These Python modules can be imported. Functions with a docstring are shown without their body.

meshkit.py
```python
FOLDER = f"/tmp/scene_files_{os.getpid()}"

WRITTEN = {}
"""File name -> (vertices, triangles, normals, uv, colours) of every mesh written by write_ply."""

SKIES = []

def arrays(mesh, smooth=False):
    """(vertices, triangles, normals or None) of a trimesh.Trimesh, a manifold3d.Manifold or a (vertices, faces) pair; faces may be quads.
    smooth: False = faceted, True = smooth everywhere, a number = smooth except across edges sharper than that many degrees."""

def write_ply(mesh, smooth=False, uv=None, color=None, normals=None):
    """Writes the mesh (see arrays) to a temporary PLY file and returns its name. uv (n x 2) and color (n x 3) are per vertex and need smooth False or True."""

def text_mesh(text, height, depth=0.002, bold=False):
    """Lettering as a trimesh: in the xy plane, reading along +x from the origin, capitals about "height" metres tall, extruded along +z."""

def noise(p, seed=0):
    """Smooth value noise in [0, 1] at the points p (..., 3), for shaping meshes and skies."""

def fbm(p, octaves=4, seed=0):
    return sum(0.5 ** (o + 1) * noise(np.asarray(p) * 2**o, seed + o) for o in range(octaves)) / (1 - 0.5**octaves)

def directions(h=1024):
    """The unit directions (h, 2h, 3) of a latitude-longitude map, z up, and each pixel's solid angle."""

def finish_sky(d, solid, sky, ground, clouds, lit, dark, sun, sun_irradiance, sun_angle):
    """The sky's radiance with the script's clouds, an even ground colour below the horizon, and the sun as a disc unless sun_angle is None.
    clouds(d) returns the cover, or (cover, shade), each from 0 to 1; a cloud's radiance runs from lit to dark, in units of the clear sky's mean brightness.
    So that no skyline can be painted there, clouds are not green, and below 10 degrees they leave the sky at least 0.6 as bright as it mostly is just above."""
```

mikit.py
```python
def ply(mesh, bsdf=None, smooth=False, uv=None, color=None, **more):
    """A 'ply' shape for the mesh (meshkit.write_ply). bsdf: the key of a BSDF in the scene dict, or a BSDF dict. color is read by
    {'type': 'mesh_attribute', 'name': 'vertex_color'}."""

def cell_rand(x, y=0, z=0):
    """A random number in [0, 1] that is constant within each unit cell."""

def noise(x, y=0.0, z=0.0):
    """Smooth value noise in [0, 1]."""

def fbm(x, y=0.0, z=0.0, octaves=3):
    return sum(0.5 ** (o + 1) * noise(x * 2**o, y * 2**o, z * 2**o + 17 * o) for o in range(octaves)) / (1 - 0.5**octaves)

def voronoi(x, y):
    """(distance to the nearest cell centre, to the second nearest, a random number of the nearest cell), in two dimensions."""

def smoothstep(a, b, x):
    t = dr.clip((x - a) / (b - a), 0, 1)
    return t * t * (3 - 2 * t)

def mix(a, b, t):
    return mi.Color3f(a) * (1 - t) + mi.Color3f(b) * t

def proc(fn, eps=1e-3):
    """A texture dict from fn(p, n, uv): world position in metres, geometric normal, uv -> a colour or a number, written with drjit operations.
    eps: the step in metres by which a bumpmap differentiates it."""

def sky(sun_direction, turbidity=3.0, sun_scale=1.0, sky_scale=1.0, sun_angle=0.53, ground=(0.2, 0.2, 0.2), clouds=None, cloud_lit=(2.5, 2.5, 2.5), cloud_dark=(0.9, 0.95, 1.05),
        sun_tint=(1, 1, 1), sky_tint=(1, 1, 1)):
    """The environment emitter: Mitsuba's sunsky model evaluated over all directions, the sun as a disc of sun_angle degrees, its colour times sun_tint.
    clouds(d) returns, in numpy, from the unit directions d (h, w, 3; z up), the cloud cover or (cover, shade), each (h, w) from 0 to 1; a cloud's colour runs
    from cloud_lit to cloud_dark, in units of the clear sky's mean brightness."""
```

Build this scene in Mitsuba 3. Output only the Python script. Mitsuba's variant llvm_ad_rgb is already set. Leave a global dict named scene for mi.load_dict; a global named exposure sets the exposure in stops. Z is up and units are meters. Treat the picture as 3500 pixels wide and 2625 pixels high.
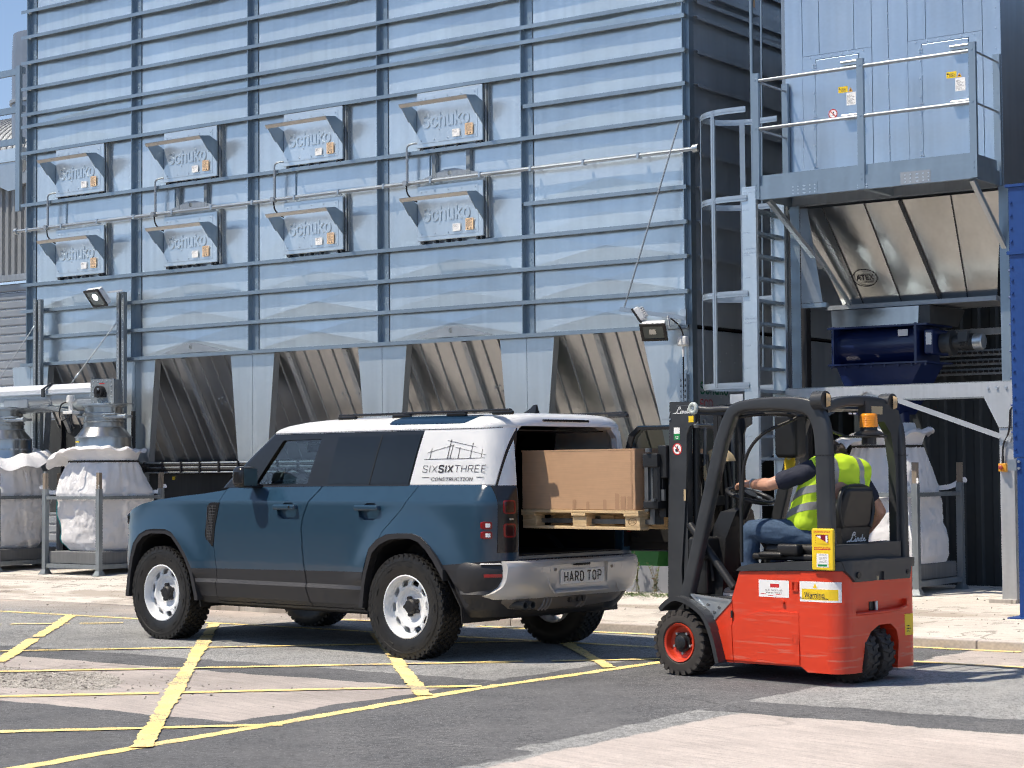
import math, random
import numpy as np, trimesh, manifold3d as m3, shapely, drjit as dr, mitsuba as mi, mikit, meshkit
from shapely.geometry import Polygon, LineString, Point, box as sbox
from shapely import affinity
from mikit import proc, noise, fbm, voronoi, smoothstep, mix, cell_rand

# world: x runs along the silo front (to the right), y away from the camera towards the silo, z up; metres
scene, labels = {}, {}
exposure = 1.9
FWD, UPV = np.array([-0.58958876, 0.80642681, 0.04539712]), np.array([0.03332553, -0.03186956, 0.9989363])
scene['camera'] = {'type': 'perspective', 'fov': math.degrees(2 * math.atan(1750 / 6577.46)), 'fov_axis': 'x', 'near_clip': 0.1, 'far_clip': 3000.0,
                   'to_world': mi.ScalarTransform4f().look_at(origin=[0, 0, 1.439], target=[*(FWD + [0, 0, 1.439])], up=[*UPV])}
SUN = np.array([-0.32, -0.40, 0.86])
scene['sky'] = mikit.sky(SUN, turbidity=2.6, sun_scale=1.0, sky_scale=1.05, sun_tint=(0.94, 1.0, 1.08), sky_tint=(1.16, 1.06, 1.0), ground=(0.22, 0.21, 0.2))

# ------------------------------------------------------------------ helpers
def ident(): return np.eye(4)
def frame(o, x, y):
    M = np.eye(4); M[:3, 0] = x; M[:3, 1] = y; M[:3, 2] = np.cross(x, y); M[:3, 3] = o
    return M
def trans(x=0, y=0, z=0):
    M = np.eye(4); M[:3, 3] = x, y, z; return M
def rot(deg, axis):
    return trimesh.transformations.rotation_matrix(math.radians(deg), axis)
CURT = [None]                                     # the frame new meshes are built in
def cat(*ms):
    out = []
    for m in ms:
        out += list(m) if isinstance(m, (list, tuple)) else [m]
    return trimesh.util.concatenate([tm(m) for m in out])
def tm(m):
    if hasattr(m, 'to_mesh'):
        q = m.to_mesh(); return trimesh.Trimesh(q.vert_properties[:, :3], q.tri_verts, process=False)
    return m
def man(m):
    m = tm(m)
    return m3.Manifold(m3.Mesh(np.asarray(m.vertices, np.float32), np.asarray(m.faces, np.uint32)))
def numbered(name):
    if not any(k == name or k.startswith(name + '__') for k in list(scene) + list(labels)): return name
    i = 1
    while any(k == f'{name}_{i:03d}' or k.startswith(f'{name}_{i:03d}__') for k in list(scene) + list(labels)): i += 1
    return f'{name}_{i:03d}'
COUNT = {}
def newkey(name):
    i = COUNT.get(name, 0); COUNT[name] = i + 1
    return name if i == 0 else f'{name}_{i:03d}'
def thing(name, label, category, group=None):
    k = newkey(name); labels[k] = {'label': label, 'category': category}
    if group: labels[k]['group'] = group
    return k
def obj(name, mesh, bsdf, parent=None, smooth=False, label=None, T=None, stuff=False, emitter=None):
    k = newkey(f'{parent}__{name}' if parent else name)
    m = tm(mesh).copy()
    if CURT[0] is not None: m.apply_transform(CURT[0])
    if T is not None: m.apply_transform(T)
    d = mikit.ply(m, bsdf, smooth=smooth)
    if emitter: d['emitter'] = emitter
    scene[k] = d
    if label: labels.setdefault(k, {})['label'] = label
    if stuff: labels.setdefault(k, {})['kind'] = 'stuff'
    return k
def struct(name, mesh, bsdf, smooth=False, label=None):
    k = obj(name, mesh, bsdf, smooth=smooth); labels[k] = {'kind': 'structure'}
    if label: labels[k]['label'] = label
    return k
def bx(x0, x1, y0, y1, z0, z1):
    m = trimesh.creation.box((abs(x1 - x0), abs(y1 - y0), abs(z1 - z0))); m.apply_translation(((x0 + x1) / 2, (y0 + y1) / 2, (z0 + z1) / 2)); return m
def rb(x0, x1, y0, y1, z0, z1, r=0.01, seg=8):
    """box with rounded edges"""
    x0, x1 = sorted((x0, x1)); y0, y1 = sorted((y0, y1)); z0, z1 = sorted((z0, z1))
    s = m3.Manifold.sphere(r, seg)
    return m3.Manifold.batch_hull([s.translate((x, y, z)) for x in (x0 + r, x1 - r) for y in (y0 + r, y1 - r) for z in (z0 + r, z1 - r)])
def cyl(p0, p1, r, n=16, r2=None):
    p0, p1 = np.array(p0, float), np.array(p1, float); L = np.linalg.norm(p1 - p0)
    m = tm(m3.Manifold.cylinder(L, r, r if r2 is None else r2, n))
    m.apply_transform(trimesh.geometry.align_vectors([0, 0, 1], (p1 - p0) / L)); m.apply_translation(p0); return m
def tube(pts, r, n=8, cap=True):
    """round tube along a polyline"""
    p = np.array(pts, float); t = np.gradient(p, axis=0); t /= np.linalg.norm(t, axis=1, keepdims=True)
    a = np.cross(t[0], [0, 0, 1.0] if abs(t[0][2]) < .9 else [1.0, 0, 0]); a /= np.linalg.norm(a)
    V = []; r = np.broadcast_to(r, (len(p),))
    for i in range(len(p)):
        a = a - t[i] * (a @ t[i]); a /= np.linalg.norm(a); b = np.cross(t[i], a)
        for k in range(n): V.append(p[i] + r[i] * (math.cos(2 * math.pi * k / n) * a + math.sin(2 * math.pi * k / n) * b))
    Fc = []
    for i in range(len(p) - 1):
        for k in range(n):
            q = [i * n + k, i * n + (k + 1) % n, (i + 1) * n + (k + 1) % n, (i + 1) * n + k]; Fc += [[q[0], q[1], q[2]], [q[0], q[2], q[3]]]
    if cap:
        V += [p[0], p[-1]]; c0, c1 = len(V) - 2, len(V) - 1
        for k in range(n):
            Fc.append([c0, (k + 1) % n, k]); Fc.append([c1, (len(p) - 1) * n + k, (len(p) - 1) * n + (k + 1) % n])
    return trimesh.Trimesh(np.array(V), np.array(Fc), process=False)
def curve(pts, n=8):
    """Catmull-Rom through the points"""
    p = np.array(pts, float); p = np.vstack([2 * p[0] - p[1], p, 2 * p[-1] - p[-2]]); out = []
    for i in range(1, len(p) - 2):
        for t in np.linspace(0, 1, n, endpoint=False):
            out.append(.5 * (2 * p[i] + (p[i + 1] - p[i - 1]) * t + (2 * p[i - 1] - 5 * p[i] + 4 * p[i + 1] - p[i + 2]) * t * t + (3 * p[i] - p[i - 1] - 3 * p[i + 1] + p[i + 2]) * t ** 3))
    return np.array(out + [p[-2]])
def bar(p0, p1, w, h, up=(0, 0, 1)):
    """rectangular bar from p0 to p1, w sideways, h along up"""
    p0, p1 = np.array(p0, float), np.array(p1, float); t = p1 - p0; L = np.linalg.norm(t); t /= L
    u = np.array(up, float); u -= t * (u @ t); u /= np.linalg.norm(u); s = np.cross(u, t)
    m = trimesh.creation.box((w, h, L)); M = np.eye(4); M[:3, 0] = s; M[:3, 1] = u; M[:3, 2] = t; M[:3, 3] = (p0 + p1) / 2
    m.apply_transform(M); return m
def angle(p0, p1, w, t=.006, up=(0, 0, 1), side=1):
    """L-section bar"""
    p0, p1 = np.array(p0, float), np.array(p1, float); d = (p1 - p0) / np.linalg.norm(p1 - p0)
    u = np.array(up, float); u -= d * (u @ d); u /= np.linalg.norm(u); s = np.cross(u, d) * side
    return cat(bar(p0 + u * t / 2, p1 + u * t / 2, w, t, up), bar(p0 + s * (w / 2 - t / 2) - u * (w / 2), p1 + s * (w / 2 - t / 2) - u * (w / 2), t, w - .001, up))
AX = {'z': np.eye(4), 'y': np.array([[1, 0, 0, 0], [0, 0, -1, 0], [0, 1, 0, 0], [0, 0, 0, 1.]]), 'x': np.array([[0, 0, 1, 0], [1, 0, 0, 0], [0, 1, 0, 0], [0, 0, 0, 1.]])}
def prism(poly, lo, hi, axis='z'):
    """polygon extruded along an axis: axis 'y' reads the polygon as (x, z), 'x' as (y, z)"""
    P = poly if isinstance(poly, (Polygon, shapely.MultiPolygon)) else Polygon(poly)
    if not P.is_valid: P = P.buffer(0)
    out = []
    for g in getattr(P, 'geoms', [P]):
        m = trimesh.creation.extrude_polygon(shapely.geometry.polygon.orient(g), hi - lo, engine='earcut')
        if axis == 'z': m.apply_translation((0, 0, lo))
        elif axis == 'y': m.apply_transform(AX['y']); m.apply_translation((0, hi, 0))
        else: m.apply_transform(AX['x']); m.apply_translation((lo, 0, 0))
        out.append(m)
    return cat(out)
def rev(profile, n=32, axis='z'):
    """solid of revolution of (r, z) points"""
    m = trimesh.creation.revolve(np.array(profile, float), sections=n)
    if axis == 'y': m.apply_transform(rot(-90, [1, 0, 0]))
    if axis == 'x': m.apply_transform(rot(90, [0, 1, 0]))
    if m.volume < 0: m.invert()
    return m
def loft(rings, cap=True):
    """closed solid through rings with equal point counts (each ring counter-clockwise seen from above, rings going up)"""
    R = np.array(rings, float); k, n = R.shape[:2]; V = R.reshape(-1, 3); Fc = []
    i, j = np.meshgrid(np.arange(k - 1), np.arange(n), indexing='ij'); i, j = i.ravel(), j.ravel(); jn = (j + 1) % n
    q = np.stack([i * n + j, i * n + jn, (i + 1) * n + jn, (i + 1) * n + j], 1); Fc = [q[:, [0, 1, 2]], q[:, [0, 2, 3]]]
    if cap:
        V = np.vstack([V, R[0].mean(0), R[-1].mean(0)]); c0, c1 = k * n, k * n + 1; a = np.arange(n); b = (a + 1) % n
        Fc += [np.stack([np.full(n, c0), b, a], 1), np.stack([np.full(n, c1), (k - 1) * n + a, (k - 1) * n + b], 1)]
    return trimesh.Trimesh(V, np.vstack(Fc), process=False)
def text(s, h, depth=.002, bold=False, center=True, shear=0., sx=1.):
    m = meshkit.text_mesh(s, h, depth, bold); m.vertices[:, 0] *= sx; m.vertices[:, 0] += shear * m.vertices[:, 1]
    if center: m.apply_translation((-(m.bounds[0][0] + m.bounds[1][0]) / 2, -h / 2, 0))
    return m
def place(mesh, o, x, y):
    """from the xy plane to origin o with axes x (reading direction) and y (up)"""
    m = tm(mesh).copy(); m.apply_transform(frame(np.array(o, float), np.array(x, float), np.array(y, float))); return m
def bolts(pts, r, h, n, k=6):
    n = np.array(n, float)
    return cat([cyl(np.array(p) - n * .002, np.array(p) + n * h, r, k) for p in pts])

# ------------------------------------------------------------------ materials
def rgb(*c): return {'type': 'rgb', 'value': [float(x) for x in c]}
def lin(r, g, b): return [((c / 255) / 12.92 if c <= 10 else ((c / 255 + .055) / 1.055) ** 2.4) for c in (r, g, b)]
def pbr(name, col, rough=.5, metal=0., coat=0., coat_gloss=.9, spec=.5, two=True, **kw):
    d = {'type': 'principled', 'base_color': col if isinstance(col, dict) else rgb(*col), 'roughness': rough if isinstance(rough, dict) else float(rough), 'metallic': float(metal), 'specular': float(spec), **kw}
    if coat: d.update(clearcoat=float(coat), clearcoat_gloss=float(coat_gloss))
    scene[name] = {'type': 'twosided', 'bsdf': d} if two else d
    return name
def streaky(base, amp=.12, sc=1.0, fine=.06):
    base = [float(b) for b in base]
    def fn(p, n, uv):
        big = fbm(p.x * 1.1 * sc + 3, p.y * 1.1 * sc, p.z * .9 * sc, 3)
        run = fbm(p.x * 16 * sc, p.y * 16 * sc, p.z * .9 * sc, 2)
        f = fbm(p.x * 40, p.y * 40, p.z * 40, 2)
        k = 1 + amp * (big - .5) * 1.6 + amp * (run - .5) * .9 + fine * (f - .5)
        return mi.Color3f(*base) * k
    return proc(fn)
def rvar(r0, amp, sc=1.5):
    return proc(lambda p, n, uv: mi.Float(r0) + amp * (fbm(p.x * sc, p.y * sc, p.z * sc * 1.3, 3) - .5) + amp * .6 * (fbm(p.x * 17, p.y * 17, p.z * 2, 2) - .5))
pbr('mat_galv', streaky((.60, .66, .70), .16), rvar(.27, .09), .72)
pbr('mat_galv_tube', streaky((.36, .39, .42), .2, 3), .46, .6)
pbr('mat_galv_bright', streaky((.50, .545, .58), .16), rvar(.36, .12), .85)
pbr('mat_galv_rail', streaky((.30, .365, .42), .2), .36, .75)
pbr('mat_galv_dull', streaky((.36, .39, .42), .25, 2), .5, .7)
pbr('mat_galv_frame', streaky((.25, .28, .30), .35, 3), .55, .5)
pbr('mat_hopper', streaky((.42, .43, .445), .09), rvar(.27, .12, 1.6), .95)
pbr('mat_stainless', streaky((.46, .47, .475), .12, 1.5), rvar(.22, .12, 2.0), .97)
pbr('mat_bolt', (.62, .66, .70), .35, .9)
pbr('mat_dark_steel', streaky((.045, .05, .055), .3, 2), .5, .2)
pbr('mat_black', (.012, .012, .014), .55)
pbr('mat_black_gloss', (.010, .011, .014), .22, 0, 0)
pbr('mat_rubber_hose', (.014, .014, .015), .5)
pbr('mat_white_plastic', (.72, .72, .70), .4)
pbr('mat_paper', (.78, .78, .78), .7)
pbr('mat_sticker_orange', (.72, .52, .34), .6)
pbr('mat_print_dark', (.03, .03, .035), .6)
pbr('mat_yellow', (.80, .56, .02), .45)
pbr('mat_red_sign', (.55, .03, .03), .5)
pbr('mat_orange_box', (.72, .34, .03), .4)
pbr('mat_blue_steel', streaky((.008, .045, .20), .12), .35, 0, .4)
pbr('mat_shade_dark', (.02, .021, .024), .8)  # near-black colour standing in for shade under the silo
# ------------------------------------------------------------------ the ground
def band(x, a, b, w):
    return smoothstep(a - w, a + w, x) * (1 - smoothstep(b - w, b + w, x))
def ground_col(p, n, uv):
    wx = (fbm(p.x * 5, p.y * 5, 1, 3) - .5); wy = (fbm(p.x * 5 + 40, p.y * 5, 3, 3) - .5)
    x = p.x + .13 * wx; y = p.y + .13 * wy
    big = fbm(p.x * .8, p.y * .8, 7, 3); mid = fbm(p.x * 3.3, p.y * 3.3, 2, 3)
    grit = .5 * noise(p.x * 95, p.y * 95, 5) + .5 * noise(p.x * 42, p.y * 42, 8); grit2 = noise(p.x * 150, p.y * 150, 1)
    tar = mix((.088, .091, .098), (.135, .136, .140), mid) * (.50 + .70 * grit + .32 * grit2)
    tar = mix(tar, (.34, .34, .34), smoothstep(.86, .95, grit2) * .5)
    chip = mix((.20, .203, .205), (.29, .29, .285), mid) * (.30 + .82 * grit + .62 * grit2)
    groove = noise(p.x * 4.0, (p.y + .25 * p.x) * 48, 0) - .5
    pink = mix((.34, .30, .278), (.43, .388, .36), big) * (.84 + .18 * grit + .18 * grit2 + .22 * groove) * (.9 + .2 * mid)
    gv = voronoi(p.x * 34, p.y * 34)
    gravel = mix((.20, .185, .165), (.44, .41, .37), gv[2]) * (.42 + .8 * smoothstep(.0, .32, gv[1] - gv[0]))
    w = .018
    col = chip
    def lay(c, k): return mix(col, c, k)
    col = lay(tar, band(y, 10.12, 10.71, w) * (1 - smoothstep(-8.02, -7.98, x)))                   # backfilled trench
    pk = band(y, 8.10, 10.12, w) * (1 - smoothstep(-7.80, -7.76, x))
    col = lay(pink, pk)
    col = lay(gravel, pk * smoothstep(.47, .53, fbm(p.x * 1.7 + 4, p.y * 1.7, 9, 3) * .55 + .45 * smoothstep(1.1, .25, dr.sqrt(dr.square((p.x + 11.0) * .62 - (p.y - 9.2) * .2) + dr.square((p.y - 9.05) * 1.25)))))
    col = lay(tar, (1 - smoothstep(8.10 - w, 8.10 + w, y)) * (1 - smoothstep(-5.80, -5.76, x)))     # foreground tarmac, left
    col = lay(tar, band(x, -7.98 + .0 * y, -5.95, w) * smoothstep(8.08, 8.12, y) * (1 - smoothstep(13.33, 13.37, y)))
    col = lay(tar, band(y, 10.05, 10.60, w) * smoothstep(-5.97, -5.93, x))
    slabE = smoothstep(-5.72 - .5 * smoothstep(9.6, 8.2, y) * 0, -5.68, x) * (1 - smoothstep(10.03, 10.07, y))
    col = lay(pink * 1.12, slabE)
    col = lay(tar, band(x, -6.9, -6.1, w) * band(y, 13.35, 14.5, w))
    col = lay(pink * 1.05, smoothstep(-6.12, -6.06, x) * band(y, 13.35, 14.5, w))
    dust = smoothstep(13.1, 14.5, p.y) * (1 - smoothstep(-12.8, -11.5, p.x))
    col = lay(mix((.36, .30, .25), (.47, .41, .36), mid), dust * (.55 + .45 * smoothstep(.4, .6, big)))
    crack = smoothstep(.018, .004, dr.abs(fbm(p.x * .9 + 11, p.y * .9, 4, 4) - .5)) * smoothstep(.5, .62, fbm(p.x * .5, p.y * .5 + 8, 3, 2))
    col = col * (1 - .22 * crack)
    stain = smoothstep(.58, .72, fbm(p.x * .62 + 20, p.y * .62 + 3, 2, 3))
    return col * (1 - .16 * stain)
def ground_h(p, n, uv):
    return .004 * noise(p.x * 90, p.y * 90, 2) + .003 * noise(p.x * 180, p.y * 180, 3) + .003 * noise(p.x * 4.0, (p.y + .25 * p.x) * 48, 0)
scene['mat_ground'] = {'type': 'twosided', 'bsdf': {'type': 'bumpmap', 'arbitrary': {'type': 'proc', **{k: v for k, v in proc(ground_h, .002).items() if k != 'type'}}, 'scale': 1.0,
                       'bsdf': {'type': 'principled', 'base_color': proc(ground_col), 'roughness': .82, 'specular': .35}}}
def slab_z(y): return float(np.clip(.07 + .03 * (y - 14.7), .07, .18))
def slab_col(p, n, uv):
    big = fbm(p.x * .7 + 2, p.y * .7, 3, 3); mid = fbm(p.x * 4, p.y * 4, 6, 3); grit = noise(p.x * 80, p.y * 80, 5)
    g = noise(p.x * 5, (p.y * 1.0 - .3 * p.x) * 30, 0)
    c = mix((.40, .365, .325), (.54, .505, .46), big) * (.86 + .14 * grit + .12 * mid + .12 * (g - .5))
    dirt = smoothstep(.52, .70, fbm(p.x * 1.1 + 9, p.y * 2.0, 1, 4))
    c = mix(c, (.23, .19, .155), .62 * dirt)
    joint = smoothstep(.012, .004, dr.abs(p.y - 16.02 + .02 * (mid - .5))) + smoothstep(.012, .004, dr.abs(p.x + 13.6 + .02 * (mid - .5))) + smoothstep(.012, .004, dr.abs(p.x + 9.2))
    spot = smoothstep(.80, .86, noise(p.x * 9, p.y * 9, 8)) * .5
    crack = smoothstep(.014, .004, dr.abs(fbm(p.x * .8 + 31, p.y * .8, 4, 4) - .5))
    return c * (1 - .45 * dr.minimum(joint, 1)) * (1 - spot * .5) * (1 - .4 * crack)
scene['mat_slab'] = {'type': 'twosided', 'bsdf': {'type': 'principled', 'base_color': proc(slab_col), 'roughness': .85, 'specular': .3}}
g = np.array([[x, y, 0.] for y in (-60, 14.64, 14.645, 1500) for x in (-1500, -60, 30, 1500)])
def flat_sheet(xs, ys, zf):
    V = np.array([[x, y, zf(x, y)] for y in ys for x in xs]); n = len(xs)
    Fc = [[j * n + i, j * n + i + 1, (j + 1) * n + i + 1, (j + 1) * n + i] for j in range(len(ys) - 1) for i in range(n - 1)]
    return trimesh.Trimesh(V, np.vstack([np.array(Fc)[:, [0, 1, 2]], np.array(Fc)[:, [0, 2, 3]]]), process=False)
struct('ground', flat_sheet([-2000, -60, 40, 2000], [-2000, -60, 60, 2000], lambda x, y: 0.), 'mat_ground', label='yard of patched tarmac, chippings and pinkish concrete')
# raised concrete apron in front of the building; its kerb drops away to the left of the blue car
def apron_z(x, y):
    t = float(np.clip((x + 16.2) / 2.6, 0, 1)); t = t * t * (3 - 2 * t)
    e = float(np.clip((y - 14.62) / 1.6, 0, 1))
    base = slab_z(max(y, 14.7))
    return .006 + (base - .006) * (t + (1 - t) * e)
xs = [-60, -30, -22, -18, *np.linspace(-16.2, -13.6, 12), -12, -9, -5, 0, 25]; ys = [14.64, 14.9, 15.3, 15.8, 16.3, 17, 18.4, 20, 24, 40]
top = flat_sheet(xs, ys, apron_z)
struct('apron', cat(top, flat_sheet(xs, [14.638, 14.6395], lambda x, y: -.03 if y < 14.639 else apron_z(x, 14.64))), 'mat_slab', label='pale raised concrete apron in front of the silo')
kt = thing('kerb', 'low worn concrete kerb along the edge of the pale apron', 'kerb')
pbr('mat_kerb', proc(lambda p, n, uv: mix((.40, .36, .33), (.52, .48, .45), fbm(p.x * 3, p.y * 9, p.z * 9, 3)) * (.8 + .25 * noise(p.x * 60, p.y * 60, p.z * 60))), .85)
x = -13.4
random.seed(4)
while x < -4.3:
    L = .915
    z1 = apron_z(x + .4, 14.7) + .003 + random.uniform(-.002, .002)
    obj('kerb_stone', rb(x, x + L - .005, 14.52, 14.655, -.05, z1, .012, 8), 'mat_kerb', kt, 30)
    x += L
# painted markings: a hatched box, worn
def paint_col(p, n, uv):
    m = fbm(p.x * 6, p.y * 6, 3, 3); g = noise(p.x * 95, p.y * 95, 5)
    c = mix((.76, .56, .20), (.84, .67, .33), m) * (.82 + .22 * g)
    wear = smoothstep(.60, .70, fbm(p.x * 3.1 + 7, p.y * 3.1, 1, 4) * .72 + .28 * noise(p.x * 70, p.y * 70, 9))
    return mix(c, (.30, .265, .22), wear * .8)
pbr('mat_road_paint', proc(paint_col), .7)
PAINT = thing('road_marking', 'worn yellow hatched no parking box painted across the yard', 'road marking')
rng = np.random.default_rng(11)
def stripe(p0, p1, w, wear=.35, z=.004, gaps=()):
    p0, p1 = np.array(p0), np.array(p1); L = np.linalg.norm(p1 - p0); t = (p1 - p0) / L; nrm = np.array([-t[1], t[0]])
    s = np.arange(0, L + .02, .03); 
    j = lambda: np.convolve(rng.normal(0, .010, len(s) + 4), np.ones(3) / 3, 'same')[2:-2] + .006 * np.sin(s * 2.1 + rng.uniform(0, 6))
    l, r = w / 2 + j(), w / 2 + j()
    keep = np.convolve(rng.normal(0, 1, len(s) + 8), np.ones(9) / 9, 'same')[4:-4] * 3 > (-99 if wear < 0 else -2.2 if wear < .5 else -.3)
    for a, b in gaps: keep &= ~((s > a) & (s < b))
    polys = []; run = []
    for i in range(len(s)):
        if keep[i]: run.append(i)
        if (not keep[i] or i == len(s) - 1):
            if len(run) > 2:
                c = p0 + np.outer(s[run], t)
                polys.append(Polygon(np.vstack([c + nrm * l[run][:, None], (c - nrm * r[run][:, None])[::-1]])).buffer(0))
            run = []
    return [q for q in polys if q.area > 1e-4]
STR = [((-7.55, 5.2), (-7.78, 10.2), .105, -9), ((-7.78, 10.2), (-7.66, 12.6), .10, .2), ((-17.2, 13.32), (-5.0, 13.38), .085, .3), ((-12.9, 14.27), (-5.7, 14.47), .095, .3),
       ((-10.2, 5.66), (-7.62, 8.16), .10, -9), ((-11.2, 7.18), (-7.74, 10.45), .10, .1), ((-13.0, 7.75), (-7.72, 12.62), .095, .3), ((-13.0, 10.05), (-9.45, 13.33), .085, .2), ((-16.1, 11.3), (-14.1, 12.85), .075, .8),
       ((-15.33, 13.3), (-12.0, 9.68), .105, .2), ((-13.24, 13.25), (-7.61, 7.08), .108, .2), ((-11.25, 13.28), (-7.80, 9.68), .105, .2), ((-9.2, 13.3), (-7.75, 11.78), .10, .2)]
zl = .003
for (a, b, w, wr) in STR:
    ps = stripe(a, b, w, wr)
    u = shapely.unary_union(ps)
    V, Fc, off = [], [], 0
    ms = []
    for q in getattr(u, 'geoms', [u]):
        v, f = trimesh.creation.triangulate_polygon(q, engine='earcut'); ms.append(trimesh.Trimesh(np.column_stack([v, np.full(len(v), zl)]), f, process=False))
    m = cat(ms); 
    if len(m.face_normals) and m.face_normals[0][2] < 0: m.invert()
    obj('painted_line', m, 'mat_road_paint', PAINT); zl += .0006
# loose grit and pebbles on the yard
pbr('mat_pebble', (.16, .145, .13), .85)
rng = np.random.default_rng(5); peb = []
ico = trimesh.creation.icosphere(subdivisions=0)
for i in range(820):
    if i < 380: px, py, z0 = -11.0 + rng.normal(0, .9), 9.1 + rng.normal(0, .33), 0.
    elif i < 520: px, py = rng.uniform(-17, -4), rng.uniform(13.2, 14.5); z0 = 0.
    else: px, py = rng.uniform(-20, -4), rng.uniform(14.8, 18); z0 = apron_z(px, py)
    s = rng.uniform(.003, .009) * (1.7 if rng.random() < .06 else 1)
    m = ico.copy(); m.vertices = m.vertices * [s * rng.uniform(.7, 1.5), s, s * rng.uniform(.5, .8)]; m.apply_translation((px, py, z0 + s * .3)); peb.append(m)
k = obj('pebbles', cat(peb), 'mat_pebble'); labels[k] = {'label': 'loose grit and small stones scattered over the yard', 'category': 'gravel', 'kind': 'stuff'}

# unseen rise behind the camera, placed to darken reflections in metal and paint
hl, rgh = [], np.random.default_rng(3)
azs = np.linspace(math.radians(175), math.radians(372), 160)
ring = []
for d, hf in ((20, 0), (25, .75), (32, .95), (95, 1.1), (140, 1.5), (260, 1.2), (300, 0)):
    hh = 5.0 * (.72 + .55 * meshkit.fbm(np.column_stack([np.cos(azs) * 5, np.sin(azs) * 5, 0 * azs + d * .01]), 4)) * np.clip(np.sin((azs - azs[0]) / (azs[-1] - azs[0]) * math.pi) * 5, 0, 1)
    ring.append(np.column_stack([d * np.cos(azs), d * np.sin(azs), hh * hf - .5]))
R_ = np.array(ring); n_ = R_.shape[1]; q = np.array([[j * n_ + i, j * n_ + i + 1, (j + 1) * n_ + i + 1, (j + 1) * n_ + i] for j in range(R_.shape[0] - 1) for i in range(n_ - 1)])
pbr('mat_unseen_rise', proc(lambda p, n, uv: mix((.030, .036, .026), (.085, .085, .07), fbm(p.x * .25, p.y * .25, p.z * .4, 3))), .9)
struct('unseen_rise', trimesh.Trimesh(R_.reshape(-1, 3), np.vstack([q[:, [0, 1, 2]], q[:, [0, 2, 3]]]), process=False), 'mat_unseen_rise')
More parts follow.
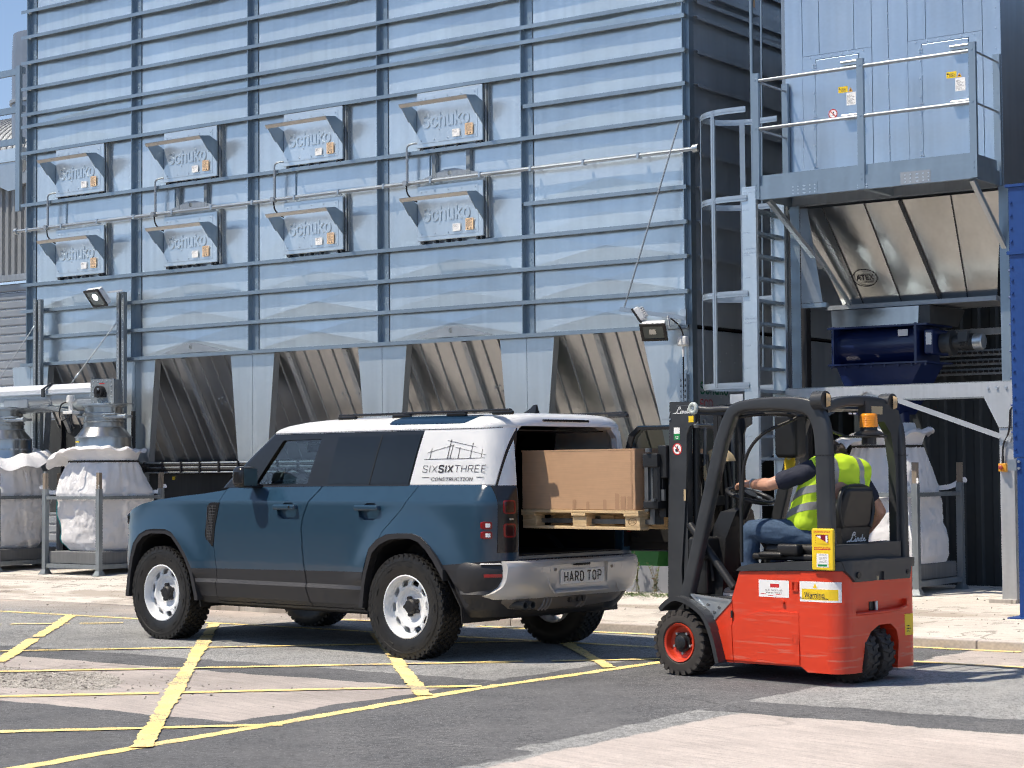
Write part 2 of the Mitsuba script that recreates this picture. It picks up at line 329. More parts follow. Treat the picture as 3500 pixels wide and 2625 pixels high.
# ------------------------------------------------------------------ the galvanised filter silo
Y0 = 18.2                                         # its front face
POSTS = [-21.86, -19.68, -17.48, -15.28, -13.08, -10.88]
RAIL_ALL = [3.04, 3.425, 3.81, 4.19, 5.345, 6.095, 6.48, 6.655] + [round(7.03 + .375 * i, 3) for i in range(11)]
RAIL_B5 = [4.575, 4.957, 5.722]
SILO = thing('filter_silo', 'huge ribbed galvanised steel silo filling the background, with two rows of hooded vent hatches', 'silo')
XL, XR, YB, ZT = -21.97, -10.85, 24.2, 10.8
def pyramid(x0, x1, z0, z1, y, h):
    c = [(x0 + x1) / 2, y - h, (z0 + z1) / 2]
    return trimesh.Trimesh([[x0, y, z0], [x1, y, z0], [x1, y, z1], [x0, y, z1], c], [[0, 1, 4], [1, 2, 4], [2, 3, 4], [3, 0, 4]], process=False)
rg = random.Random(3)
for i in range(5):
    zs = sorted(set(RAIL_ALL + (RAIL_B5 if i == 4 else [])))
    for z0, z1 in zip(zs, zs[1:]):
        if z0 > 9.6: continue
        h = .009 + rg.uniform(-.003, .003) + (.004 if z1 - z0 > .6 else 0)
        # every sheet is cross-broken (folded along its diagonals), in two halves per bay
        x0, x1 = POSTS[i] + .02, POSTS[i + 1] - .005
        m = pyramid(x0, x1, z0, z1, Y0 + rg.uniform(-.001, .001), h)
        obj('wall_panel', m, 'mat_galv', SILO)
obj('core', cat(bx(XL + .02, XR - .02, Y0 + .012, YB, 3.05, ZT)), 'mat_galv_dull', SILO)
for z in RAIL_ALL:
    if z > 9.9: continue
    x0 = XL - .02
    obj('rail', cat(bx(x0, XR - .0, Y0 - .092, Y0 - .003, z - .006, z), bx(x0, XR, Y0 - .092, Y0 - .086, z - .046, z - .0062)), 'mat_galv_rail', SILO)
for z in RAIL_B5:
    if z == 4.957: continue
    obj('rail', cat(bx(POSTS[4] + .03, XR, Y0 - .092, Y0 - .003, z - .006, z), bx(POSTS[4] + .03, XR, Y0 - .092, Y0 - .086, z - .046, z - .0062)), 'mat_galv_rail', SILO)
for i, a in enumerate(POSTS):
    zs = [z for z in RAIL_ALL if z < 10]
    ms = []
    for z0, z1 in zip(zs, zs[1:]):
        ms.append(bx(a - .012, a - .002, Y0 - .084, Y0, z0 + .001, z1 - .047))
        ms.append(bx(a - .0015, a + (.115 if i < 5 else .02), Y0 - .014, Y0 - .0125, z0 + .001, z1 - .001))
    bl = [(a + .055 + dx, Y0 - .014, z) for z0, z1 in zip(zs, zs[1:]) for z in np.linspace(z0 + .1, z1 - .1, max(1, int((z1 - z0) / .3))) for dx in (-.018, .018)] if i < 5 else []
    k = obj('post', cat(ms, bolts(bl, .007, .008, (0, -1, 0)) if bl else []), 'mat_galv_rail', SILO)
# nuts along the rails
nb = [(x, Y0 - .02, z) for z in RAIL_ALL if z < 9 for x in np.arange(POSTS[0] + .4, POSTS[5] - .2, .74)]
obj('rail_nuts', bolts([(x, y + .06 - .12, z + .001) for x, y, z in nb], .008, .008, (0, 0, 1)), 'mat_bolt', SILO, stuff=True)
# right flank, in the shade
ym = np.linspace(Y0 + .06, YB, 8)
pbr('mat_galv_flank_shaded', streaky((.40, .45, .50), .25, .8), rvar(.38, .1), .5)  # darker copy of the galvanised sheet, flank shade put into its colour
for z0, z1 in zip([3.04] + sorted(RAIL_ALL + RAIL_B5)[1:], sorted(RAIL_ALL + RAIL_B5)[1:]):
    if z0 > 9.4: continue
    m = pyramid(Y0 + .03, YB, z0, z1, 0, .008); m.vertices = np.column_stack([XR - m.vertices[:, 1], m.vertices[:, 0], m.vertices[:, 2]])
    obj('flank_panel', m, 'mat_galv_flank_shaded', SILO)
    obj('flank_rail', cat(bx(XR - .003, XR + .065, Y0 + .10, YB, z1 - .005, z1), bx(XR + .059, XR + .065, Y0 + .10, YB, z1 - .045, z1 - .0052)), 'mat_galv_flank_shaded', SILO)
cz = np.arange(3.1, 9.4, .19)
obj('corner_post', cat(bx(POSTS[5] - .0, XR + .012, Y0 - .018, Y0 + .02, 1.5, 9.9), bx(XR + .0122, XR + .016, Y0 - .018, Y0 + .085, 1.5, 9.9),
    bolts([(XR + .016, Y0 + .035 + (.02 if j % 2 else 0), z) for j, z in enumerate(np.arange(1.6, 9.4, .12))], .006, .006, (1, 0, 0))), 'mat_galv_rail', SILO)
# hatches
def hatch(ac, zt, first):
    Hk = newkey(SILO + '__vent_hatch')
    x0, x1, z0, z1, yf = ac - .5, ac + .5, zt - .675, zt, Y0 - .09
    ms = [bx(x0, x1, yf, Y0 - .0005, z0, z1)]
    # bent front sheet with raised border
    d = mikit.ply(tm(rb(x0, x1, yf, Y0 + .01, z0, z1, .008)), 'mat_galv', smooth=40); scene[Hk] = d
    obj('front_sheet', rb(x0 + .03, x1 - .07, yf - .006, yf + .003, z0 + .05, z1 - .04, .004), 'mat_galv', Hk, 40)
    pl = [(Y0 - .41, zt - .18), (Y0 - .235, zt - .155), (Y0 - .08, zt - .215), (Y0 - .08, zt - .495), (Y0 - .225, zt - .36), (Y0 - .235, zt - .375)]
    for xx in (x0 - .012, x1 + .0):
        obj('hood_plate', prism(pl, xx, xx + .010, 'x'), 'mat_galv_rail', Hk)
    obj('hood_bar', bar((x0 - .014, Y0 - .405, zt - .20), (x1 + .014, Y0 - .405, zt - .20), .012, .05, (0, -.6, .8)), 'mat_stainless', Hk)
    pts = [(x, yf - .006, z) for x in np.linspace(x0 + .07, x1 - .11, 5) for z in (z0 + .085, z1 - .075)] + [(x, yf - .006, z0 + .20) for x in (x0 + .35, x1 - .11)] + [(x, yf - .006, z1 - .075) for x in (x0 + .14,)]
    obj('bolts', bolts(pts, .0095, .009, (0, -1, 0)), 'mat_bolt', Hk, stuff=True)
    obj('edge_channel', cat(bx(x1 + .014, x1 + .040, Y0 - .06, Y0 - .002, z0 - .02, z1 + .03), bx(x1 + .052, x1 + .060, Y0 - .05, Y0 - .002, z0 - .02, z1 + .03)), 'mat_galv_frame', Hk)
    obj('clips', cat([bx(x - .012, x + .012, yf - .004, Y0 - .02, z0 - .032, z0 - .0005) for x in (x0 + .06, x0 + .09, x0 + .27, x0 + .45, x0 + .62, x1 - .09, x1 - .03)]), 'mat_dark_steel', Hk, stuff=True)
    lt = text('Schuko', .165, .016, True); lt.vertices[:, 0] *= .72 / (lt.bounds[1][0] - lt.bounds[0][0]); lt.apply_translation((0, 0, -.004))
    obj('raised_lettering', place(lt, (ac - .045, yf - .0062, zt - .355), (1, 0, 0), (0, 0, 1)), 'mat_galv', Hk)
    obj('white_label', bx(x1 - .44, x1 - .325, yf - .024, yf - .0225, z0 + .085, z0 + .175), 'mat_paper', Hk)
    obj('orange_label', cat(bx(x1 - .245, x1 - .13, yf - .024, yf - .0225, z0 + .085, z0 + .225)), 'mat_sticker_orange', Hk)
    prt = [bx(x1 - .235, x1 - .145 - .03 * (j % 3 == 2), yf - .0248, yf - .0241, z0 + .125 + .012 * j, z0 + .129 + .012 * j) for j in range(8)]
    prt += [bx(x1 - .43, x1 - .37 - .02 * (j % 2), yf - .0248, yf - .0241, z0 + .14 + .011 * j, z0 + .143 + .011 * j) for j in range(3)]
    prt += [place(trimesh.creation.extrude_polygon(Polygon([(-.014, 0), (.014, 0), (0, .024)]), .0005), (x1 - c, yf - .0241, z0 + .094), (1, 0, 0), (0, 0, 1)) for c in (.21, .165)]
    obj('print', cat(prt), 'mat_print_dark', Hk)
HC = [(POSTS[i] + POSTS[i + 1]) / 2 + .035 + (.0 if i else .0) for i in range(4)]
for i, c in enumerate(HC):
    for zt in (6.045, 4.905): hatch(c, zt, i == 0)
# uprights, gusset brackets and the compressed-air pipe with its droppers
for c in (HC[1], HC[3]):
    for dx in (-.30, .22):
        obj('stiffener', cat(bx(c + dx, c + dx + .05, Y0 - .05, Y0 - .01, 4.97, 5.29), bx(c + dx + .058, c + dx + .064, Y0 - .055, Y0 - .01, 4.97, 5.29)), 'mat_galv_frame', SILO)
    for zb in (4.962, 3.058):
        w = .5
        pl = [(c - w - .08, zb), (c + w + .1, zb), (c + w - .15, zb + .055), (c + .05, zb + .125), (c - .10, zb + .125)]
        obj('lifting_bracket', cat(man(prism(pl, Y0 - .05, Y0 - .04, 'y')) - man(prism(Point(c - .03, zb + .075).buffer(.03), Y0 - 1, Y0 + 1, 'y'))), 'mat_galv_dull', SILO)
PIPE = [(-22.03, Y0 - .12, 4.952), (-10.72, Y0 - .12, 4.952)]
obj('air_pipe', cat(tube(PIPE, .024, 10), cyl((-22.07, Y0 - .12, 4.952), (-22.02, Y0 - .12, 4.952), .045, 12), cyl((-10.73, Y0 - .12, 4.952), (-10.66, Y0 - .12, 4.952), .05, 14),
                    *[bx(x - .014, x + .014, Y0 - .15, Y0 - .07, 4.92, 4.984) for x in np.arange(-21.8, -10.8, .74)]), 'mat_galv_bright', SILO, 30)
for i, c in enumerate(HC):
    x = c - .63
    obj('dropper', cat(tube(curve([(c - .5, Y0 - .05, 5.44), (c - .57, Y0 - .1, 5.435), (x, Y0 - .12, 5.40), (x, Y0 - .12, 5.3)], 5), .012, 8), tube([(x, Y0 - .12, 5.34), (x, Y0 - .12, 4.96)], .017, 8), cyl((x, Y0 - .18, 4.952), (x, Y0 - .10, 4.952), .034, 12)), 'mat_galv_dull', SILO, 30)
    obj('hose', tube(curve([(x, Y0 - .14, 4.92), (x + .01, Y0 - .13, 4.83), (x + .06, Y0 - .11, 4.76), (x + .13, Y0 - .09, 4.72)], 5), .010, 6), 'mat_rubber_hose', SILO, True)
    obj('seam_post', bx(x + .26, x + .275, Y0 - .02, Y0 - .012, 4.98, 5.29), 'mat_galv_rail', SILO)
# legs in front of the hopper: tapering plates with a seam down the middle
for i, a in enumerate(POSTS):
    t, b = (.39, .25)
    if i == 5:
        poly = [[(a - .62, 3.0), (a + .0, 3.0), (a + .0, 1.5), (a - .27, 1.5)]]
    else:
        poly = [[(a - t, 3.0), (a - .004, 3.0), (a - .004, 1.5), (a - b, 1.5)], [(a + .004, 3.0), (a + t, 3.0), (a + b, 1.5), (a + .004, 1.5)]]
    for q in poly:
        obj('leg_plate', prism(q, Y0 - .012, Y0 - .004, 'y'), 'mat_galv', SILO)
    obj('leg_return', cat(prism([(Y0 - .003, 3.0), (Y0 + .16, 3.0), (Y0 + .10, 1.5), (Y0 - .003, 1.5)], a - .005, a + .005, 'x')), 'mat_galv_dull', SILO)
    if i < 5:
        obj('leg_return', cat(bar((a + t - .005, Y0 + .05, 3.0), (a + b - .005, Y0 + .05, 1.5), .10, .006, (1, 0, 0))), 'mat_galv_dull', SILO)
    obj('leg', cat(bx(a - .09, a + .09, Y0 + .0, Y0 + .012, 0.1, 1.5), bx(a - .09, a - .08, Y0 + .0125, Y0 + .16, .1, 1.5), bx(a + .08, a + .09, Y0 + .0125, Y0 + .16, .1, 1.5), bx(a - .16, a + .16, Y0 - .1, Y0 + .25, .1, .2),
                   bolts([(a + s * .06, Y0, z) for s in (-1, 1) for z in np.arange(.4, 1.5, .12)], .007, .006, (0, -1, 0))), 'mat_galv_dull', SILO)
# the long hopper: sheets falling back from the front edge, joined by standing seams and ribs
hx = np.arange(-21.9, XR - .05, .238); HT, HB = np.array([0, Y0 + .08, 3.02]), np.array([0, Y0 + .86, 1.60])
hn = np.cross([1, 0, 0], HB - HT); hn /= np.linalg.norm(hn); hn = -hn if hn[1] > 0 else hn
hb = POSTS[5] - 1e9
for j, x in enumerate(hx):
    x1 = min(x + .236, XR - .02); A = [HT + [x, 0, 0], HT + [x1, 0, 0], HB + [x1, 0, 0], HB + [x, 0, 0]]
    bow = rg.uniform(-.006, .006)
    cmid = (np.array(A).mean(0) + hn * bow)
    g0 = np.array([[A[0] + (A[1] - A[0]) * u + (A[3] - A[0]) * v + hn * (bow * math.sin(math.pi * u) * math.sin(math.pi * v) + .002 * math.sin(9 * v + j)) for u in np.linspace(0, 1, 4)] for v in np.linspace(0, 1, 8)]).reshape(-1, 3)
    Fc = [[v * 4 + u, (v + 1) * 4 + u, (v + 1) * 4 + u + 1, v * 4 + u + 1] for v in range(7) for u in range(3)]
    m = trimesh.Trimesh(g0, np.vstack([np.array(Fc)[:, [0, 1, 2]], np.array(Fc)[:, [0, 2, 3]]]), process=False)
    if m.face_normals[0] @ hn < 0: m.invert()
    obj('hopper_sheet', m, 'mat_hopper', SILO, True)
    if j % 4 == 1:
        obj('hopper_rib', cat(bar(HT + [x, 0, 0] + hn * .03, HB + [x, 0, 0] + hn * .03, .075, .055, hn), bolts([HT + [x, 0, 0] + hn * .06 + (HB - HT) * t for t in np.linspace(.05, .95, 9)], .008, .008, hn)), 'mat_galv_dull', SILO)
    else:
        obj('hopper_seam', bar(HT + [x, 0, 0] + hn * .008, HB + [x, 0, 0] + hn * .008, .008, .022, hn), 'mat_galv_dull', SILO)
for i in range(1, 4):                                                # dimpled bolt clusters in each bay
    for q, dx in enumerate((.10, .34)):
        c0 = (POSTS[i] + POSTS[i + 1]) / 2 + dx
        pts = [HT + [c0 + u, 0, 0] + (HB - HT) * (.40 + v) + hn * .004 for u, v in ((0, 0), (.07, -.012), (.02, .045), (.095, .03))]
        obj('bolt_cluster', bolts(pts, .016, .010, hn, 8), 'mat_galv_dull', SILO, stuff=True)
HB2 = np.array([0, Y0 + .95, 1.52])
obj('trough', cat(bx(-21.9, XR - .05, Y0 + .80, Y0 + .86, 1.50, 1.62), bx(-21.9, XR - .05, Y0 + .70, Y0 + .80, 1.46, 1.50), bx(-21.9, XR - .05, Y0 + .86, Y0 + 1.5, 1.05, 1.58)), 'mat_dark_steel', SILO)
obj('underside', bx(-21.9, XR - .05, Y0 + .1, YB, 3.022, 3.04), 'mat_shade_dark', SILO)  # shade below the silo painted on as a near-black underside
obj('rear_hopper', trimesh.Trimesh([[-21.9, Y0 + 1.5, 1.5], [XR, Y0 + 1.5, 1.5], [XR, YB, 3.0], [-21.9, YB, 3.0]], [[0, 1, 2], [0, 2, 3]], process=False), 'mat_galv_dull', SILO)
obj('added_dark_sheet', bx(-21.80, -21.78, Y0 + .5, YB, .15, 3.0), 'mat_shade_dark', SILO)  # added dark sheet, keeps the left end under the silo dark
obj('hopper_end', trimesh.Trimesh([[XR - .04, Y0 + .1, 3.0], [XR - .04, Y0 + .9, 1.5], [XR - .04, Y0 + 1.5, 1.5], [XR - .04, YB, 3.0]], [[0, 1, 2], [0, 2, 3]], process=False), 'mat_galv_flank_shaded', SILO)
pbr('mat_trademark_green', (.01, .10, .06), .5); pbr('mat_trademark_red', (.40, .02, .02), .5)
obj('flank_skirt', bx(XR - .012, XR + .005, Y0 + .09, Y0 + 1.6, 1.62, 2.985), 'mat_galv_flank_shaded', SILO)
obj('flank_skirt_bolts', bolts([(XR + .005, Y0 + .15 + .13 * (j % 4) + .32 * (j // 12), 1.75 + .1 * (j % 12)) for j in range(44)], .007, .008, (1, 0, 0)), 'mat_bolt', SILO, stuff=True)
obj('printed_name', cat(place(text('Schuko', .13, .001, True, False), (XR + .0055, Y0 + .14, 2.28), (0, 1, 0), (0, 0, 1))), 'mat_trademark_green', SILO)
obj('printed_strip', cat(place(text('ECO', .10, .001, False, False), (XR + .0055, Y0 + .14, 2.12), (0, 1, 0), (0, 0, 1))), 'mat_trademark_red', SILO)
# flank hatch high up
fh = newkey(SILO + '__vent_hatch')
scene[fh] = mikit.ply(tm(rb(XR, XR + .08, 18.70, 19.70, 6.72, 7.35, .008)), 'mat_galv_bright', smooth=40)
obj('orange_label', bx(XR + .0805, XR + .082, 19.46, 19.58, 6.80, 6.95), 'mat_sticker_orange', fh)
obj('bolts', bolts([(XR + .08, y, z) for y in np.linspace(18.8, 19.6, 5) for z in (6.79, 7.28)], .009, .008, (1, 0, 0)), 'mat_bolt', fh, stuff=True)
# things below the hopper
CT = thing('cable_tray', 'bundle of dark conduits and cables running along under the silo hopper', 'cable tray')
for i, (z, r, mt) in enumerate([(1.585, .014, 'mat_galv_bright'), (1.555, .014, 'mat_rubber_hose'), (1.528, .012, 'mat_galv_dull'), (1.50, .016, 'mat_rubber_hose'), (1.462, .012, 'mat_galv_bright')]):
    obj('conduit', tube([(-19.5, Y0 - .1, z), (-11.0, Y0 - .1, z)], r, 8), mt, CT, True)
obj('tray', cat(bx(-19.5, -11, Y0 - .09, Y0 - .05, 1.475, 1.60), *[bx(x, x + .02, Y0 - .13, Y0 - .09, 1.455, 1.605) for x in np.arange(-19.4, -11, .35)]), 'mat_black', CT)
obj('riser', tube(curve([(-19.6, Y0 - .12, 2.3), (-19.6, Y0 - .12, 1.75), (-19.57, Y0 - .12, 1.65), (-19.45, Y0 - .12, 1.56), (-19.3, Y0 - .11, 1.53)], 5), .03, 8), 'mat_rubber_hose', CT, True)
MC = thing('conveyor_drive', 'row of small dark motors and boxes half hidden in the shadow under the silo', 'machinery')
r2 = random.Random(8)
pbr('mat_motor', streaky((.06, .065, .07), .3, 3), .5, .3); pbr('mat_timber_dark', (.10, .065, .04), .8)
for x in np.arange(-19.0, -14.6, .42):
    y = Y0 + r2.uniform(.7, 1.6); z = r2.uniform(.5, 1.0); s = r2.uniform(.1, .2)
    obj('motor', cat(cyl((x, y, z), (x + s * 1.6, y, z), s * .6, 14), cyl((x + s * 1.6, y, z), (x + s * 2.1, y, z), s * .45, 14), bx(x + .02, x + s, y - s * .75, y - s * .4, z + s * .3, z + s * .8)), 'mat_motor' if r2.random() < .75 else 'mat_timber_dark', MC, 40)
    obj('bracket', bx(x + s * .5, x + s * .5 + .05, y - .03, y + .03, .15, z), 'mat_dark_steel', MC)
obj('yellow_tag', bx(-19.55, -19.50, Y0 + .55, Y0 + .56, 1.36, 1.405), 'mat_yellow', MC)
obj('white_box', bx(-17.6, -17.5, Y0 + .6, Y0 + .65, 1.0, 1.12), 'mat_white_plastic', MC)
# ------------------------------------------------------------------ building behind, dark
pbr('mat_cladding', streaky((.27, .28, .29), .12, 1), .45, .3); pbr('mat_cladding_shaded', streaky((.030, .037, .042), .2, 1), .55, .1)
pbr('mat_shutter', streaky((.30, .325, .36), .12, 1), .42, .4)
SH = thing('industrial_shed', 'grey clad industrial shed with a roller shutter behind the left end of the silo', 'building')
YW = 22.0
def corr(x0, x1, pitch, depth, y, frac=.5):
    pts = []; x = x0
    while x < x1:
        pts += [(x, y), (x + pitch * .12, y - depth), (x + pitch * frac, y - depth), (x + pitch * (frac + .12), y)]
        x += pitch
    return pts + [(x1, y)]
p = corr(-30, -24.0, .17, .04, YW); pl = Polygon(p + [(-24.0, YW + .1), (-30, YW + .1)])
obj('wall', prism(corr(-40, -20, .17, .04, YW) + [(-20, YW + .1), (-40, YW + .1)], 4.95, 6.75), 'mat_cladding', SH)
obj('gutter', cat(bx(-40, -20, YW - .16, YW - .045, 4.83, 4.94)), 'mat_galv_dull', SH)
for i, z in enumerate(np.arange(.3, 4.8, .15)):
    obj('shutter_slat', prism([(YW - .0, z), (YW - .035, z + .03), (YW - .035, z + .125), (YW - .0, z + .147)], -32, -22.2, 'x'), 'mat_shutter', SH)
obj('shutter_guide', bx(-22.2, -22.0, YW - .12, YW, .1, 4.8), 'mat_galv_rail', SH)
# barrel roof with corrugations and the duct
arc = [(YW + 2.2 - 2.4 * math.cos(t), 6.7 + 1.5 * math.sin(t)) for t in np.linspace(0, 1.5, 14)]
for i, (q0, q1) in enumerate(zip(arc, arc[1:])):
    w = []
    obj('roof_sheet', cat([bar((x, q0[0], q0[1]), (x, q1[0] + .0, q1[1]), .055, .03, (0, -1, .5)) for x in np.arange(-32, -22.3, .16)]), 'mat_cladding', SH, stuff=True)
obj('roof', prism([*arc, (arc[-1][0], 6.5), (arc[0][0], 6.5)], -33, -22.2, 'x'), 'mat_galv_dull', SH)
DU = thing('exhaust_duct', 'fat round steel duct rising behind the left edge of the silo', 'duct')
pbr('mat_duct', streaky((.30, .32, .35), .2, 1), .38, .75)
obj('pipe', rev([(0.0, 6.6), (.62, 6.6), (.62, 8.9), (.60, 9.25), (.52, 9.28), (.50, 9.0), (0, 9.0)], 40), 'mat_duct', DU, 30, T=trans(-26.72, 22.6, 0))
obj('collar', rev([(.60, 8.0), (.66, 8.0), (.66, 8.06), (.60, 8.06)], 40), 'mat_galv_dull', DU, 30, T=trans(-26.72, 22.6, 0))
CW = thing('catwalk', 'steel catwalk guardrail bolted at the left edge of the silo', 'guardrail')
yc = 19.6
for z in (7.82, 7.22, 6.72): obj('rail', bx(-27, -23.75, yc, yc + .05, z - .10, z), 'mat_galv_rail', CW)
obj('post', bx(-23.86, -23.76, yc - .06, yc - .002, 5.55, 7.84), 'mat_galv_rail', CW); obj('post', bx(-24.55, -24.47, yc + .052, yc + .1, 6.5, 7.8), 'mat_galv_dull', CW)
obj('deck_beam', bx(-27, -23.75, yc - .02, yc + .7, 6.36, 6.56), 'mat_galv', CW); obj('skirt', prism([(-26, 6.35), (-23.8, 6.35), (-23.8, 5.92), (-24.1, 5.90), (-24.9, 6.22)], yc, yc + .01, 'y'), 'mat_galv_bright', CW)
# wall far under the silo and behind the right tower, deep shade put into its colour
RW = thing('rear_building', 'dark corrugated wall in deep shade behind the right hand tower', 'building')
obj('wall', prism(corr(-22, 12, .32, .05, 24.6, .42) + [(12, 24.7), (-22, 24.7)], .1, 7.5), 'mat_cladding_shaded', RW)
obj('near_wall', prism(corr(-9.6, -4.5, .2, .03, 19.6, .42) + [(-4.5, 19.7), (-9.6, 19.7)], .12, 5.5), 'mat_cladding_shaded', RW)
# ------------------------------------------------------------------ the smaller filter tower on the right, its platform and ladder
YT, TL_, TR_ = 17.7, -9.39, -7.05
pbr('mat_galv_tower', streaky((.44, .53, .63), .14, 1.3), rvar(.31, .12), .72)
pbr('mat_galv_shade', streaky((.30, .33, .36), .2, 1.3), rvar(.36, .12), .8)  # darker copy of the tower sheet with shade put into its colour
TW = thing('filter_tower', 'tall smooth galvanised filter tower on the right with two access doors above a platform', 'tower')
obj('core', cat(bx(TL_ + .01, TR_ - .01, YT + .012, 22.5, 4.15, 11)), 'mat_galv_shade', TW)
cols = [(TL_, -9.19), (-9.187, -8.998), (-8.995, -8.606), (-8.603, -8.410), (-8.407, -8.23), (-8.227, -8.02), (-8.017, -7.827), (-7.824, -7.432), (-7.429, -7.236), (-7.233, TR_)]
for x0, x1 in cols:
    door = (-9.19 < x0 < -8.5) or (-8.02 < x0 < -7.3)
    for z0, z1 in ([(5.693, 7.9), (7.903, 10.9)] if door else [(4.14, 7.9), (7.903, 10.9)]):
        obj('wall_sheet', bx(x0 + .002, x1 - .002, YT + .0, YT + .012, z0, z1), 'mat_galv_tower', TW)
for x0, x1, dx0, dx1 in ((-9.187, -8.410, -9.043, -8.546), (-8.017, -7.236, -7.871, -7.372)):
    fr = man(bx(x0, x1, YT - .004, YT + .012, 4.14, 5.688)) - man(bx(dx0, dx1, YT - 1, YT + 1, 4.3, 5.645))
    obj('door_frame', fr, 'mat_galv_tower', TW)
    D = newkey(TW + '__door')
    scene[D] = mikit.ply(tm(rb(dx0 + .006, dx1 - .006, YT - .012, YT + .03, 4.3, 5.638, .006)), 'mat_galv_tower', smooth=40)
    for z in (5.545, 5.0, 4.42):
        obj('handle', cat(bx(dx1 - .17, dx1 + .02, YT - .075, YT - .012, z - .02, z + .02), tube([(dx1 - .17, YT - .075, z + .012), (dx1 + .02, YT - .075, z + .012)], .014, 8)), 'mat_galv_bright', D)
    obj('hinge_bolts', bolts([(dx0 + sx, YT - .012, z + dz) for z in (5.56, 5.02, 4.5) for dz in (-.03, 0, .03) for sx in (-.02, .012)] + [(dx0 - .02, YT - .004, z) for z in np.arange(4.4, 5.6, .18)], .008, .010, (0, -1, 0)), 'mat_bolt', D, stuff=True)
    yx = dx0 + .262
    obj('yellow_notice', bx(yx, yx + .105, YT - .014, YT - .0121, 5.262, 5.325), 'mat_yellow', D)
    obj('warning_triangle', place(trimesh.creation.extrude_polygon(Polygon([(-.026, 0), (.026, 0), (0, .044)]), .002), (yx + .135, YT - .0122, 5.262), (1, 0, 0), (0, 0, 1)), 'mat_orange_box', D)
    obj('white_notice', bx(yx + .09, yx + .195, YT - .0145, YT - .0121, 5.125, 5.255), 'mat_paper', D)
    pr_ = [bx(yx + .03, yx + .095 - .015 * (j % 2), YT - .0148, YT - .0141, 5.275 + .009 * j, 5.279 + .009 * j) for j in range(4)] + [bx(yx + .10, yx + .18 - .02 * (j % 3), YT - .0153, YT - .0146, 5.14 + .011 * j, 5.143 + .011 * j) for j in range(9)]
    pr_ += [place(trimesh.creation.extrude_polygon(Polygon([(-.012, 0), (.012, 0), (0, .02)]), .0006), (xx, YT - .0141, zz), (1, 0, 0), (0, 0, 1)) for xx, zz in ((yx + .016, 5.298), (yx + .135, 5.268 + .004))]
    obj('notice_print', cat(pr_), 'mat_print_dark', D)
    if x0 < -9:
        ring = Point(0, 0).buffer(.05)
        c = (-8.845, YT - .0122, 5.058)
        obj('no_naked_flame_sign', place(trimesh.creation.extrude_polygon(ring, .0015), c, (1, 0, 0), (0, 0, 1)), 'mat_paper', D)
        sl = ring.difference(Point(0, 0).buffer(.040)).union(LineString([(-.032, .032), (.032, -.032)]).buffer(.0045))
        obj('red_ring', place(prism(sl, .0016, .0024), c, (1, 0, 0), (0, 0, 1)), 'mat_red_sign', D)
        obj('flame_symbol', place(cat(prism([(-.02, -.022), (.004, -.012), (.012, -.02), (.02, -.008), (.002, -.002), (-.006, -.01)], .00165, .0021), prism([(0, .0), (.012, .008), (.008, .024), (0, .014)], .00165, .0021)), c, (1, 0, 0), (0, 0, 1)), 'mat_print_dark', D)
obj('rivet_line', bolts([(-8.228, YT, z) for z in np.arange(4.3, 10, .155)], .009, .007, (0, -1, 0)), 'mat_bolt', TW, stuff=True)
obj('frame_rivets', bolts([(x, YT - .004, 5.668) for x in (-9.1, -8.98, -8.86, -8.74, -8.62, -8.5, -7.93, -7.81, -7.69, -7.57, -7.45, -7.32)] + [(TR_ - .05, YT, z) for z in np.arange(4.3, 10, .2)], .008, .007, (0, -1, 0)), 'mat_bolt', TW, stuff=True)
for y0, y1 in ((17.712, 18.4), (18.404, 19.4), (19.404, 20.6), (20.604, 22.4)):
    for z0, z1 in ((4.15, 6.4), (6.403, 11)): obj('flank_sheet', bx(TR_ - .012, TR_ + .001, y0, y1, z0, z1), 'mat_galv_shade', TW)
ST_ = np.arange(4.2, 10.8, .05)
obj('left_edge_strip', cat(bx(TL_ - .05, TL_ - .004, YT + .02, YT + .06, 1.9, 10.8), *[bx(TL_ - .040, TL_ - .016, YT + .018, YT + .0199, z, z + .026) for z in np.arange(2.3, 10.7, .047)]), 'mat_galv_shade', TW)
obj('gap_shade_sheet', bx(TL_ - .30, TL_ - .06, YT + .5, YT + .6, .2, 10.8), 'mat_black', TW)  # black sheet standing in for shade between silo and tower
# hopper under the tower
HTt, HBt = 4.12, 3.16
for j, (xa, xb, ya, yb) in enumerate([(-9.30, -9.02, -9.12, -8.88), (-9.016, -8.55, -8.877, -8.45), (-8.546, -8.16, -8.447, -8.02), (-8.156, -7.62, -8.017, -7.73), (-7.616, -7.10, -7.727, -7.42)]):
    pts = [(xa, YT + .06, HTt), (xb, YT + .06, HTt), (yb, YT + .70, HBt), (ya, YT + .70, HBt)]
    P = np.array(pts); G_ = np.array([[P[0] * (1 - u) * (1 - v) + P[1] * u * (1 - v) + P[2] * u * v + P[3] * (1 - u) * v + np.array([0, -.016, -.012]) * math.sin(math.pi * u) * math.sin(math.pi * v) * (1 if j % 2 else .6) for u in np.linspace(0, 1, 6)] for v in np.linspace(0, 1, 9)]).reshape(-1, 3)
    Fc = np.array([[v * 6 + u, (v + 1) * 6 + u, (v + 1) * 6 + u + 1, v * 6 + u + 1] for v in range(8) for u in range(5)])
    m = trimesh.Trimesh(G_, np.vstack([Fc[:, [0, 1, 2]], Fc[:, [0, 2, 3]]]), process=False)
    if m.face_normals[0][1] > 0: m.invert()
    obj('hopper_sheet', m, 'mat_stainless', TW, True)
    if j: obj('hopper_seam', bar(P[0] + [-.002, -.006, -.004], P[3] + [-.002, -.006, -.004], .03 if j == 3 else .008, .035 if j == 3 else .010, (0, -.8, -.6)), 'mat_dark_steel', TW)
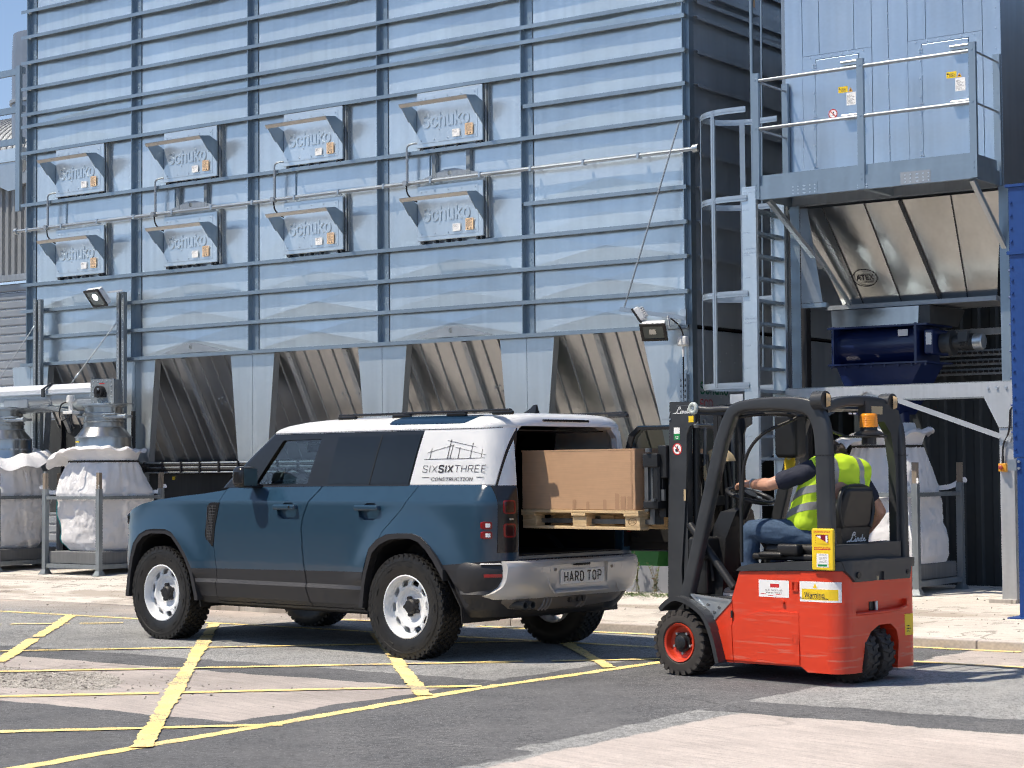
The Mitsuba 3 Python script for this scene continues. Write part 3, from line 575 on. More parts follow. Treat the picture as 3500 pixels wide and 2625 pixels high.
obj('hopper_side', trimesh.Trimesh([[-9.30, YT + .06, HTt], [-9.12, YT + .70, HBt], [-9.12, YT + 2.2, HBt], [-9.3, 22, HTt]], [[0, 1, 2], [0, 2, 3]], process=False), 'mat_galv_dull', TW)
obj('hopper_flange', cat(bx(-9.26, -7.40, YT + .62, YT + .72, HBt - .05, HBt - .004), bx(-9.26, -7.4, YT + .72, YT + 1.6, HBt - .03, HBt - .005)), 'mat_galv_dull', TW)
el = affinity.scale(Point(0, 0).buffer(1, 40), .140, .105)
sl_x = np.array([1, 0, 0]); sl_u = np.array([0.02, -.64, .96]); sl_u /= np.linalg.norm(sl_u); sl_n = np.cross(sl_x, sl_u)
oc = np.array([-8.77, YT + .06 + .64 * .725, HTt - .96 * .725]) + sl_n * .018
if sl_n[1] > 0: oc = oc - 2 * .02 * sl_n
obj('round_mark', place(cat(prism(el.difference(affinity.scale(el, .93, .91)), 0, .002), text('ATEX', .066, .002, True, sx=1.1).apply_translation((-.012, -.006, 0)) if False else place(text('ATEX', .060, .002, True, sx=.92), (0, .004, 0), (1, 0, 0), (0, 1, 0)), place(text('COMPLIANT', .017, .002), (.02, -.05, 0), (1, 0, 0), (0, 1, 0))), oc, sl_x, sl_u), 'mat_print_dark', TW)
# rotary valve
RV = thing('rotary_valve', 'dark blue rotary valve with a geared motor hanging under the tower hopper', 'valve')
pbr('mat_valve_blue', streaky((.006, .016, .075), .1), .25, 0, .6)
obj('inlet_box', prism([(-9.20, 2.915), (-8.23, 2.915), (-8.22, 3.1), (-9.21, 3.1)], 18.3, 19.0, 'y'), 'mat_stainless', RV)
obj('inlet_cheek', prism([(18.3, 2.915), (19.0, 2.915), (19.2, 3.1), (18.3, 3.1)], -8.217, -8.10, 'x'), 'mat_dark_steel', RV)
obj('drum', rev([(0, -.46), (.21, -.46), (.21, .46), (0, .46)], 40, 'x'), 'mat_valve_blue', RV, 30, T=trans(-8.72, 18.55, 2.72))
for x in (-9.20, -8.27): obj('end_plate', cat(rb(x, x + .03, 18.27, 18.86, 2.50, 2.93, .01), bolts([(x, 18.30, z) for z in np.linspace(2.55, 2.88, 7)], .009, .012, (0, -1, 0))), 'mat_valve_blue', RV)
obj('flange', cat(bx(-9.24, -8.12, 18.26, 18.9, 2.900, 2.918), bx(-9.24, -8.12, 18.26, 18.9, 2.515, 2.533), bolts([(x, 18.28, 2.515) for x in np.arange(-9.2, -8.1, .15)], .01, .03, (0, 0, -1))), 'mat_valve_blue', RV)
obj('outlet', loft([[( -8.97, 18.35, 2.0), (-8.5, 18.35, 2.0), (-8.5, 18.8, 2.0), (-8.97, 18.8, 2.0)], [(-9.16, 18.3, 2.512), (-8.2, 18.3, 2.512), (-8.2, 18.85, 2.512), (-9.16, 18.85, 2.512)]]), 'mat_valve_blue', RV)
obj('spout', cyl((-8.66, 18.55, 1.9), (-8.66, 18.55, 2.02), .19, 24), 'mat_valve_blue', RV, 30)
obj('spout_sleeve', rev([(.16, 1.70), (.30, 1.70), (.24, 1.91), (.18, 1.91)], 28), 'mat_paper', RV, 30, T=trans(-8.66, 18.55, 0))
obj('guard', rb(-8.19, -8.09, 18.33, 18.78, 2.60, 2.86, .02), 'mat_valve_blue', RV, 30)
obj('white_label', cat(bx(-8.47, -8.36, 18.335, 18.339, 2.80, 2.87)), 'mat_paper', RV); obj('yellow_label', cat(bx(-8.16, -8.10, 18.327, 18.3299, 2.70, 2.82)), 'mat_paper', RV)
obj('motor', cat(cyl((-8.08, 18.55, 2.72), (-7.99, 18.55, 2.72), .10, 24), cyl((-7.99, 18.55, 2.72), (-7.95, 18.55, 2.72), .13, 24), cyl((-7.95, 18.55, 2.72), (-7.86, 18.55, 2.72), .07, 20), bx(-7.86, -7.76, 18.43, 18.5, 2.72, 2.83), *[cyl((x, 18.55, 2.72), (x + .008, 18.55, 2.72), .088, 20) for x in np.arange(-7.86, -7.73, .016)], cyl((-7.86, 18.55, 2.72), (-7.73, 18.55, 2.72), .078, 20)), 'mat_motor', RV, 30)
obj('motor_cap', rev([(0, 0), (.086, 0), (.086, .09), (.075, .10), (0, .10)], 28, 'x'), 'mat_galv_bright', RV, 30, T=trans(-7.73, 18.55, 2.72))
# trays behind
TB = thing('cable_ladder', 'perforated grey cable trays crossing the dark space behind the blue rotary valve', 'cable tray')
for z in (2.46, 2.56, 2.66):
    holes = [bx(x, x + .035, 19.38, 19.42, z - .012, z + .012) for x in np.arange(-9.3, -6.6, .06)]
    obj('tray', bx(-9.35, -6.4, 19.42, 19.44, z - .035, z + .035), 'mat_galv_dull', TB); obj('slots', cat(holes), 'mat_black', TB, stuff=True)
obj('beam', bx(-9.35, -6.4, 19.3, 19.36, 2.84, 2.91), 'mat_galv_dull', TB)
# support frame of the tower
SF = thing('steel_portal', 'heavy galvanised steel portal with diagonal braces carrying the right hand tower', 'portal')
yf = 17.55
obj('beam', cat(bx(-9.36, -6.93, yf, yf + .012, 2.12, 2.257), bx(-9.36, -6.93, yf + .0, yf + .14, 2.2575, 2.266), bx(-9.36, -6.93, yf - .0, yf + .14, 2.108, 2.1195)), 'mat_galv_frame', SF)
pbr('mat_galv_fresh', streaky((.56, .58, .60), .16, 2), rvar(.42, .1, 3), .6)
obj('beam_face', bx(-9.36, -6.93, yf - .004, yf - .0005, 2.121, 2.256), 'mat_galv_fresh', SF)
obj('gusset', prism([(-7.224, 2.256), (-6.93, 2.256), (-6.93, 1.82), (-7.08, 1.82), (-7.224, 2.108)], yf - .014, yf - .005, 'y'), 'mat_galv_fresh', SF)
obj('gusset_bolts', bolts([(x, yf - .014, 2.2) for x in (-7.18, -7.09, -7.0)], .014, .018, (0, -1, 0)), 'mat_bolt', SF)
obj('column', cat(bx(-7.082, -6.94, yf, yf + .008, .19, 1.815), bx(-6.949, -6.94, yf + .0085, yf + .14, .19, 1.815), bx(-7.082, -7.073, yf + .0085, yf + .14, .19, 1.815)), 'mat_galv_fresh', SF)
obj('base_plate', bx(-7.19, -6.93, yf - .06, yf + .2, .15, .19), 'mat_slab', SF)
obj('upper_post', cat(bx(-7.052, -6.957, yf + .02, yf + .08, 2.267, 4.13)), 'mat_galv_rail', SF); obj('upper_post', cat(bx(-9.292, -9.186, yf + .02, yf + .026, 2.267, 4.13), bx(-9.292, -9.286, yf + .027, yf + .09, 2.267, 4.13)), 'mat_galv_rail', SF)
obj('column', cat(bx(-9.36, -9.22, yf, yf + .008, .19, 2.108), bx(-9.36, -9.35, yf + .0085, yf + .14, .19, 2.108)), 'mat_galv_fresh', SF)
obj('brace', cat(angle((-8.46, yf - .03, 2.235), (-6.96, yf - .03, 1.70), .05, .006, (0, -1, 0), -1), bolts([(-8.46 + t * 1.5, yf - .034, 2.225 - t * .535) for t in (.04, .10, .2, .93, .98)], .010, .008, (0, -1, 0))), 'mat_galv_fresh', SF)
obj('brace', cat(angle((-8.43, yf - .03, 2.235), (-9.3, yf - .03, 1.87), .05, .006, (0, -1, 0), 1), bolts([(-8.43 - t * .87, yf - .034, 2.228 - t * .365) for t in (.06, .16, .3)], .010, .008, (0, -1, 0))), 'mat_galv_fresh', SF)
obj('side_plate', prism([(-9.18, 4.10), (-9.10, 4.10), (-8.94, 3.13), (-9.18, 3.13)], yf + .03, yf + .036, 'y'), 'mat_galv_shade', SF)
obj('stub', bx(-9.18, -8.9, yf + .03, yf + .09, 3.08, 3.125), 'mat_galv_rail', SF)
obj('side_strut', angle((-9.31, yf + .05, 4.1), (-8.98, YT + .6, 3.15), .05, .006, (1, 0, 0)), 'mat_galv_rail', SF)
lat = [bar((-6.99, YT + .1 + (.12 if j % 2 else 0), 3.2 + j * .09), (-6.99, YT + .1 + (0 if j % 2 else .12), 3.29 + j * .09), .02, .004, (1, 0, 0)) for j in range(10)]
obj('lattice_post', cat(bx(-7.04, -6.97, yf + .05, yf + .14, 2.3, 4.12), lat), 'mat_galv_rail', SF)
ES = thing('emergency_stop', 'yellow emergency stop box with a red button on the right hand steel column', 'switch')
obj('box', rb(-7.078, -7.0, yf - .055, yf - .001, 1.40, 1.478, .006), 'mat_orange_box', ES, 40)
pbr('mat_red_button', (.36, .06, .04), .4)
obj('button', rev([(0, 0), (.016, 0), (.016, .012), (.022, .015), (.022, .028), (.014, .034), (0, .035)], 20, 'y'), 'mat_red_button', ES, 40, T=trans(-7.045, yf - .055, 1.44) @ rot(180, [0, 0, 1]))
obj('gland', cyl((-7.04, yf - .03, 1.475), (-7.04, yf - .03, 1.55), .013, 10), 'mat_black', ES, True)
obj('cable', tube(curve([(-7.04, yf - .03, 1.54), (-7.03, yf - .03, 1.66), (-6.985, yf - .03, 1.75), (-6.965, yf - .03, 1.85), (-6.96, yf - .02, 1.98), (-6.93, yf, 2.02)], 6), .009, 7), 'mat_rubber_hose', ES, True)
# platform
PF = thing('access_platform', 'galvanised access platform with guardrails in front of the tower doors', 'platform')
yp, zp = 17.0, 4.30
obj('front_beam', cat(bx(-9.34, -7.06, yp, yp + .008, 4.145, 4.285), bx(-9.34, -7.06, yp + .0081, yp + .05, 4.277, 4.285), bx(-9.34, -7.06, yp + .0081, yp + .05, 4.145, 4.152)), 'mat_galv_rail', PF)
bp = [(x0 + dx, yp, z) for x0, n in ((-8.95, 1), (-7.75, 1)) for dx in (0, .055, .115, .13, .185, .24) for z in (4.17, 4.205, 4.24)] + [(x, yp, z) for x in (-8.245, -8.215, -8.17, -8.15, -7.075, -7.055, -9.36, -9.34) for z in (4.165, 4.19)]
obj('splice_bolts', bolts(bp, .0085, .007, (0, -1, 0)), 'mat_bolt', PF, stuff=True)
obj('splice_plate', bx(-7.80, -7.49, yp - .004, yp - .0005, 4.15, 4.27), 'mat_galv_dull', PF); obj('splice_plate', bx(-8.98, -8.68, yp - .004, yp - .0005, 4.15, 4.27), 'mat_galv_rail', PF)
obj('side_beam', bx(-7.068, -7.058, yp + .009, YT - .01, 4.145, 4.285), 'mat_galv_rail', PF); obj('side_beam', bx(-9.34, -9.33, yp + .055, YT - .01, 4.145, 4.285), 'mat_galv_rail', PF)
obj('deck', cat(bx(-9.325, -7.07, yp + .056, YT - .01, 4.255, 4.275)), 'mat_galv_rail', PF)
obj('deck_edge', cat(*[bx(x, x + .02, YT - .06, YT - .055, 4.145, 4.16) for x in np.arange(-9.3, -7.1, .035)], bx(-9.3, -7.1, YT - .054, YT - .02, 4.14, 4.25)), 'mat_galv_dull', PF)
obj('under_beam', bx(-8.23, -8.17, yp + .056, YT - .02, 4.15, 4.25), 'mat_galv_rail', PF)
obj('toe_board', cat(bx(-9.32, -8.245, yp + .02, yp + .028, 4.2855, 4.39)), 'mat_galv_rail', PF); obj('toe_board', bx(-8.165, -7.085, yp + .02, yp + .028, 4.2855, 4.39), 'mat_galv_rail', PF); obj('toe_board', bx(-7.085, -7.078, yp + .05, YT - .08, 4.2855, 4.39), 'mat_galv_rail', PF)
def post(x, y, z0=4.15, z1=5.42, w=.068):
    obj('post', cat(bx(x, x + w, y, y + .005, z0, z1), bx(x, x + .005, y + .0051, y + .04, z0, z1), bx(x + w - .005, x + w, y + .0051, y + .04, z0, z1), bolts([(x + w / 2, y, z) for z in (5.36, 4.865, 4.30, 4.25)], .011, .006, (0, -1, 0)), *[bx(x - .002, x + w + .002, y - .002, y + .042, z1 + .0005, z1 + .008)]), 'mat_galv_rail', PF)
for x in (-9.393, -8.239, -7.088): post(x, yp - .012)
post(-9.41, YT - .055); post(-7.115, YT - .055)
for z in (5.35, 4.862):
    for x0, x1 in ((-9.325, -8.24), (-8.17, -7.088)): obj('handrail', tube([(x0, yp + .01, z), (x1, yp + .01, z)], .019, 10), 'mat_galv_tube', PF, True)
    obj('side_rail', tube([(-9.36, yp + .03, z), (-9.37, YT - .05, z)], .012, 8), 'mat_galv_tube', PF, True); obj('side_rail', tube([(-7.05, yp + .03, z), (-7.07, YT - .05, z)], .012, 8), 'mat_galv_bright', PF, True)
obj('strut', bar((-9.26, yp + .06, 4.14), (-9.0 - .0, YT - .0, 3.50), .05, .045, (1, 0, 0)), 'mat_galv_bright', PF); obj('strut', bar((-7.10, yp + .06, 4.14), (-6.985, YT + .0, 3.42), .05, .045, (1, 0, 0)), 'mat_galv_bright', PF)
# ladder with cage
LD = thing('caged_ladder', 'galvanised vertical ladder with a hooped safety cage at the left end of the platform', 'ladder')
ya, yb, xl = 16.98, 17.62, -9.52
for y, s in ((ya, 1), (yb, -1)):
    obj('stile', cat(bx(xl, xl + .155, y, y + .012 * s, .17, 4.285), bx(xl + .150, xl + .156, y + .0121 * s, y + .045 * s, .17, 4.285), bx(xl - .001, xl + .006, y + .0121 * s, y + .045 * s, .17, 4.285)), 'mat_galv', LD)
zr = np.arange(.42, 4.25, .228)
for z in zr: obj('rung', cat(bx(xl + .02, xl + .13, ya + .013, yb - .013, z - .005, z), bx(xl + .02, xl + .026, ya + .013, yb - .013, z - .03, z - .0051), bx(xl + .124, xl + .13, ya + .013, yb - .013, z - .03, z - .0051)), 'mat_galv_rail', LD)
obj('rung_bolts', bolts([(xl + .015 + .019 * j, ya, z - .015) for z in zr for j in range(4)] + [(xl + .02 + .018 * j, ya, z + dz) for z in (4.27, 3.66, 2.955) for j in range(8) for dz in (0, -.04)], .0055, .005, (0, -1, 0)), 'mat_bolt', LD, stuff=True)
for z in (5.075, 4.175, 3.21, 2.285):
    th = np.linspace(0, math.pi, 25); cx, cy, rx, ry = xl - .14, (ya + yb) / 2, .47, .345
    pts = [(xl + .06, ya - .012)] + [(cx - rx * math.sin(t), cy - ry * math.cos(t)) for t in th] + [(xl + .06, yb + .012)]
    ring = LineString(pts).buffer(.004, cap_style=2)
    obj('hoop', cat(prism(ring, z - .03, z + .03), prism(LineString(pts).buffer(.010, cap_style=2), z - .006, z + .006)), 'mat_galv_bright', LD, 30)
for t in (.42, 1.25, 1.9, 2.7):
    x, y = cx - (rx - .012) * math.sin(t) if t > 1.5 else cx - (rx + .006) * math.sin(t), cy - (ry - .012 if t > 1.5 else ry + .006) * math.cos(t)
    obj('cage_strip', cat(bar((x, y, 2.27), (x, y, 5.10), .055, .006, (-math.sin(t), -math.cos(t), 0)), bar((x - .004 * math.sin(t), y - .004 * math.cos(t), 2.27), (x - .004 * math.sin(t), y - .004 * math.cos(t), 5.10), .012, .008, (-math.sin(t), -math.cos(t), 0))), 'mat_galv_bright', LD)
obj('downpipe', tube([(-9.95, 18.0, .2), (-9.95, 18.0, 9.5)], .022, 10), 'mat_galv_rail', LD, True); obj('conduit', tube([(-9.86, 18.0, 2.5), (-9.80, 18.0, 9.5)], .012, 8), 'mat_galv_rail', LD, True)
obj('bracket_plate', bx(xl - .17, xl - .02, ya + .0, ya + .01, 1.9, 2.2), 'mat_galv_fresh', LD)
# stay rod, floodlights
FL = thing('floodlight', 'white floodlight tilted down on a stayed arm at the right corner of the silo', 'floodlight')
pbr('mat_lamp_white', (.66, .67, .68), .35); pbr('mat_lamp_glass', (.07, .085, .08), .08, .0)
obj('arm', bar((-11.50, Y0 - .45, 3.215), (-10.88, Y0 - .10, 3.10), .045, .045), 'mat_galv_bright', FL)
obj('stay_rod', tube([(-11.46, Y0 - .42, 3.235), (-10.93, Y0 - .09, 5.27)], .010, 8), 'mat_galv_dull', FL, True)
obj('wall_plate', bx(-10.93, -10.86, Y0 - .11, Y0 - .08, 3.03, 3.2), 'mat_galv_bright', FL)
def lamp(key, c, x, y, w=.27, h=.20, d=.09):
    F_ = frame(np.array(c), np.array(x), np.array(y)); n = -1
    obj('housing', rb(-w / 2, w / 2, -h / 2, h / 2, 0, d, .015), 'mat_lamp_white', key, 40, T=F_)
    obj('rear_fins', cat([rb(-w * .32, w * .32, yy - .008, yy + .008, -.035, .01, .004) for yy in np.linspace(-h * .3, h * .3, 5)]), 'mat_lamp_white', key, 40, T=F_)
    fr = man(rb(-w / 2 - .012, w / 2 + .012, -h / 2 - .012, h / 2 + .012, d - .01, d + .012, .006)) - man(bx(-w / 2 + .022, w / 2 - .022, -h / 2 + .02, h / 2 - .02, 0, 1))
    obj('bezel', fr, 'mat_black', key, 40, T=F_); obj('lens', bx(-w / 2 + .02, w / 2 - .02, -h / 2 + .018, h / 2 - .018, d + .0015, d + .004), 'mat_lamp_glass', key, T=F_)
    obj('reflector', bx(-w * .18, w * .10, -h * .12, h * .2, d + .0045, d + .006), 'mat_stainless', key, T=F_)
def aim(d, up=(0, 0, 1)):
    d = np.array(d, float); d /= np.linalg.norm(d); x = np.cross(up, d); x /= np.linalg.norm(x); return x, np.cross(d, x)
lamp(FL, (-11.14, Y0 - .30, 3.00), *aim((.25, -.75, -.62)))
obj('bracket', cat(bar((-11.29, Y0 - .27, 3.02), (-11.28, Y0 - .31, 3.16), .03, .006), bar((-11.0, Y0 - .22, 3.0), (-11.02, Y0 - .22, 3.13), .03, .006)), 'mat_lamp_white', FL)
lamp(FL, (-11.27, Y0 - .34, 3.17), *aim((-.7, -.3, -.5)), .2, .16, .07)
obj('junction_box', cat(rb(-10.99, -10.87, Y0 - .10, Y0 - .02, 2.80, 2.91, .02), tube([(-10.93, Y0 - .06, 2.8), (-10.93, Y0 - .06, 2.68)], .014, 8)), 'mat_lamp_white', FL, 40)
obj('cable', cat(tube([(-10.93, Y0 - .06, 2.69), (-10.93, Y0 - .05, 1.7)], .008, 6), tube(curve([(-11.0, Y0 - .2, 3.1), (-10.95, Y0 - .12, 3.03), (-10.93, Y0 - .07, 2.95), (-10.93, Y0 - .06, 2.9)], 5), .008, 6)), 'mat_rubber_hose', FL, True)
PT = thing('perforated_strip', 'perforated cable tray strip on the silo corner leg below the white floodlight', 'cable tray')
obj('tray', bx(-10.985, -10.895, Y0 - .06, Y0 - .04, 1.4, 2.50), 'mat_galv_bright', PT); obj('slots', cat([bx(x, x + .012, Y0 - .0615, Y0 - .0601, z, z + .03) for z in np.arange(1.45, 2.45, .06) for x in (-10.97, -10.93, -10.912)]), 'mat_dark_steel', PT, stuff=True)
FP = []
for i, (xa, xb, zt, lab) in enumerate([(-19.851, -19.706, 3.93, 'dark perforated steel upright with a lit floodlight, in front of the silo'), (-21.578, -21.42, 3.93, 'dark perforated steel upright at the far left edge of the silo')]):
    P_ = thing('steel_post', lab, 'post'); yq = 18.0; w = xb - xa
    obj('profile', cat(bx(xa, xb, yq + .05, yq + .058, .17, zt), bx(xa, xa + w * .34, yq + .0, yq + .0495, .17, zt), bx(xb - w * .34, xb, yq + .0, yq + .0495, .17, zt)), 'mat_galv_frame', P_)
    obj('holes', cat([bx(xx - .006, xx + .006, yq - .0015, yq - .0001, z, z + .012) for z in np.arange(1.8, zt - .03, .055) for xx in (xa + w * .17, xb - w * .17)]), 'mat_bolt', P_, stuff=True)
    obj('bolt_strip', cat([tube([(xb + .0 - w * .42, yq + .02, 1.9), (xb - w * .42, yq + .02, zt - .1)], .011, 6)]), 'mat_galv_bright' if i == 0 else 'mat_dark_steel', P_)
    FP.append(P_)
FL2 = thing('floodlight', 'floodlight switched on at the top of the dark upright left of the silo', 'floodlight')
lx, ly = aim((-.16, -.78, -.60))
lamp(FL2, (-20.02, 17.86, 3.90), lx, ly, .36, .25, .09)
obj('bracket', cat(bar((-19.92, 17.9, 3.93), (-19.72, 17.99, 3.95), .03, .02)), 'mat_lamp_white', FL2)
Fm = frame(np.array((-20.02, 17.86, 3.90)), lx, ly)
obj('lit_element', cyl((.02, .02, .097), (.02, .02, .100), .045, 16), 'mat_paper', FL2, T=Fm, emitter={'type': 'area', 'radiance': rgb(26, 28, 25)})
for nm, p0, p1, lab in (('support_wire', (-19.80, 17.96, 3.52), (-20.13, 17.45, 2.68), 'thin steel stay wire from the lit upright down to the conveyor'), ('support_wire', (-21.50, 17.96, 3.55), (-21.75, 17.45, 2.68), 'thin steel stay wire at the left picture edge')):
    w_ = thing('support_wire', lab, 'wire'); obj('wire', tube([p0, p1], .008, 6), 'mat_galv_dull', w_, True)
    d = (np.array(p1) - p0); obj('turnbuckle', cat(tube([p0 + d * .0, p0 + d * .07], .014, 6), tube([p0 + d * .84, p0 + d * .92], .016, 6)), 'mat_galv_bright', w_, True)
# blue steel column at the right edge
BC = thing('blue_column', 'bright blue bolted steel column cut by the right picture edge', 'column')
yb_ = 16.3
obj('lower_shaft', bx(-6.42, -6.0, yb_, yb_ + .35, .12, 1.52), 'mat_blue_steel', BC); obj('upper_shaft', bx(-6.455, -6.0, yb_ + .01, yb_ + .36, 1.525, 3.92), 'mat_blue_steel', BC)
obj('flange', cat(bx(-6.48, -6.0, yb_ - .01, yb_ + .37, 3.92, 3.945), bx(-6.475, -6.0, yb_ - .01, yb_ + .37, 3.32, 3.35)), 'mat_blue_steel', BC)
obj('base_plate', bx(-6.50, -5.95, yb_ - .09, yb_ + .45, .10, .128), 'mat_blue_steel', BC)
obj('bolts', bolts([(-6.435, yb_ + .01, z) for z in np.arange(1.6, 3.9, .115)], .012, .016, (0, -1, 0)), 'mat_blue_steel', BC, stuff=True)
obj('side_studs', cat([cyl((-6.455, yb_ + .1, z), (-6.505, yb_ + .1, z), .009, 8) for z in np.arange(1.75, 3.3, .24)]), 'mat_blue_steel', BC, stuff=True)
obj('clamp', cat(bx(-6.50, -6.42, yb_ - .02, yb_ - .005, 1.41, 1.51), bolts([(-6.40, yb_, z) for z in (1.43, 1.49)], .013, .02, (0, -1, 0))), 'mat_galv_bright', BC)
# ------------------------------------------------------------------ the blue off-road car, rear door open
CARX, CARY = np.array([-.99496, .10030, 0]), np.array([-.10030, -.99496, 0])
CARM = frame(np.array([-9.3536, 12.4786, 0]), CARX, CARY); CURT[0] = CARM
CAR = thing('off_road_car', 'blue off-road car with white roof, white steel wheels and its rear door swung open', 'car')
def paint(name, c, a=.03): scene[name] = {'type': 'roughplastic', 'diffuse_reflectance': rgb(*c), 'alpha': a, 'int_ior': 1.65, 'nonlinear': True}
paint('mat_car_blue', (.056, .140, .230), .05)
paint('mat_car_white', (.90, .905, .91))
pbr('mat_car_cladding', (.022, .022, .025), .46)
pbr('mat_car_glass_dark', (.004, .005, .007), .06, 0, 0, spec=.55)
pbr('mat_car_black', (.010, .010, .012), .18, 0, .5)
pbr('mat_car_trim', (.010, .010, .011), .6)
pbr('mat_tyre', proc(lambda p, n, uv: mix((.009, .009, .0095), (.022, .021, .020), fbm(p.x * 22, p.y * 22, p.z * 22, 3))), .40)
pbr('mat_wheel_white', (.72, .74, .76), .32, 0, .5)
pbr('mat_bumper_silver', (.58, .57, .56), .36, .35)
pbr('mat_lamp_red', (.20, .004, .006), .12, 0, .6); pbr('mat_lamp_smoke', (.035, .004, .005), .1, 0, .6)
pbr('mat_plate_white', (.80, .80, .80), .4); pbr('mat_plate_black', (.006, .006, .007), .4)
scene['mat_car_window'] = {'type': 'thindielectric', 'specular_transmittance': rgb(.50, .60, .62)}
def plan(xf, xr, w, bow, frx, fry, rrx, rry):
    h = []
    for t in np.linspace(0, 1, 8)[:-1]:
        y = t * (w - fry); h.append((xf - bow * (y / w) ** 2, y))
    xb = xf - bow * ((w - fry) / w) ** 2
    for t in np.linspace(0, math.pi / 2, 12): h.append((xb - frx * (1 - math.cos(t)), w - fry + fry * math.sin(t)))
    xs_, xe = xb - frx, xr + rrx
    for t in np.linspace(0, 1, 90)[1:-1]: h.append((xs_ + (xe - xs_) * t, w))
    for t in np.linspace(0, math.pi / 2, 12): h.append((xe - rrx * math.sin(t), w - rry + rry * math.cos(t)))
    for t in np.linspace(0, 1, 8)[1:]: h.append((xr, (w - rry) * (1 - t)))
    h = np.array(h); tp = np.clip((.35 - h[:, 0]) / 1.2, 0, 1); h[:, 1] *= 1 - .055 * tp * tp * (3 - 2 * tp); o = h[1:-1][::-1] * [1, -1]
    return np.vstack([h, o])
def ip(z, tab, c): return np.interp(z, [r[0] for r in tab], [r[c] for r in tab])
LB = [  # z, half width, front, rear
    (.34, .90, 3.60, -.72), (.40, .945, 3.70, -.76), (.50, .958, 3.76, -.83), (.517, .960, 3.78, -.85), (.548, .940, 3.80, -.86), (.60, .942, 3.82, -.86), (.645, .944, 3.83, -.865), (.70, .950, 3.84, -.87), (.95, .957, 3.84, -.87),
    (1.10, .956, 3.82, -.87), (1.19, .953, 3.79, -.87), (1.212, .950, 3.78, -.87), (1.222, .944, 3.77, -.87), (1.26, .921, 3.74, -.87), (1.30, .896, 3.70, -.868), (1.322, .884, 3.66, -.866), (1.338, .872, 3.6, -.862)]
def lower(d=0.):
    zs = sorted(set([r[0] for r in LB] + list(np.arange(.36, 1.2, .03)))); rings = []
    for z in zs:
        p = plan(ip(z, LB, 2) + d, ip(z, LB, 3) - d, ip(z, LB, 1) + d, .16, .42, .40, .22, .30)
        q = p.copy()
        for xc in (3.022, 0.):
            dd = np.sqrt((p[:, 0] - xc) ** 2 + (z - .44) ** 2)
            k = .050 * np.exp(-(np.maximum(dd - .47, 0) / .17) ** 2) * np.clip((z - .45) / .15, 0, 1)
            q[:, 1] += np.sign(p[:, 1]) * k * np.clip((np.abs(p[:, 1]) - .45) / .35, 0, 1)
        rings.append(np.column_stack([q, np.full(len(q), z)]))
    return man(loft(rings))
def side(poly, lo=.6, hi=1.3): return man(prism(poly, lo, hi, 'y'))
def both(poly, lo=.6, hi=1.3): return side(poly, lo, hi) + side(poly, -hi, -lo)
HOOD = [(2.10, 1.36), (2.24, 1.300), (2.5, 1.270), (2.8, 1.247), (3.1, 1.216), (3.3, 1.180), (3.5, 1.125), (3.65, 1.06), (3.80, .95), (4.2, .9), (4.2, 1.5), (2.10, 1.5)]
hoodcut = man(prism(HOOD, -1.3, 1.3, 'y'))
hoodcut2 = m3.Manifold.batch_hull([man(bx(2.1, 2.11, s * 1.2, s * .86, 1.36 - .02, 1.5)) for s in ()] ) if False else None
ARF_O = [(3.50, .40), (3.475, .55), (3.44, .70), (3.395, .83), (3.31, .91), (3.20, .952), (3.10, .962), (2.93, .962), (2.84, .935), (2.735, .845), (2.655, .755), (2.585, .640), (2.50, .40), (2.48, .2), (3.52, .2)]
ARF_I = [(3.455, .40), (3.435, .55), (3.40, .70), (3.345, .82), (3.26, .89), (3.15, .922), (2.95, .922), (2.86, .895), (2.765, .81), (2.68, .715), (2.61, .60), (2.545, .40), (2.52, .2), (3.47, .2)]
ARR_O = [(.500, .40), (.47, .56), (.445, .68), (.385, .845), (.30, .915), (.19, .958), (.06, .970), (-.09, .970), (-.18, .945), (-.265, .880), (-.345, .80), (-.41, .715), (-.52, .56), (-.60, .44), (-.62, .2), (.52, .2)]
ARR_I = [(.455, .40), (.435, .56), (.41, .66), (.35, .81), (.27, .875), (.16, .918), (.04, .930), (-.07, .930), (-.16, .905), (-.24, .845), (-.315, .765), (-.375, .685), (-.47, .54), (-.55, .42), (-.57, .2), (.47, .2)]
L0 = lower() - hoodcut
WELL = both(ARF_I, .50, 1.3) + both(ARR_I, .50, 1.3)
CARGO = man(bx(-1.2, 1.2, -.62, .62, .80, 1.40)); CABIN = man(bx(1.2, 2.15, -.82, .82, .9, 1.40))
OPENP = Polygon([(-.60, .80), (.63, .80), (.63, 1.70), (.56, 1.785), (-.50, 1.785), (-.60, 1.70)]).buffer(0)
OPENING = man(prism(OPENP, -1.3, -.6, 'x'))
L1 = L0 - WELL - CARGO - CABIN - OPENING - both(ARF_O, .90, 1.3) - both(ARR_O, .90, 1.3)
SPLIT = [(-2, .645), (.47, .658), (2.6, .632), (4.5, .632), (4.5, 0), (-2, 0)]
low = man(prism([(-.395, .735), (-.82, .772), (-2, .80), (-2, 0), (-.395, 0)], -1.4, 1.4, 'y')) + man(prism([(-.395, .650), (.47, .658), (2.6, .632), (4.5, .632), (4.5, 0), (-.395, 0)], -1.4, 1.4, 'y'))
blue, clad = L1 - low, L1 ^ low
FD = [(2.29, .36), (2.296, .63), (2.318, .80), (2.335, .86), (2.285, 1.10), (2.255, 1.20), (2.225, 1.30), (2.19, 1.345), (1.03, 1.345), (1.058, 1.301), (1.135, 1.20), (1.195, 1.08), (1.212, 1.0), (1.206, .83), (1.189, .666), (1.165, .54), (1.125, .40), (1.11, .36)]
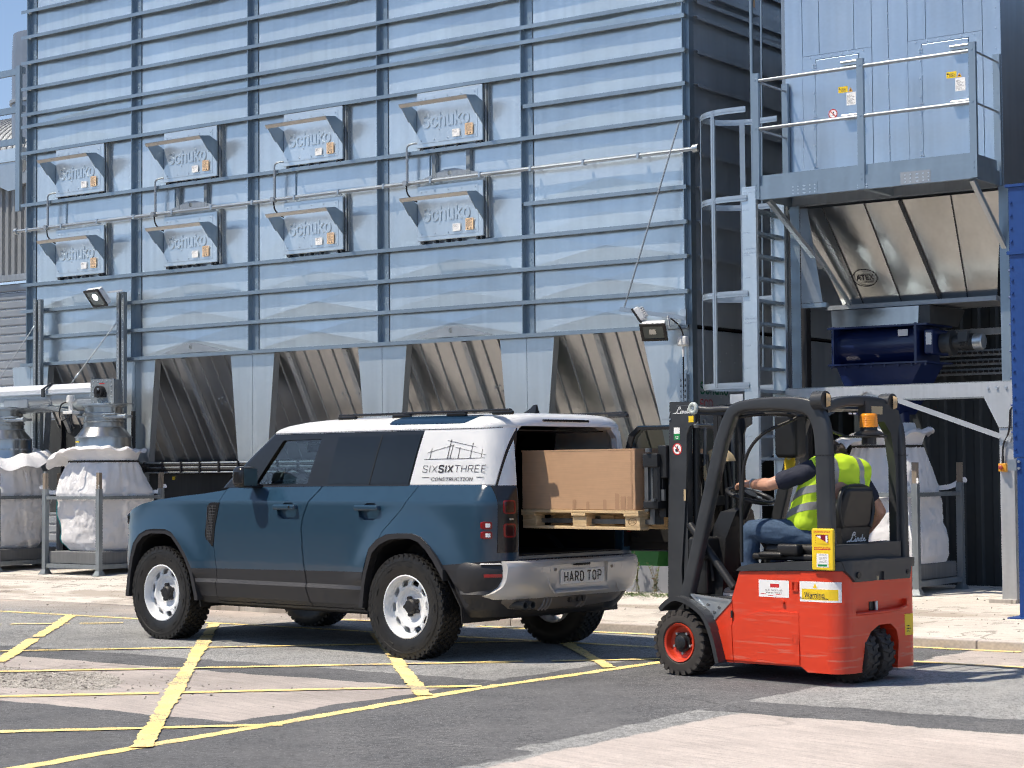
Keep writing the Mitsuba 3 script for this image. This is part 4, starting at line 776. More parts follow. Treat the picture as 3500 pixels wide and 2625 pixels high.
RD = [(1.10, .36), (1.117, .40), (1.157, .54), (1.181, .666), (1.198, .83), (1.204, 1.0), (1.187, 1.08), (1.127, 1.20), (1.050, 1.301), (1.02, 1.345), (-.052, 1.345), (-.036, 1.309), (.02, 1.20), (.07, 1.137), (.15, 1.06), (.235, .98), (.283, .90), (.32, .86), (.455, .655), (.47, .55), (.50, .36)]
fdp, rdp = Polygon(FD).buffer(0), Polygon(RD).buffer(0)
cutd = side(fdp.buffer(.002), .80, 1.3) + side(rdp.buffer(.002), .80, 1.3)
bodyblue = blue - cutd; bodyclad = clad - cutd
bonnet = man(bx(2.262, 3.78, -.80, .80, 1.0, 1.5)); bodyfix = man(bx(2.255, 3.79, -.806, .806, 1.0, 1.5))
QL = [(-.873, 1.36), (-.873, 1.309), (-.775, 1.215), (-.750, 1.10), (-.742, .986), (-.736, .774), (-.736, .3)]
groove = side(LineString(QL).buffer(.0035, cap_style=2), .93, 1.3) + side(LineString([(-.05, 1.300), (-.86, 1.300)]).buffer(.003), .90, 1.3)
SM = 13
obj('body', bodyblue - bodyfix - groove, 'mat_car_blue', CAR, SM)
obj('bonnet', blue ^ bonnet, 'mat_car_blue', CAR, SM)
obj('sill_cladding', bodyclad, 'mat_car_cladding', CAR, SM)
def door(name, P, x0, lab=None):
    pr_ = side(P.buffer(-.0035), .80, 1.3); k = newkey(CAR + '__' + name)
    hx, zc = x0, 1.145
    cup = Polygon([(hx + .125, zc - .002), (hx + .11, zc - .05), (hx + .05, zc - .078), (hx - .06, zc - .078), (hx - .12, zc - .045), (hx - .125, zc - .002), (hx - .06, zc + .055), (hx + .03, zc + .055)])
    scene[k] = mikit.ply(tm((blue ^ pr_) - man(prism(cup, .925, 1.2, 'y'))).apply_transform(CARM), 'mat_car_blue', smooth=SM)
    obj('lower_cladding', clad ^ pr_, 'mat_car_cladding', k, SM)
    hx = x0; zc = 1.145; yb = .957
    # handle: recessed cup below a bar
    obj('handle', cat(rb(hx - .13, hx + .135, yb + .018, yb + .044, zc - .004, zc + .040, .012), rb(hx - .13, hx - .06, yb - .01, yb + .03, zc, zc + .036, .010), rb(hx + .07, hx + .13, yb - .01, yb + .03, zc, zc + .036, .010)), 'mat_car_blue', k, 40)
    if 'front' in name: obj('lock', cyl((hx - .075, yb + .04, zc + .018), (hx - .075, yb + .046, zc + .018), .011, 12), 'mat_car_black', k)
    return k
D1 = door('front_door', fdp, 1.385); D2 = door('rear_door', rdp, .415)
for nm, O, I in (('front', ARF_O, ARF_I), ('rear', ARR_O, ARR_I)):
    for s in (1, -1):
        band_ = Polygon(O).difference(Polygon(I)); band_ = band_.intersection(sbox(-.42 if nm == 'rear' else -1, .38, 5, 2) if nm == 'rear' else sbox(-1, .36, 5, 2))
        tr = man(prism(band_, .90, .992, 'y')); tr = tr if s > 0 else man(prism(band_, -.992, -.90, 'y'))
        obj('wheel_arch_trim', tr, 'mat_car_cladding', CAR, 30)
        I2 = Polygon(I); ring = I2.buffer(.004).difference(I2.buffer(-.006)).intersection(sbox(-2, .3, 5, 2))
        obj('wheel_arch_liner', prism(ring, .52 if s > 0 else -.93, .93 if s > 0 else -.52, 'y'), 'mat_car_trim', CAR)
        obj('inner_arch', prism(I2.intersection(sbox(-2, .3, 5, 2)), .505 if s > 0 else -.515, .515 if s > 0 else -.505, 'y'), 'mat_car_trim', CAR)
obj('underbody', cat(rb(-.55, 3.45, -.48, .48, .30, .42, .03), rb(.2, 2.6, -.72, .72, .30, .40, .03), rb(.25, .8, -.3, .3, .24, .36, .03), rb(-.75, -.35, -.55, .55, .32, .5, .05), rb(-.08, .08, -.7, .7, .34, .46, .04), rb(2.94, 3.1, -.7, .7, .34, .46, .04), cyl((-.02, -.1, .34), (2.2, -.05, .36), .05, 10), rb(-.16, .16, -.15, .15, .26, .46, .06)), 'mat_car_trim', CAR, 40)
obj('cargo_liner', cat(bx(-.80, 1.19, -.615, -.605, .81, 1.40), bx(-.80, 1.19, .605, .615, .81, 1.40), bx(-.85, 1.19, -.615, .615, .803, .812), bx(1.18, 1.195, -.6, .6, .81, 1.74), bx(-.7, 1.18, -.60, .60, 1.752, 1.76)), 'mat_car_trim', CAR)
obj('cabin_floor', cat(bx(1.2, 2.14, -.815, .815, .902, .91), bx(2.13, 2.145, -.815, .815, .9, 1.25)), 'mat_car_trim', CAR)
# greenhouse
GH = [(1.322, .868, 2.40, -.864), (1.34, .866, 2.385, -.862), (1.45, .854, 2.235, -.858), (1.60, .838, 2.03, -.852), (1.70, .822, 1.89, -.846), (1.768, .810, 1.80, -.842)]
def house(d=0., z0=None, z1=None):
    rings = []
    for z in np.linspace(z0 or 1.322, z1 or 1.768, 9):
        p = plan(ip(z, GH, 2) + d, ip(z, GH, 3) - d, ip(z, GH, 1) + d, .05, .10, .13, .20, .27)
        rings.append(np.column_stack([p, np.full(len(p), z)]))
    return man(loft(rings))
G0 = house() - house(-.045, 1.30, 1.79) - OPENING
W1 = [(1.885, 1.352), (1.575, 1.712), (1.105, 1.717), (1.240, 1.352)]
frontwin = Polygon(W1).buffer(-.008).buffer(.008)
SCREEN = m3.Manifold.batch_hull([man(bx(2.2, 2.6, -.70, .70, 1.37, 1.372)), man(bx(1.55, 2.2, -.66, .66, 1.71, 1.712))])
G1 = G0 - both(frontwin, .5, 1.2) - SCREEN
rearz = man(bx(-1.2, -.0, -1.2, 1.2, 1.2, 1.9))
PN = [(-.062, 1.775), (.052, 1.335), (-2, 1.335), (-2, 1.775)]
pn = man(prism(PN, -1.3, 1.3, 'y'))
obj('window_pillars', G1 - pn, 'mat_car_black', CAR, SM)
for s in (1, -1): obj('quarter_pillar', (G1 ^ pn) ^ man(bx(-3, 3, 0, s * 3, 0, 3)), 'mat_car_white', CAR, 30)
S4 = house(.004)
for s in (1, -1):
    f = (lambda P, lo=.6, hi=1.3: side(P, lo, hi)) if s > 0 else (lambda P, lo=.6, hi=1.3: side(P, -hi, -lo))
    sp = Polygon([(-.060, 1.766), (.054, 1.341), (-.780, 1.341), (-.838, 1.762)]).buffer(-.003)
    obj('side_panel', (house(.008) - house(-.004)) ^ f(sp), 'mat_car_white', CAR, SM, label='white side panel with a printed company sign' if s > 0 else None)
    obj('rear_side_window', (house(.004) - house(-.004)) ^ f(Polygon([(.900, 1.728), (.990, 1.352), (.502, 1.352), (.396, 1.730)]).buffer(-.006).buffer(.006)), 'mat_car_glass_dark', CAR, SM)
    obj('rear_side_window', (house(.006) - house(-.004)) ^ f(Polygon([(.386, 1.732), (.494, 1.350), (.068, 1.350), (-.034, 1.732)])), 'mat_car_glass_dark', CAR, SM)
    obj('window_divider', (house(.009) - house(-.004)) ^ f(LineString([(.392, 1.731), (.499, 1.346)]).buffer(.005)), 'mat_car_trim', CAR, SM)
    # thin pane of the front door window
    zz = [(1.885, 1.352), (1.575, 1.712), (1.105, 1.717), (1.240, 1.352)]
    V = [[x, s * (ip(z, GH, 1) - .02), z] for x, z in zz]
    pane = trimesh.Trimesh(V, [[0, 1, 2], [0, 2, 3]], process=False)
    obj('door_window', pane, 'mat_car_window', CAR)
obj('windscreen', trimesh.Trimesh([[2.30, -.72, 1.36], [2.30, .72, 1.36], [1.83, .68, 1.72], [1.83, -.68, 1.72]], [[0, 1, 2], [0, 2, 3]], process=False), 'mat_car_window', CAR)
# belt line
obj('belt_moulding', side(Polygon([(2.21, 1.322), (1.0, 1.332), (.06, 1.334), (.06, 1.345), (1.0, 1.346), (2.19, 1.345)]), .80, 1.3) ^ (lower(.004) + house(.006)), 'mat_car_black', CAR, SM)
# roof
RF = [(1.764, .817, 1.855, -.850), (1.785, .815, 1.84, -.858), (1.805, .806, 1.80, -.858), (1.83, .785, 1.71, -.85), (1.855, .75, 1.54, -.835), (1.872, .705, 1.33, -.81), (1.884, .63, 1.10, -.76), (1.892, .50, .88, -.68), (1.897, .30, .6, -.5)]
def roofm(d=0.):
    return man(loft([np.column_stack([plan(xf + d, xr - d, w + d, .10, .16, .22, .22, .32), np.full(144 * 0 + len(plan(xf, xr, w, .1, .16, .22, .22, .32)), z + d * (i > 4))]) for i, (z, w, xf, xr) in enumerate(RF)]))
R0 = roofm() - OPENING - man(bx(-.70, 1.70, -.70, .70, 1.5, 1.79))
obj('roof', R0, 'mat_car_white', CAR, 40)
obj('headlining', bx(-.1, 1.66, -.70, .70, 1.775, 1.786), 'mat_car_trim', CAR)
for s in (1, -1):
    f = (lambda P: side(P, .5, 1.0)) if s > 0 else (lambda P: side(P, -1.0, -.5))
    obj('alpine_window', (roofm(.004) - roofm(-.01)) ^ f(Polygon([(.345, 1.822), (.325, 1.850), (.27, 1.879), (-.565, 1.874), (-.52, 1.845), (-.455, 1.815), (-.40, 1.811), (.32, 1.814)])), 'mat_car_alpine', CAR, 40)
    rail = cat(rb(-.86, 1.02, s * .695 - .02, s * .695 + .02, 1.893, 1.914, .008), *[rb(x - .10, x + .10, s * .695 - .018, s * .695 + .018, 1.868, 1.90, .008) for x in (.93, .3, -.3, -.78)])
    obj('roof_rail', rail, 'mat_car_black', CAR, 40)
pbr('mat_car_alpine', (.010, .030, .062), .08, 0, 0, spec=.6)
obj('roof_antenna', man(loft([[(-.34, -.03, 1.88), (-.34, .03, 1.88), (-.52, .035, 1.88), (-.52, -.035, 1.88)], [(-.44, -.012, 1.93), (-.44, .012, 1.93), (-.515, .016, 1.93), (-.515, -.016, 1.93)], [(-.485, -.006, 1.966), (-.485, .006, 1.966), (-.512, .007, 1.966), (-.512, -.007, 1.966)]])), 'mat_car_black', CAR)
obj('brake_light_strip', bx(-.866, -.845, -.22, .32, 1.822, 1.838), 'mat_car_black', CAR, T=None)
obj('roof_gutter', side(Polygon([(1.84, 1.768), (-.86, 1.768), (-.86, 1.772), (1.84, 1.772)]), .7, 1.2) ^ roofm(.003), 'mat_car_trim', CAR)
obj('pillar_seam', side(LineString([(-.838, 1.768), (-.782, 1.335)]).buffer(.003), .6, 1.2) ^ house(.006), 'mat_car_trim', CAR)
# sign on the white panel
def onside(mesh, x, z):
    """flat print on the leaning white panel"""
    tpf = lambda q: np.clip((.35 - q) / 1.2, 0, 1) ** 2 * (3 - 2 * np.clip((.35 - q) / 1.2, 0, 1)); dy = (tpf(x - .05) - tpf(x + .05)) / .1 * -.055 * .85
    sx_ = np.array([-1, dy, 0]); sx_ /= np.linalg.norm(sx_); u = np.array([0, -.130, 1.0]); u -= sx_ * (u @ sx_); u /= np.linalg.norm(u)
    return place(mesh, (x, np.interp(z, [r[0] for r in GH], [r[1] for r in GH]) * (1 - .055 * tpf(x)) + .0115, z), sx_, u)
def ln(pts, w=.0022):
    return prism(LineString(pts).buffer(w, cap_style=2), 0, .0008)
art = [ln([(-.245, .0), (.235, .007)]), ln([(-.20, -.004), (-.185, .110)]), ln([(-.225, .062), (-.012, .138)]), ln([(-.06, -.002), (-.035, .195)]), ln([(-.065, .185), (.17, .112)]), ln([(-.04, .0), (-.018, .138)]), ln([(.025, .0), (.037, .115)]), ln([(.0, .115), (.243, .036)]), ln([(.12, .003), (.138, .155)]), ln([(.205, .003), (.215, .095)])]
sgn = [onside(cat(art).apply_transform(np.diag([1.27, .78, 1, 1])), -.395, 1.538)]
GLY = {'S': [[(.92, .78), (.80, .97), (.5, 1), (.2, .97), (.08, .78), (.12, .60), (.5, .5), (.88, .42), (.92, .22), (.8, .03), (.5, 0), (.2, .03), (.08, .22)]], 'I': [[(.5, 0), (.5, 1)]], 'X': [[(.05, 0), (.95, 1)], [(.05, 1), (.95, 0)]], 'T': [[(0, 1), (1, 1)], [(.5, 0), (.5, 1)]], 'H': [[(.08, 0), (.08, 1)], [(.92, 0), (.92, 1)], [(.08, .5), (.92, .5)]], 'R': [[(.1, 0), (.1, 1), (.7, 1), (.9, .9), (.9, .6), (.7, .5), (.1, .5)], [(.55, .5), (.92, 0)]], 'E': [[(.9, 1), (.1, 1), (.1, 0), (.9, 0)], [(.1, .5), (.8, .5)]]}
def stroked(word, x0, x1, h, w, gap=.22):
    ws = [.28 if c == 'I' else 1.0 for c in word]; u = (x1 - x0) / (sum(ws) + gap * (len(word) - 1)); x = x0; P = []
    for c, cw_ in zip(word, ws):
        for st in GLY[c]: P.append(LineString([(x + (a if c != 'I' else .14) * u, b * h) for a, b in st]).buffer(w, cap_style=2))
        x += (cw_ + gap) * u
    return prism(affinity.skew(shapely.unary_union(P), 7, origin=(0, 0)), 0, .0008)
for s_, xa, xb, b_ in (('SIX', -.072, -.222, .0022), ('SIX', -.236, -.382, .0060), ('THREE', -.396, -.716, .0022)):
    ws = [.28 if c == 'I' else 1. for c in s_]; u_ = (xa - xb) / (sum(ws) + .22 * (len(s_) - 1)); x_ = xa
    for c, q in zip(s_, ws): sgn.append(onside(stroked(c, -q * u_ / 2, q * u_ / 2, .052, b_), x_ - q * u_ / 2, 1.437)); x_ -= (q + .22) * u_
m_ = text('CONSTRUCTION', .028, .0008, False, True); w_ = m_.bounds[1][0] - m_.bounds[0][0]; m_.vertices[:, 0] = m_.vertices[:, 0] * .413 / w_ + .10 * m_.vertices[:, 1]
sgn.append(onside(m_, -.378, 1.384)); sgn += [onside(ln([(-.036, .014), (.036, .015)]), x, 1.384) for x in (-.112, -.660)]
obj('company_sign', cat(sgn), 'mat_print_dark', CAR)
# side vent behind the front wheel
vent = Polygon([(2.245, 1.196), (2.345, 1.198), (2.385, 1.185), (2.395, 1.16), (2.43, .93), (2.425, .90), (2.34, .822), (2.325, .83), (2.30, 1.0), (2.27, 1.10)])
obj('side_vent', (lower(.005) - lower(-.03)) ^ side(vent, .8, 1.2), 'mat_car_black', CAR, 40)
vi = vent.buffer(-.025)
gr = []
for j, z in enumerate(np.arange(.86, 1.19, .0235)):
    c = vi.intersection(LineString([(2, z), (3, z)]))
    if not c.is_empty: gr.append(bx(c.bounds[0], c.bounds[2], .955, .9645, z - .0022, z + .0022))
for t in np.linspace(.08, .92, 5):
    gr.append(bar((2.32 + .085 * t, .962, 1.17), (2.345 + .075 * t, .962, .875), .004, .004))
obj('vent_grille', cat(gr), 'mat_car_grille', CAR); pbr('mat_car_grille', (.10, .10, .105), .4, .4)
# mirror
def mirror(s):
    M = rb(-.075, .075, -.100, .085, -.085, .095, .05, 16)
    m = tm(M); m.vertices[:, 0] *= (1 - .25 * (m.vertices[:, 1] > .0) * 0); m.apply_translation((1.80, s * 1.06, 1.405))
    k = obj('door_mirror', m, 'mat_car_black', CAR, 40)
    obj('mirror_glass', cat(rb(1.722, 1.726, s * 1.06 - .080, s * 1.06 + .065, 1.340, 1.480, .002)), 'mat_mirror', k); obj('mirror_stalk', rb(1.77, 1.90, s * .93 - .06, s * .93 + .07, 1.315, 1.352, .015), 'mat_car_black', k, 40)
pbr('mat_mirror', (.32, .42, .42), .04, 1.0)
mirror(1); mirror(-1)
# headlamp edge, front bumper bits
obj('headlamp', rb(3.45, 3.62, .70, .90, .98, 1.10, .03), 'mat_car_glass_dark', CAR, 40)
# cabin
obj('dashboard', cat(rb(1.85, 2.28, -.78, .78, 1.10, 1.352, .06), rb(1.78, 1.98, .20, .62, 1.2, 1.385, .05)), 'mat_car_trim', CAR, 40)
th = np.linspace(0, 2 * math.pi, 40, endpoint=True); cw = np.array([1.86, .40, 1.31]); e1, e2 = np.array([0, 1, 0]), np.array([.42, 0, .90])
obj('steering_wheel', cat(tube([cw + .185 * (math.cos(t) * e1 + math.sin(t) * e2) for t in th], .016, 8, False), bar(cw - .17 * e1, cw + .17 * e1, .04, .02), cyl(cw, cw + np.array([.2, 0, -.1]), .04, 10)), 'mat_car_cabin', CAR, 40)
pbr('mat_car_cabin', (.03, .035, .036), .5)
for s in (1, -1): obj('front_seat', cat(rb(1.22, 1.36, s * .40 - .24, s * .40 + .24, .95, 1.50, .06), rb(1.22, 1.32, s * .40 - .13, s * .40 + .13, 1.50, 1.68, .04)), 'mat_car_trim', CAR, 40)
obj('interior_mirror', rb(1.90, 1.93, .02, .26, 1.62, 1.70, .012), 'mat_car_trim', CAR, 40); obj('sun_visor', rb(1.62, 1.80, .25, .66, 1.70, 1.712, .005), 'mat_car_cabin', CAR)
# tail
TP = man(prism([(.64, .83), (.81, .83), (.80, 1.332), (.64, 1.332)], -1.2, -.6, 'x'))
obj('tail_panel', (lower(.004) - lower(-.01)) ^ TP, 'mat_car_black', CAR, SM); obj('tail_panel', (lower(.004) - lower(-.01)) ^ man(prism([(-.64, .83), (-.81, .83), (-.80, 1.332), (-.64, 1.332)], -1.2, -.6, 'x')), 'mat_car_black', CAR, SM)
def rr(cy, cz, w, h, r): return sbox(cy - w / 2 + r, cz - h / 2 + r, cy + w / 2 - r, cz + h / 2 - r).buffer(r)
for s in (1, -1):
    for cz, hh in ((1.172, .104), (.997, .104)):
        o = rr(s * .718, cz, .100, hh, .02); i_ = rr(s * .718, cz, .078, hh - .022, .014)
        lp = newkey(CAR + '__tail_light')
        scene[lp] = mikit.ply(tm((lower(.009) - lower(-.005)) ^ man(prism(o.difference(i_), -1.2, -.6, 'x'))).apply_transform(CARM), 'mat_lamp_red', smooth=SM)
        obj('lens', (lower(.006) - lower(-.005)) ^ man(prism(i_, -1.2, -.6, 'x')), 'mat_lamp_smoke', lp, SM)
    for cz in (1.036, .963):
        o = rr(s * .868, cz, .046, .056, .012); i_ = rr(s * .868, cz, .020, .030, .004)
        lp = newkey(CAR + '__marker_light')
        scene[lp] = mikit.ply(tm((lower(.007) - lower(-.005)) ^ man(prism(o, -1.2, -.6, 'x'))).apply_transform(CARM), 'mat_lamp_red', smooth=SM)
        obj('lens', (lower(.010) - lower(-.005)) ^ man(prism(i_, -1.2, -.6, 'x')), 'mat_wheel_white', lp, SM)
obj('badge', bx(-.885, -.872, .70, .735, 1.075, 1.088), 'mat_galv_bright', CAR)
# rear bumper
BK = man(loft([np.column_stack([plan(3.0, xr, w, .1, .3, .3, .34, .50), np.full(len(plan(3.0, -.9, w, .1, .3, .3, .34, .50)), z)]) for z, w, xr in ((.42, .90, -.80), (.50, .965, -.90), (.62, .985, -.935), (.70, .985, -.94), (.745, .975, -.93), (.772, .955, -.90))]))
cutr = side(Polygon([(-.40, .80), (-.405, .735), (-.575, .525), (-.66, .42), (-1.3, .42), (-1.3, .80)]), -1.3, 1.3)
obj('rear_bumper', (BK ^ cutr) - both(ARR_I, .50, 1.3), 'mat_car_cladding', CAR, 30)
SVp = [(-.78, .768), (.78, .768), (.785, .64), (.80, .575), (.84, .53), (.93, .485), (.93, .478), (-.93, .478), (-.93, .485), (-.84, .53), (-.80, .575), (-.785, .64)]
SV = man(loft([np.column_stack([plan(3.0, xr, w, .1, .3, .3, .33, .50), np.full(len(plan(3.0, -.9, w, .1, .3, .3, .33, .50)), z)]) for z, w, xr in ((.47, .93, -.90), (.52, .97, -.945), (.60, .985, -.975), (.72, .99, -.985), (.755, .98, -.975), (.772, .965, -.95))]))
pr_ = man(prism([(-.30, .548), (.30, .548), (.29, .728), (-.29, .728)], -1.2, -.958, 'x'))
obj('skid_plate', (SV ^ man(prism(SVp, -1.3, -.60, 'x'))) - pr_ - man(prism(rr(.44, .70, .085, .045, .004).exterior.buffer(.002), -1.2, -.978, 'x')) - man(prism(rr(-.42, .70, .085, .045, .004).exterior.buffer(.002), -1.2, -.978, 'x')), 'mat_bumper_silver', CAR, 30)
obj('bumper_step', man(prism(SVp, -.955, -.82, 'x')) ^ man(bx(-1, -.8, -.53, .53, .765, .782)), 'mat_car_trim', CAR)
LP_ = (BK - man(bx(-.86, 3, -.78, .78, 0, 2))).scale((1.012, 1.012, 1)) ^ man(bx(-1.2, -.72, -1.2, 1.2, .742, .775))
obj('bumper_lip', LP_ - man(bx(-2, 2, -.78, .78, 0, 2)), 'mat_bumper_silver', CAR, 30)
lo = man(loft([np.column_stack([plan(3.0, xr, w, .1, .3, .3, .3, .5), np.full(len(plan(3.0, -.9, w, .1, .3, .3, .3, .5)), z)]) for z, w, xr in ((.375, .60, -.78), (.40, .80, -.86), (.45, .88, -.89), (.478, .90, -.90))]))
ex = [cyl((-.7, y, .437), (-1.1, y, .425), .030, 16) for y in (.62, .535)]
obj('diffuser', (lo ^ man(bx(-1.3, -.62, -.62, .80, .3, .6))) - man(ex[0]) - man(ex[1]), 'mat_bumper_silver_warm', CAR, 30); pbr('mat_bumper_silver_warm', (.20, .18, .165), .42, .4)
obj('diffuser_ribs', cat([tube(curve([(-.905, y + .06, .385), (-.925, y + .03, .42), (-.925, y, .475)], 5), .008, 6) for y in (.40, .36, .32, -.05, -.1)]), 'mat_bumper_silver_warm', CAR, True)
for q in ([(-.972, .33, .50), (-.978, .39, .56), (-.975, .42, .63)], [(-.95, -.46, .50), (-.955, -.43, .56), (-.955, -.42, .62)]): obj('bumper_crease', tube(curve(q, 5), .009, 6), 'mat_bumper_silver', CAR, True)
obj('tow_step', rb(-1.0, -.90, -.30, .33, .505, .53, .01), 'mat_bumper_silver', CAR, 40)
for y in (.62, .535): obj('exhaust_tip', man(cyl((-.72, y, .437), (-.925, y, .43), .030, 18)) - man(cyl((-.8, y, .437), (-1.1, y, .425), .024, 18)), 'mat_motor', CAR, 40)
obj('tow_bracket', bx(-.945, -.93, -.06, -.03, .43, .475), 'mat_black', CAR)
for y in (.12, .02): obj('tow_eye', cyl((-.93, y, .45), (-.955, y, .45), .02, 12), 'mat_black', CAR)
obj('number_plate', rb(-.972, -.962, -.262, .262, .573, .686, .004), 'mat_plate_white', CAR)
GLY.update({'A': [[(.04, 0), (.5, 1), (.96, 0)], [(.2, .3), (.8, .3)]], 'D': [[(.1, 0), (.1, 1), (.6, 1), (.9, .8), (.9, .2), (.6, 0), (.1, 0)]], 'O': [[(.5, 0), (.15, .12), (.08, .5), (.15, .88), (.5, 1), (.85, .88), (.92, .5), (.85, .12), (.5, 0)]], 'P': [[(.1, 0), (.1, 1), (.75, 1), (.92, .88), (.92, .58), (.75, .46), (.1, .46)]]})
pl_ = [place(stroked(w_, 0, L_, .071, .0062, .42).apply_transform(np.array([[1, -math.tan(math.radians(7)), 0, 0], [0, 1, 0, 0], [0, 0, 1, 0], [0, 0, 0, 1.]])), (-.9727, y_, .594), (0, -1, 0), (0, 0, 1)) for w_, y_, L_ in (('HARD', .222, .232), ('TOP', -.052, .170))]
obj('plate_lettering', cat(pl_), 'mat_plate_black', CAR)
obj('plate_light', cat(rb(-.985, -.955, -.08, .10, .712, .732, .006)), 'mat_car_trim', CAR)
for s in (1, -1): obj('rear_reflector', (BK.scale((1.006, 1.006, 1))) ^ man(bx(-1.2, -.75, s * .95 - .35 if s < 0 else .60, s * .95 + .35 if s > 0 else -.60, .648, .672)) - man(bx(-1.2, 0, -.79, .79, 0, 2)), 'mat_lamp_red_bright', CAR, 30)
pbr('mat_lamp_red_bright', (.35, .015, .015), .2, 0, .5)
obj('sensors', cat([cyl((-.97, y, .69), (-.990, y, .69), .012, 12) for y in (.34, -.34)]), 'mat_bumper_silver_warm', CAR)
# open rear door: inner trim towards us, blue skin behind, window on top
dpoly = Polygon([(0, .79), (0, 1.63), (.03, 1.73), (.11, 1.80), (.80, 1.80), (.885, 1.76), (.91, 1.68), (.95, 1.30), (.95, .79)])
dwin = Polygon([(.05, 1.33), (.055, 1.63), (.085, 1.71), (.14, 1.765), (.78, 1.765), (.845, 1.73), (.865, 1.66), (.90, 1.33)])
RDm = CARM @ frame(np.array([-.80, -.745, 0]), np.array([-.985, -.174, 0]), np.array([.174, -.985, 0])); CURT[0] = RDm
RDk = newkey(CAR + '__tailgate_door')
scene[RDk] = mikit.ply(tm(man(prism(dpoly, .03, .09, 'y')) - man(prism(dwin, -1, 1, 'y'))).apply_transform(RDm), 'mat_car_blue', smooth=30)
labels[RDk] = {'label': 'rear door swung open to the right, dark inside'}
obj('inner_trim', man(prism(dpoly.buffer(-.012), .0, .0295, 'y')) - man(prism(dwin, -1, 1, 'y')), 'mat_car_trim', RDk); obj('window', trimesh.Trimesh([[x, .05, z] for x, z in list(dwin.exterior.coords)[:-1]], trimesh.creation.triangulate_polygon(dwin, engine='earcut')[1], process=False), 'mat_car_window_dark', RDk)
scene['mat_car_window_dark'] = {'type': 'thindielectric', 'specular_transmittance': rgb(.26, .27, .25)}
obj('trim_panel', cat(rb(.06, .90, -.02, .001, .86, 1.27, .01), rb(.1, .5, -.035, -.021, 1.0, 1.2, .008)), 'mat_car_trim', RDk, 40); obj('door_seal', bx(.0, .95, -.006, .0, .792, .80), 'mat_car_grille', RDk)
obj('check_strap', bar((.0, .0, .95), (.15, -.06, .90), .02, .01), 'mat_car_trim', RDk)
# wheels
def make_wheel(side_):
    """axis along y, outer face at +y"""
    R, W = .407, .255
    prof = [(.235, -.105), (.30, -.122), (.345, -.1275), (.385, -.120), (.396, -.100), (.397, 0), (.396, .100), (.385, .120), (.345, .1275), (.30, .122), (.255, .116), (.235, .105), (.232, 0)]
    T_ = tm(rev(prof + [prof[0]], 72, 'y'))
    bl = []; n = 44; rw = np.random.default_rng(2)
    for k in range(n):
        a = 2 * math.pi * k / n
        for row, (y, w_, L_) in enumerate(((-.098, .036, .040), (-.058, .034, .036), (-.019, .034, .036), (.019, .034, .036), (.058, .034, .036), (.098, .036, .040))):
            aa = a + (.5 if row % 2 else 0) * 2 * math.pi / n
            hexa = Polygon([(-L_ / 2, -w_ * .3), (-L_ * .28, -w_ / 2), (L_ * .28, -w_ / 2), (L_ / 2, w_ * .3), (L_ * .28, w_ / 2), (-L_ * .28, w_ / 2)])
            b = trimesh.creation.extrude_polygon(hexa, .017, engine='earcut'); b.apply_translation((0, y, .392))
            b.apply_transform(rot(math.degrees(aa), [0, 1, 0])); bl.append(b)
        for s in (-1, 1):                                         # shoulder lugs
            b = bx(-.017, .017, s * .112 - .006, s * .112 + .012, .362 + (.012 if k % 2 else 0), .404); b.apply_transform(rot(math.degrees(a), [0, 1, 0])); bl.append(b)
    wallr = [(.355, .1265), (.357, .1295), (.351, .1298), (.349, .1268)]
    T_ = cat(T_, bl)
    rimp = [(.213, -.10), (.228, -.10), (.236, .098), (.247, .106), (.246, .114), (.238, .117), (.230, .108), (.222, .060), (.205, .040), (.190, .052), (.168, .060), (.148, .058), (.132, .044), (.114, .032), (.085, .029), (.02, .029), (.02, .015), (.085, .015), (.12, .018), (.14, .036), (.165, .044), (.19, .036), (.21, .024)]
    rim = man(rev(rimp + [rimp[0]], 72, 'y'))
    for k in range(10):
        h = man(prism(rr(.1865, 0, .040, .056, .014), -.02, .09, 'x')).rotate((0, 0, 90)) if False else None
        s_ = m3.Manifold.batch_hull([m3.Manifold.cylinder(.2, .013, .013, 12).translate((x, z, -.05)) for x in (-.023, .023) for z in (.175, .198)]).rotate((-90, 0, 0))
        rim = rim - s_.rotate((0, 36 * k, 0))
    hub = cat(rev([(0, .0), (.060, .0), (.058, .045), (.045, .060), (0, .062)], 24, 'y'), [cyl((.0445 * math.cos(t), .0, .0445 * math.sin(t)), (.0445 * math.cos(t), .045, .0445 * math.sin(t)), .012, 6) for t in ()], [cyl((.066 * math.cos(t), .004, .066 * math.sin(t)), (.066 * math.cos(t), .040, .066 * math.sin(t)), .0165, 10) for t in np.arange(5) * 2 * math.pi / 5 + .3])
    disc = rev([(0, -.05), (.17, -.05), (.17, -.03), (0, -.03)], 32, 'y')
    return dict(tyre=(T_, 'mat_tyre', 40), rim=(rim, 'mat_wheel_white', 35), hub_cap=(hub.apply_translation((0, .021, 0)), 'mat_black', 35), sidewall_ridge=(rev(wallr + [wallr[0]], 72, 'y'), 'mat_tyre', 30), brake_disc=(disc, 'mat_dark_steel', 30))
CURT[0] = CARM
wheel = make_wheel(1); RAISED = []
for k in range(9):                                                    # raised sidewall markings
    a = k * 40 + 10
    b = bx(-.03, .03, .1255, .1295, .315, .325); b.apply_transform(rot(a, [0, 1, 0])); RAISED.append(b)
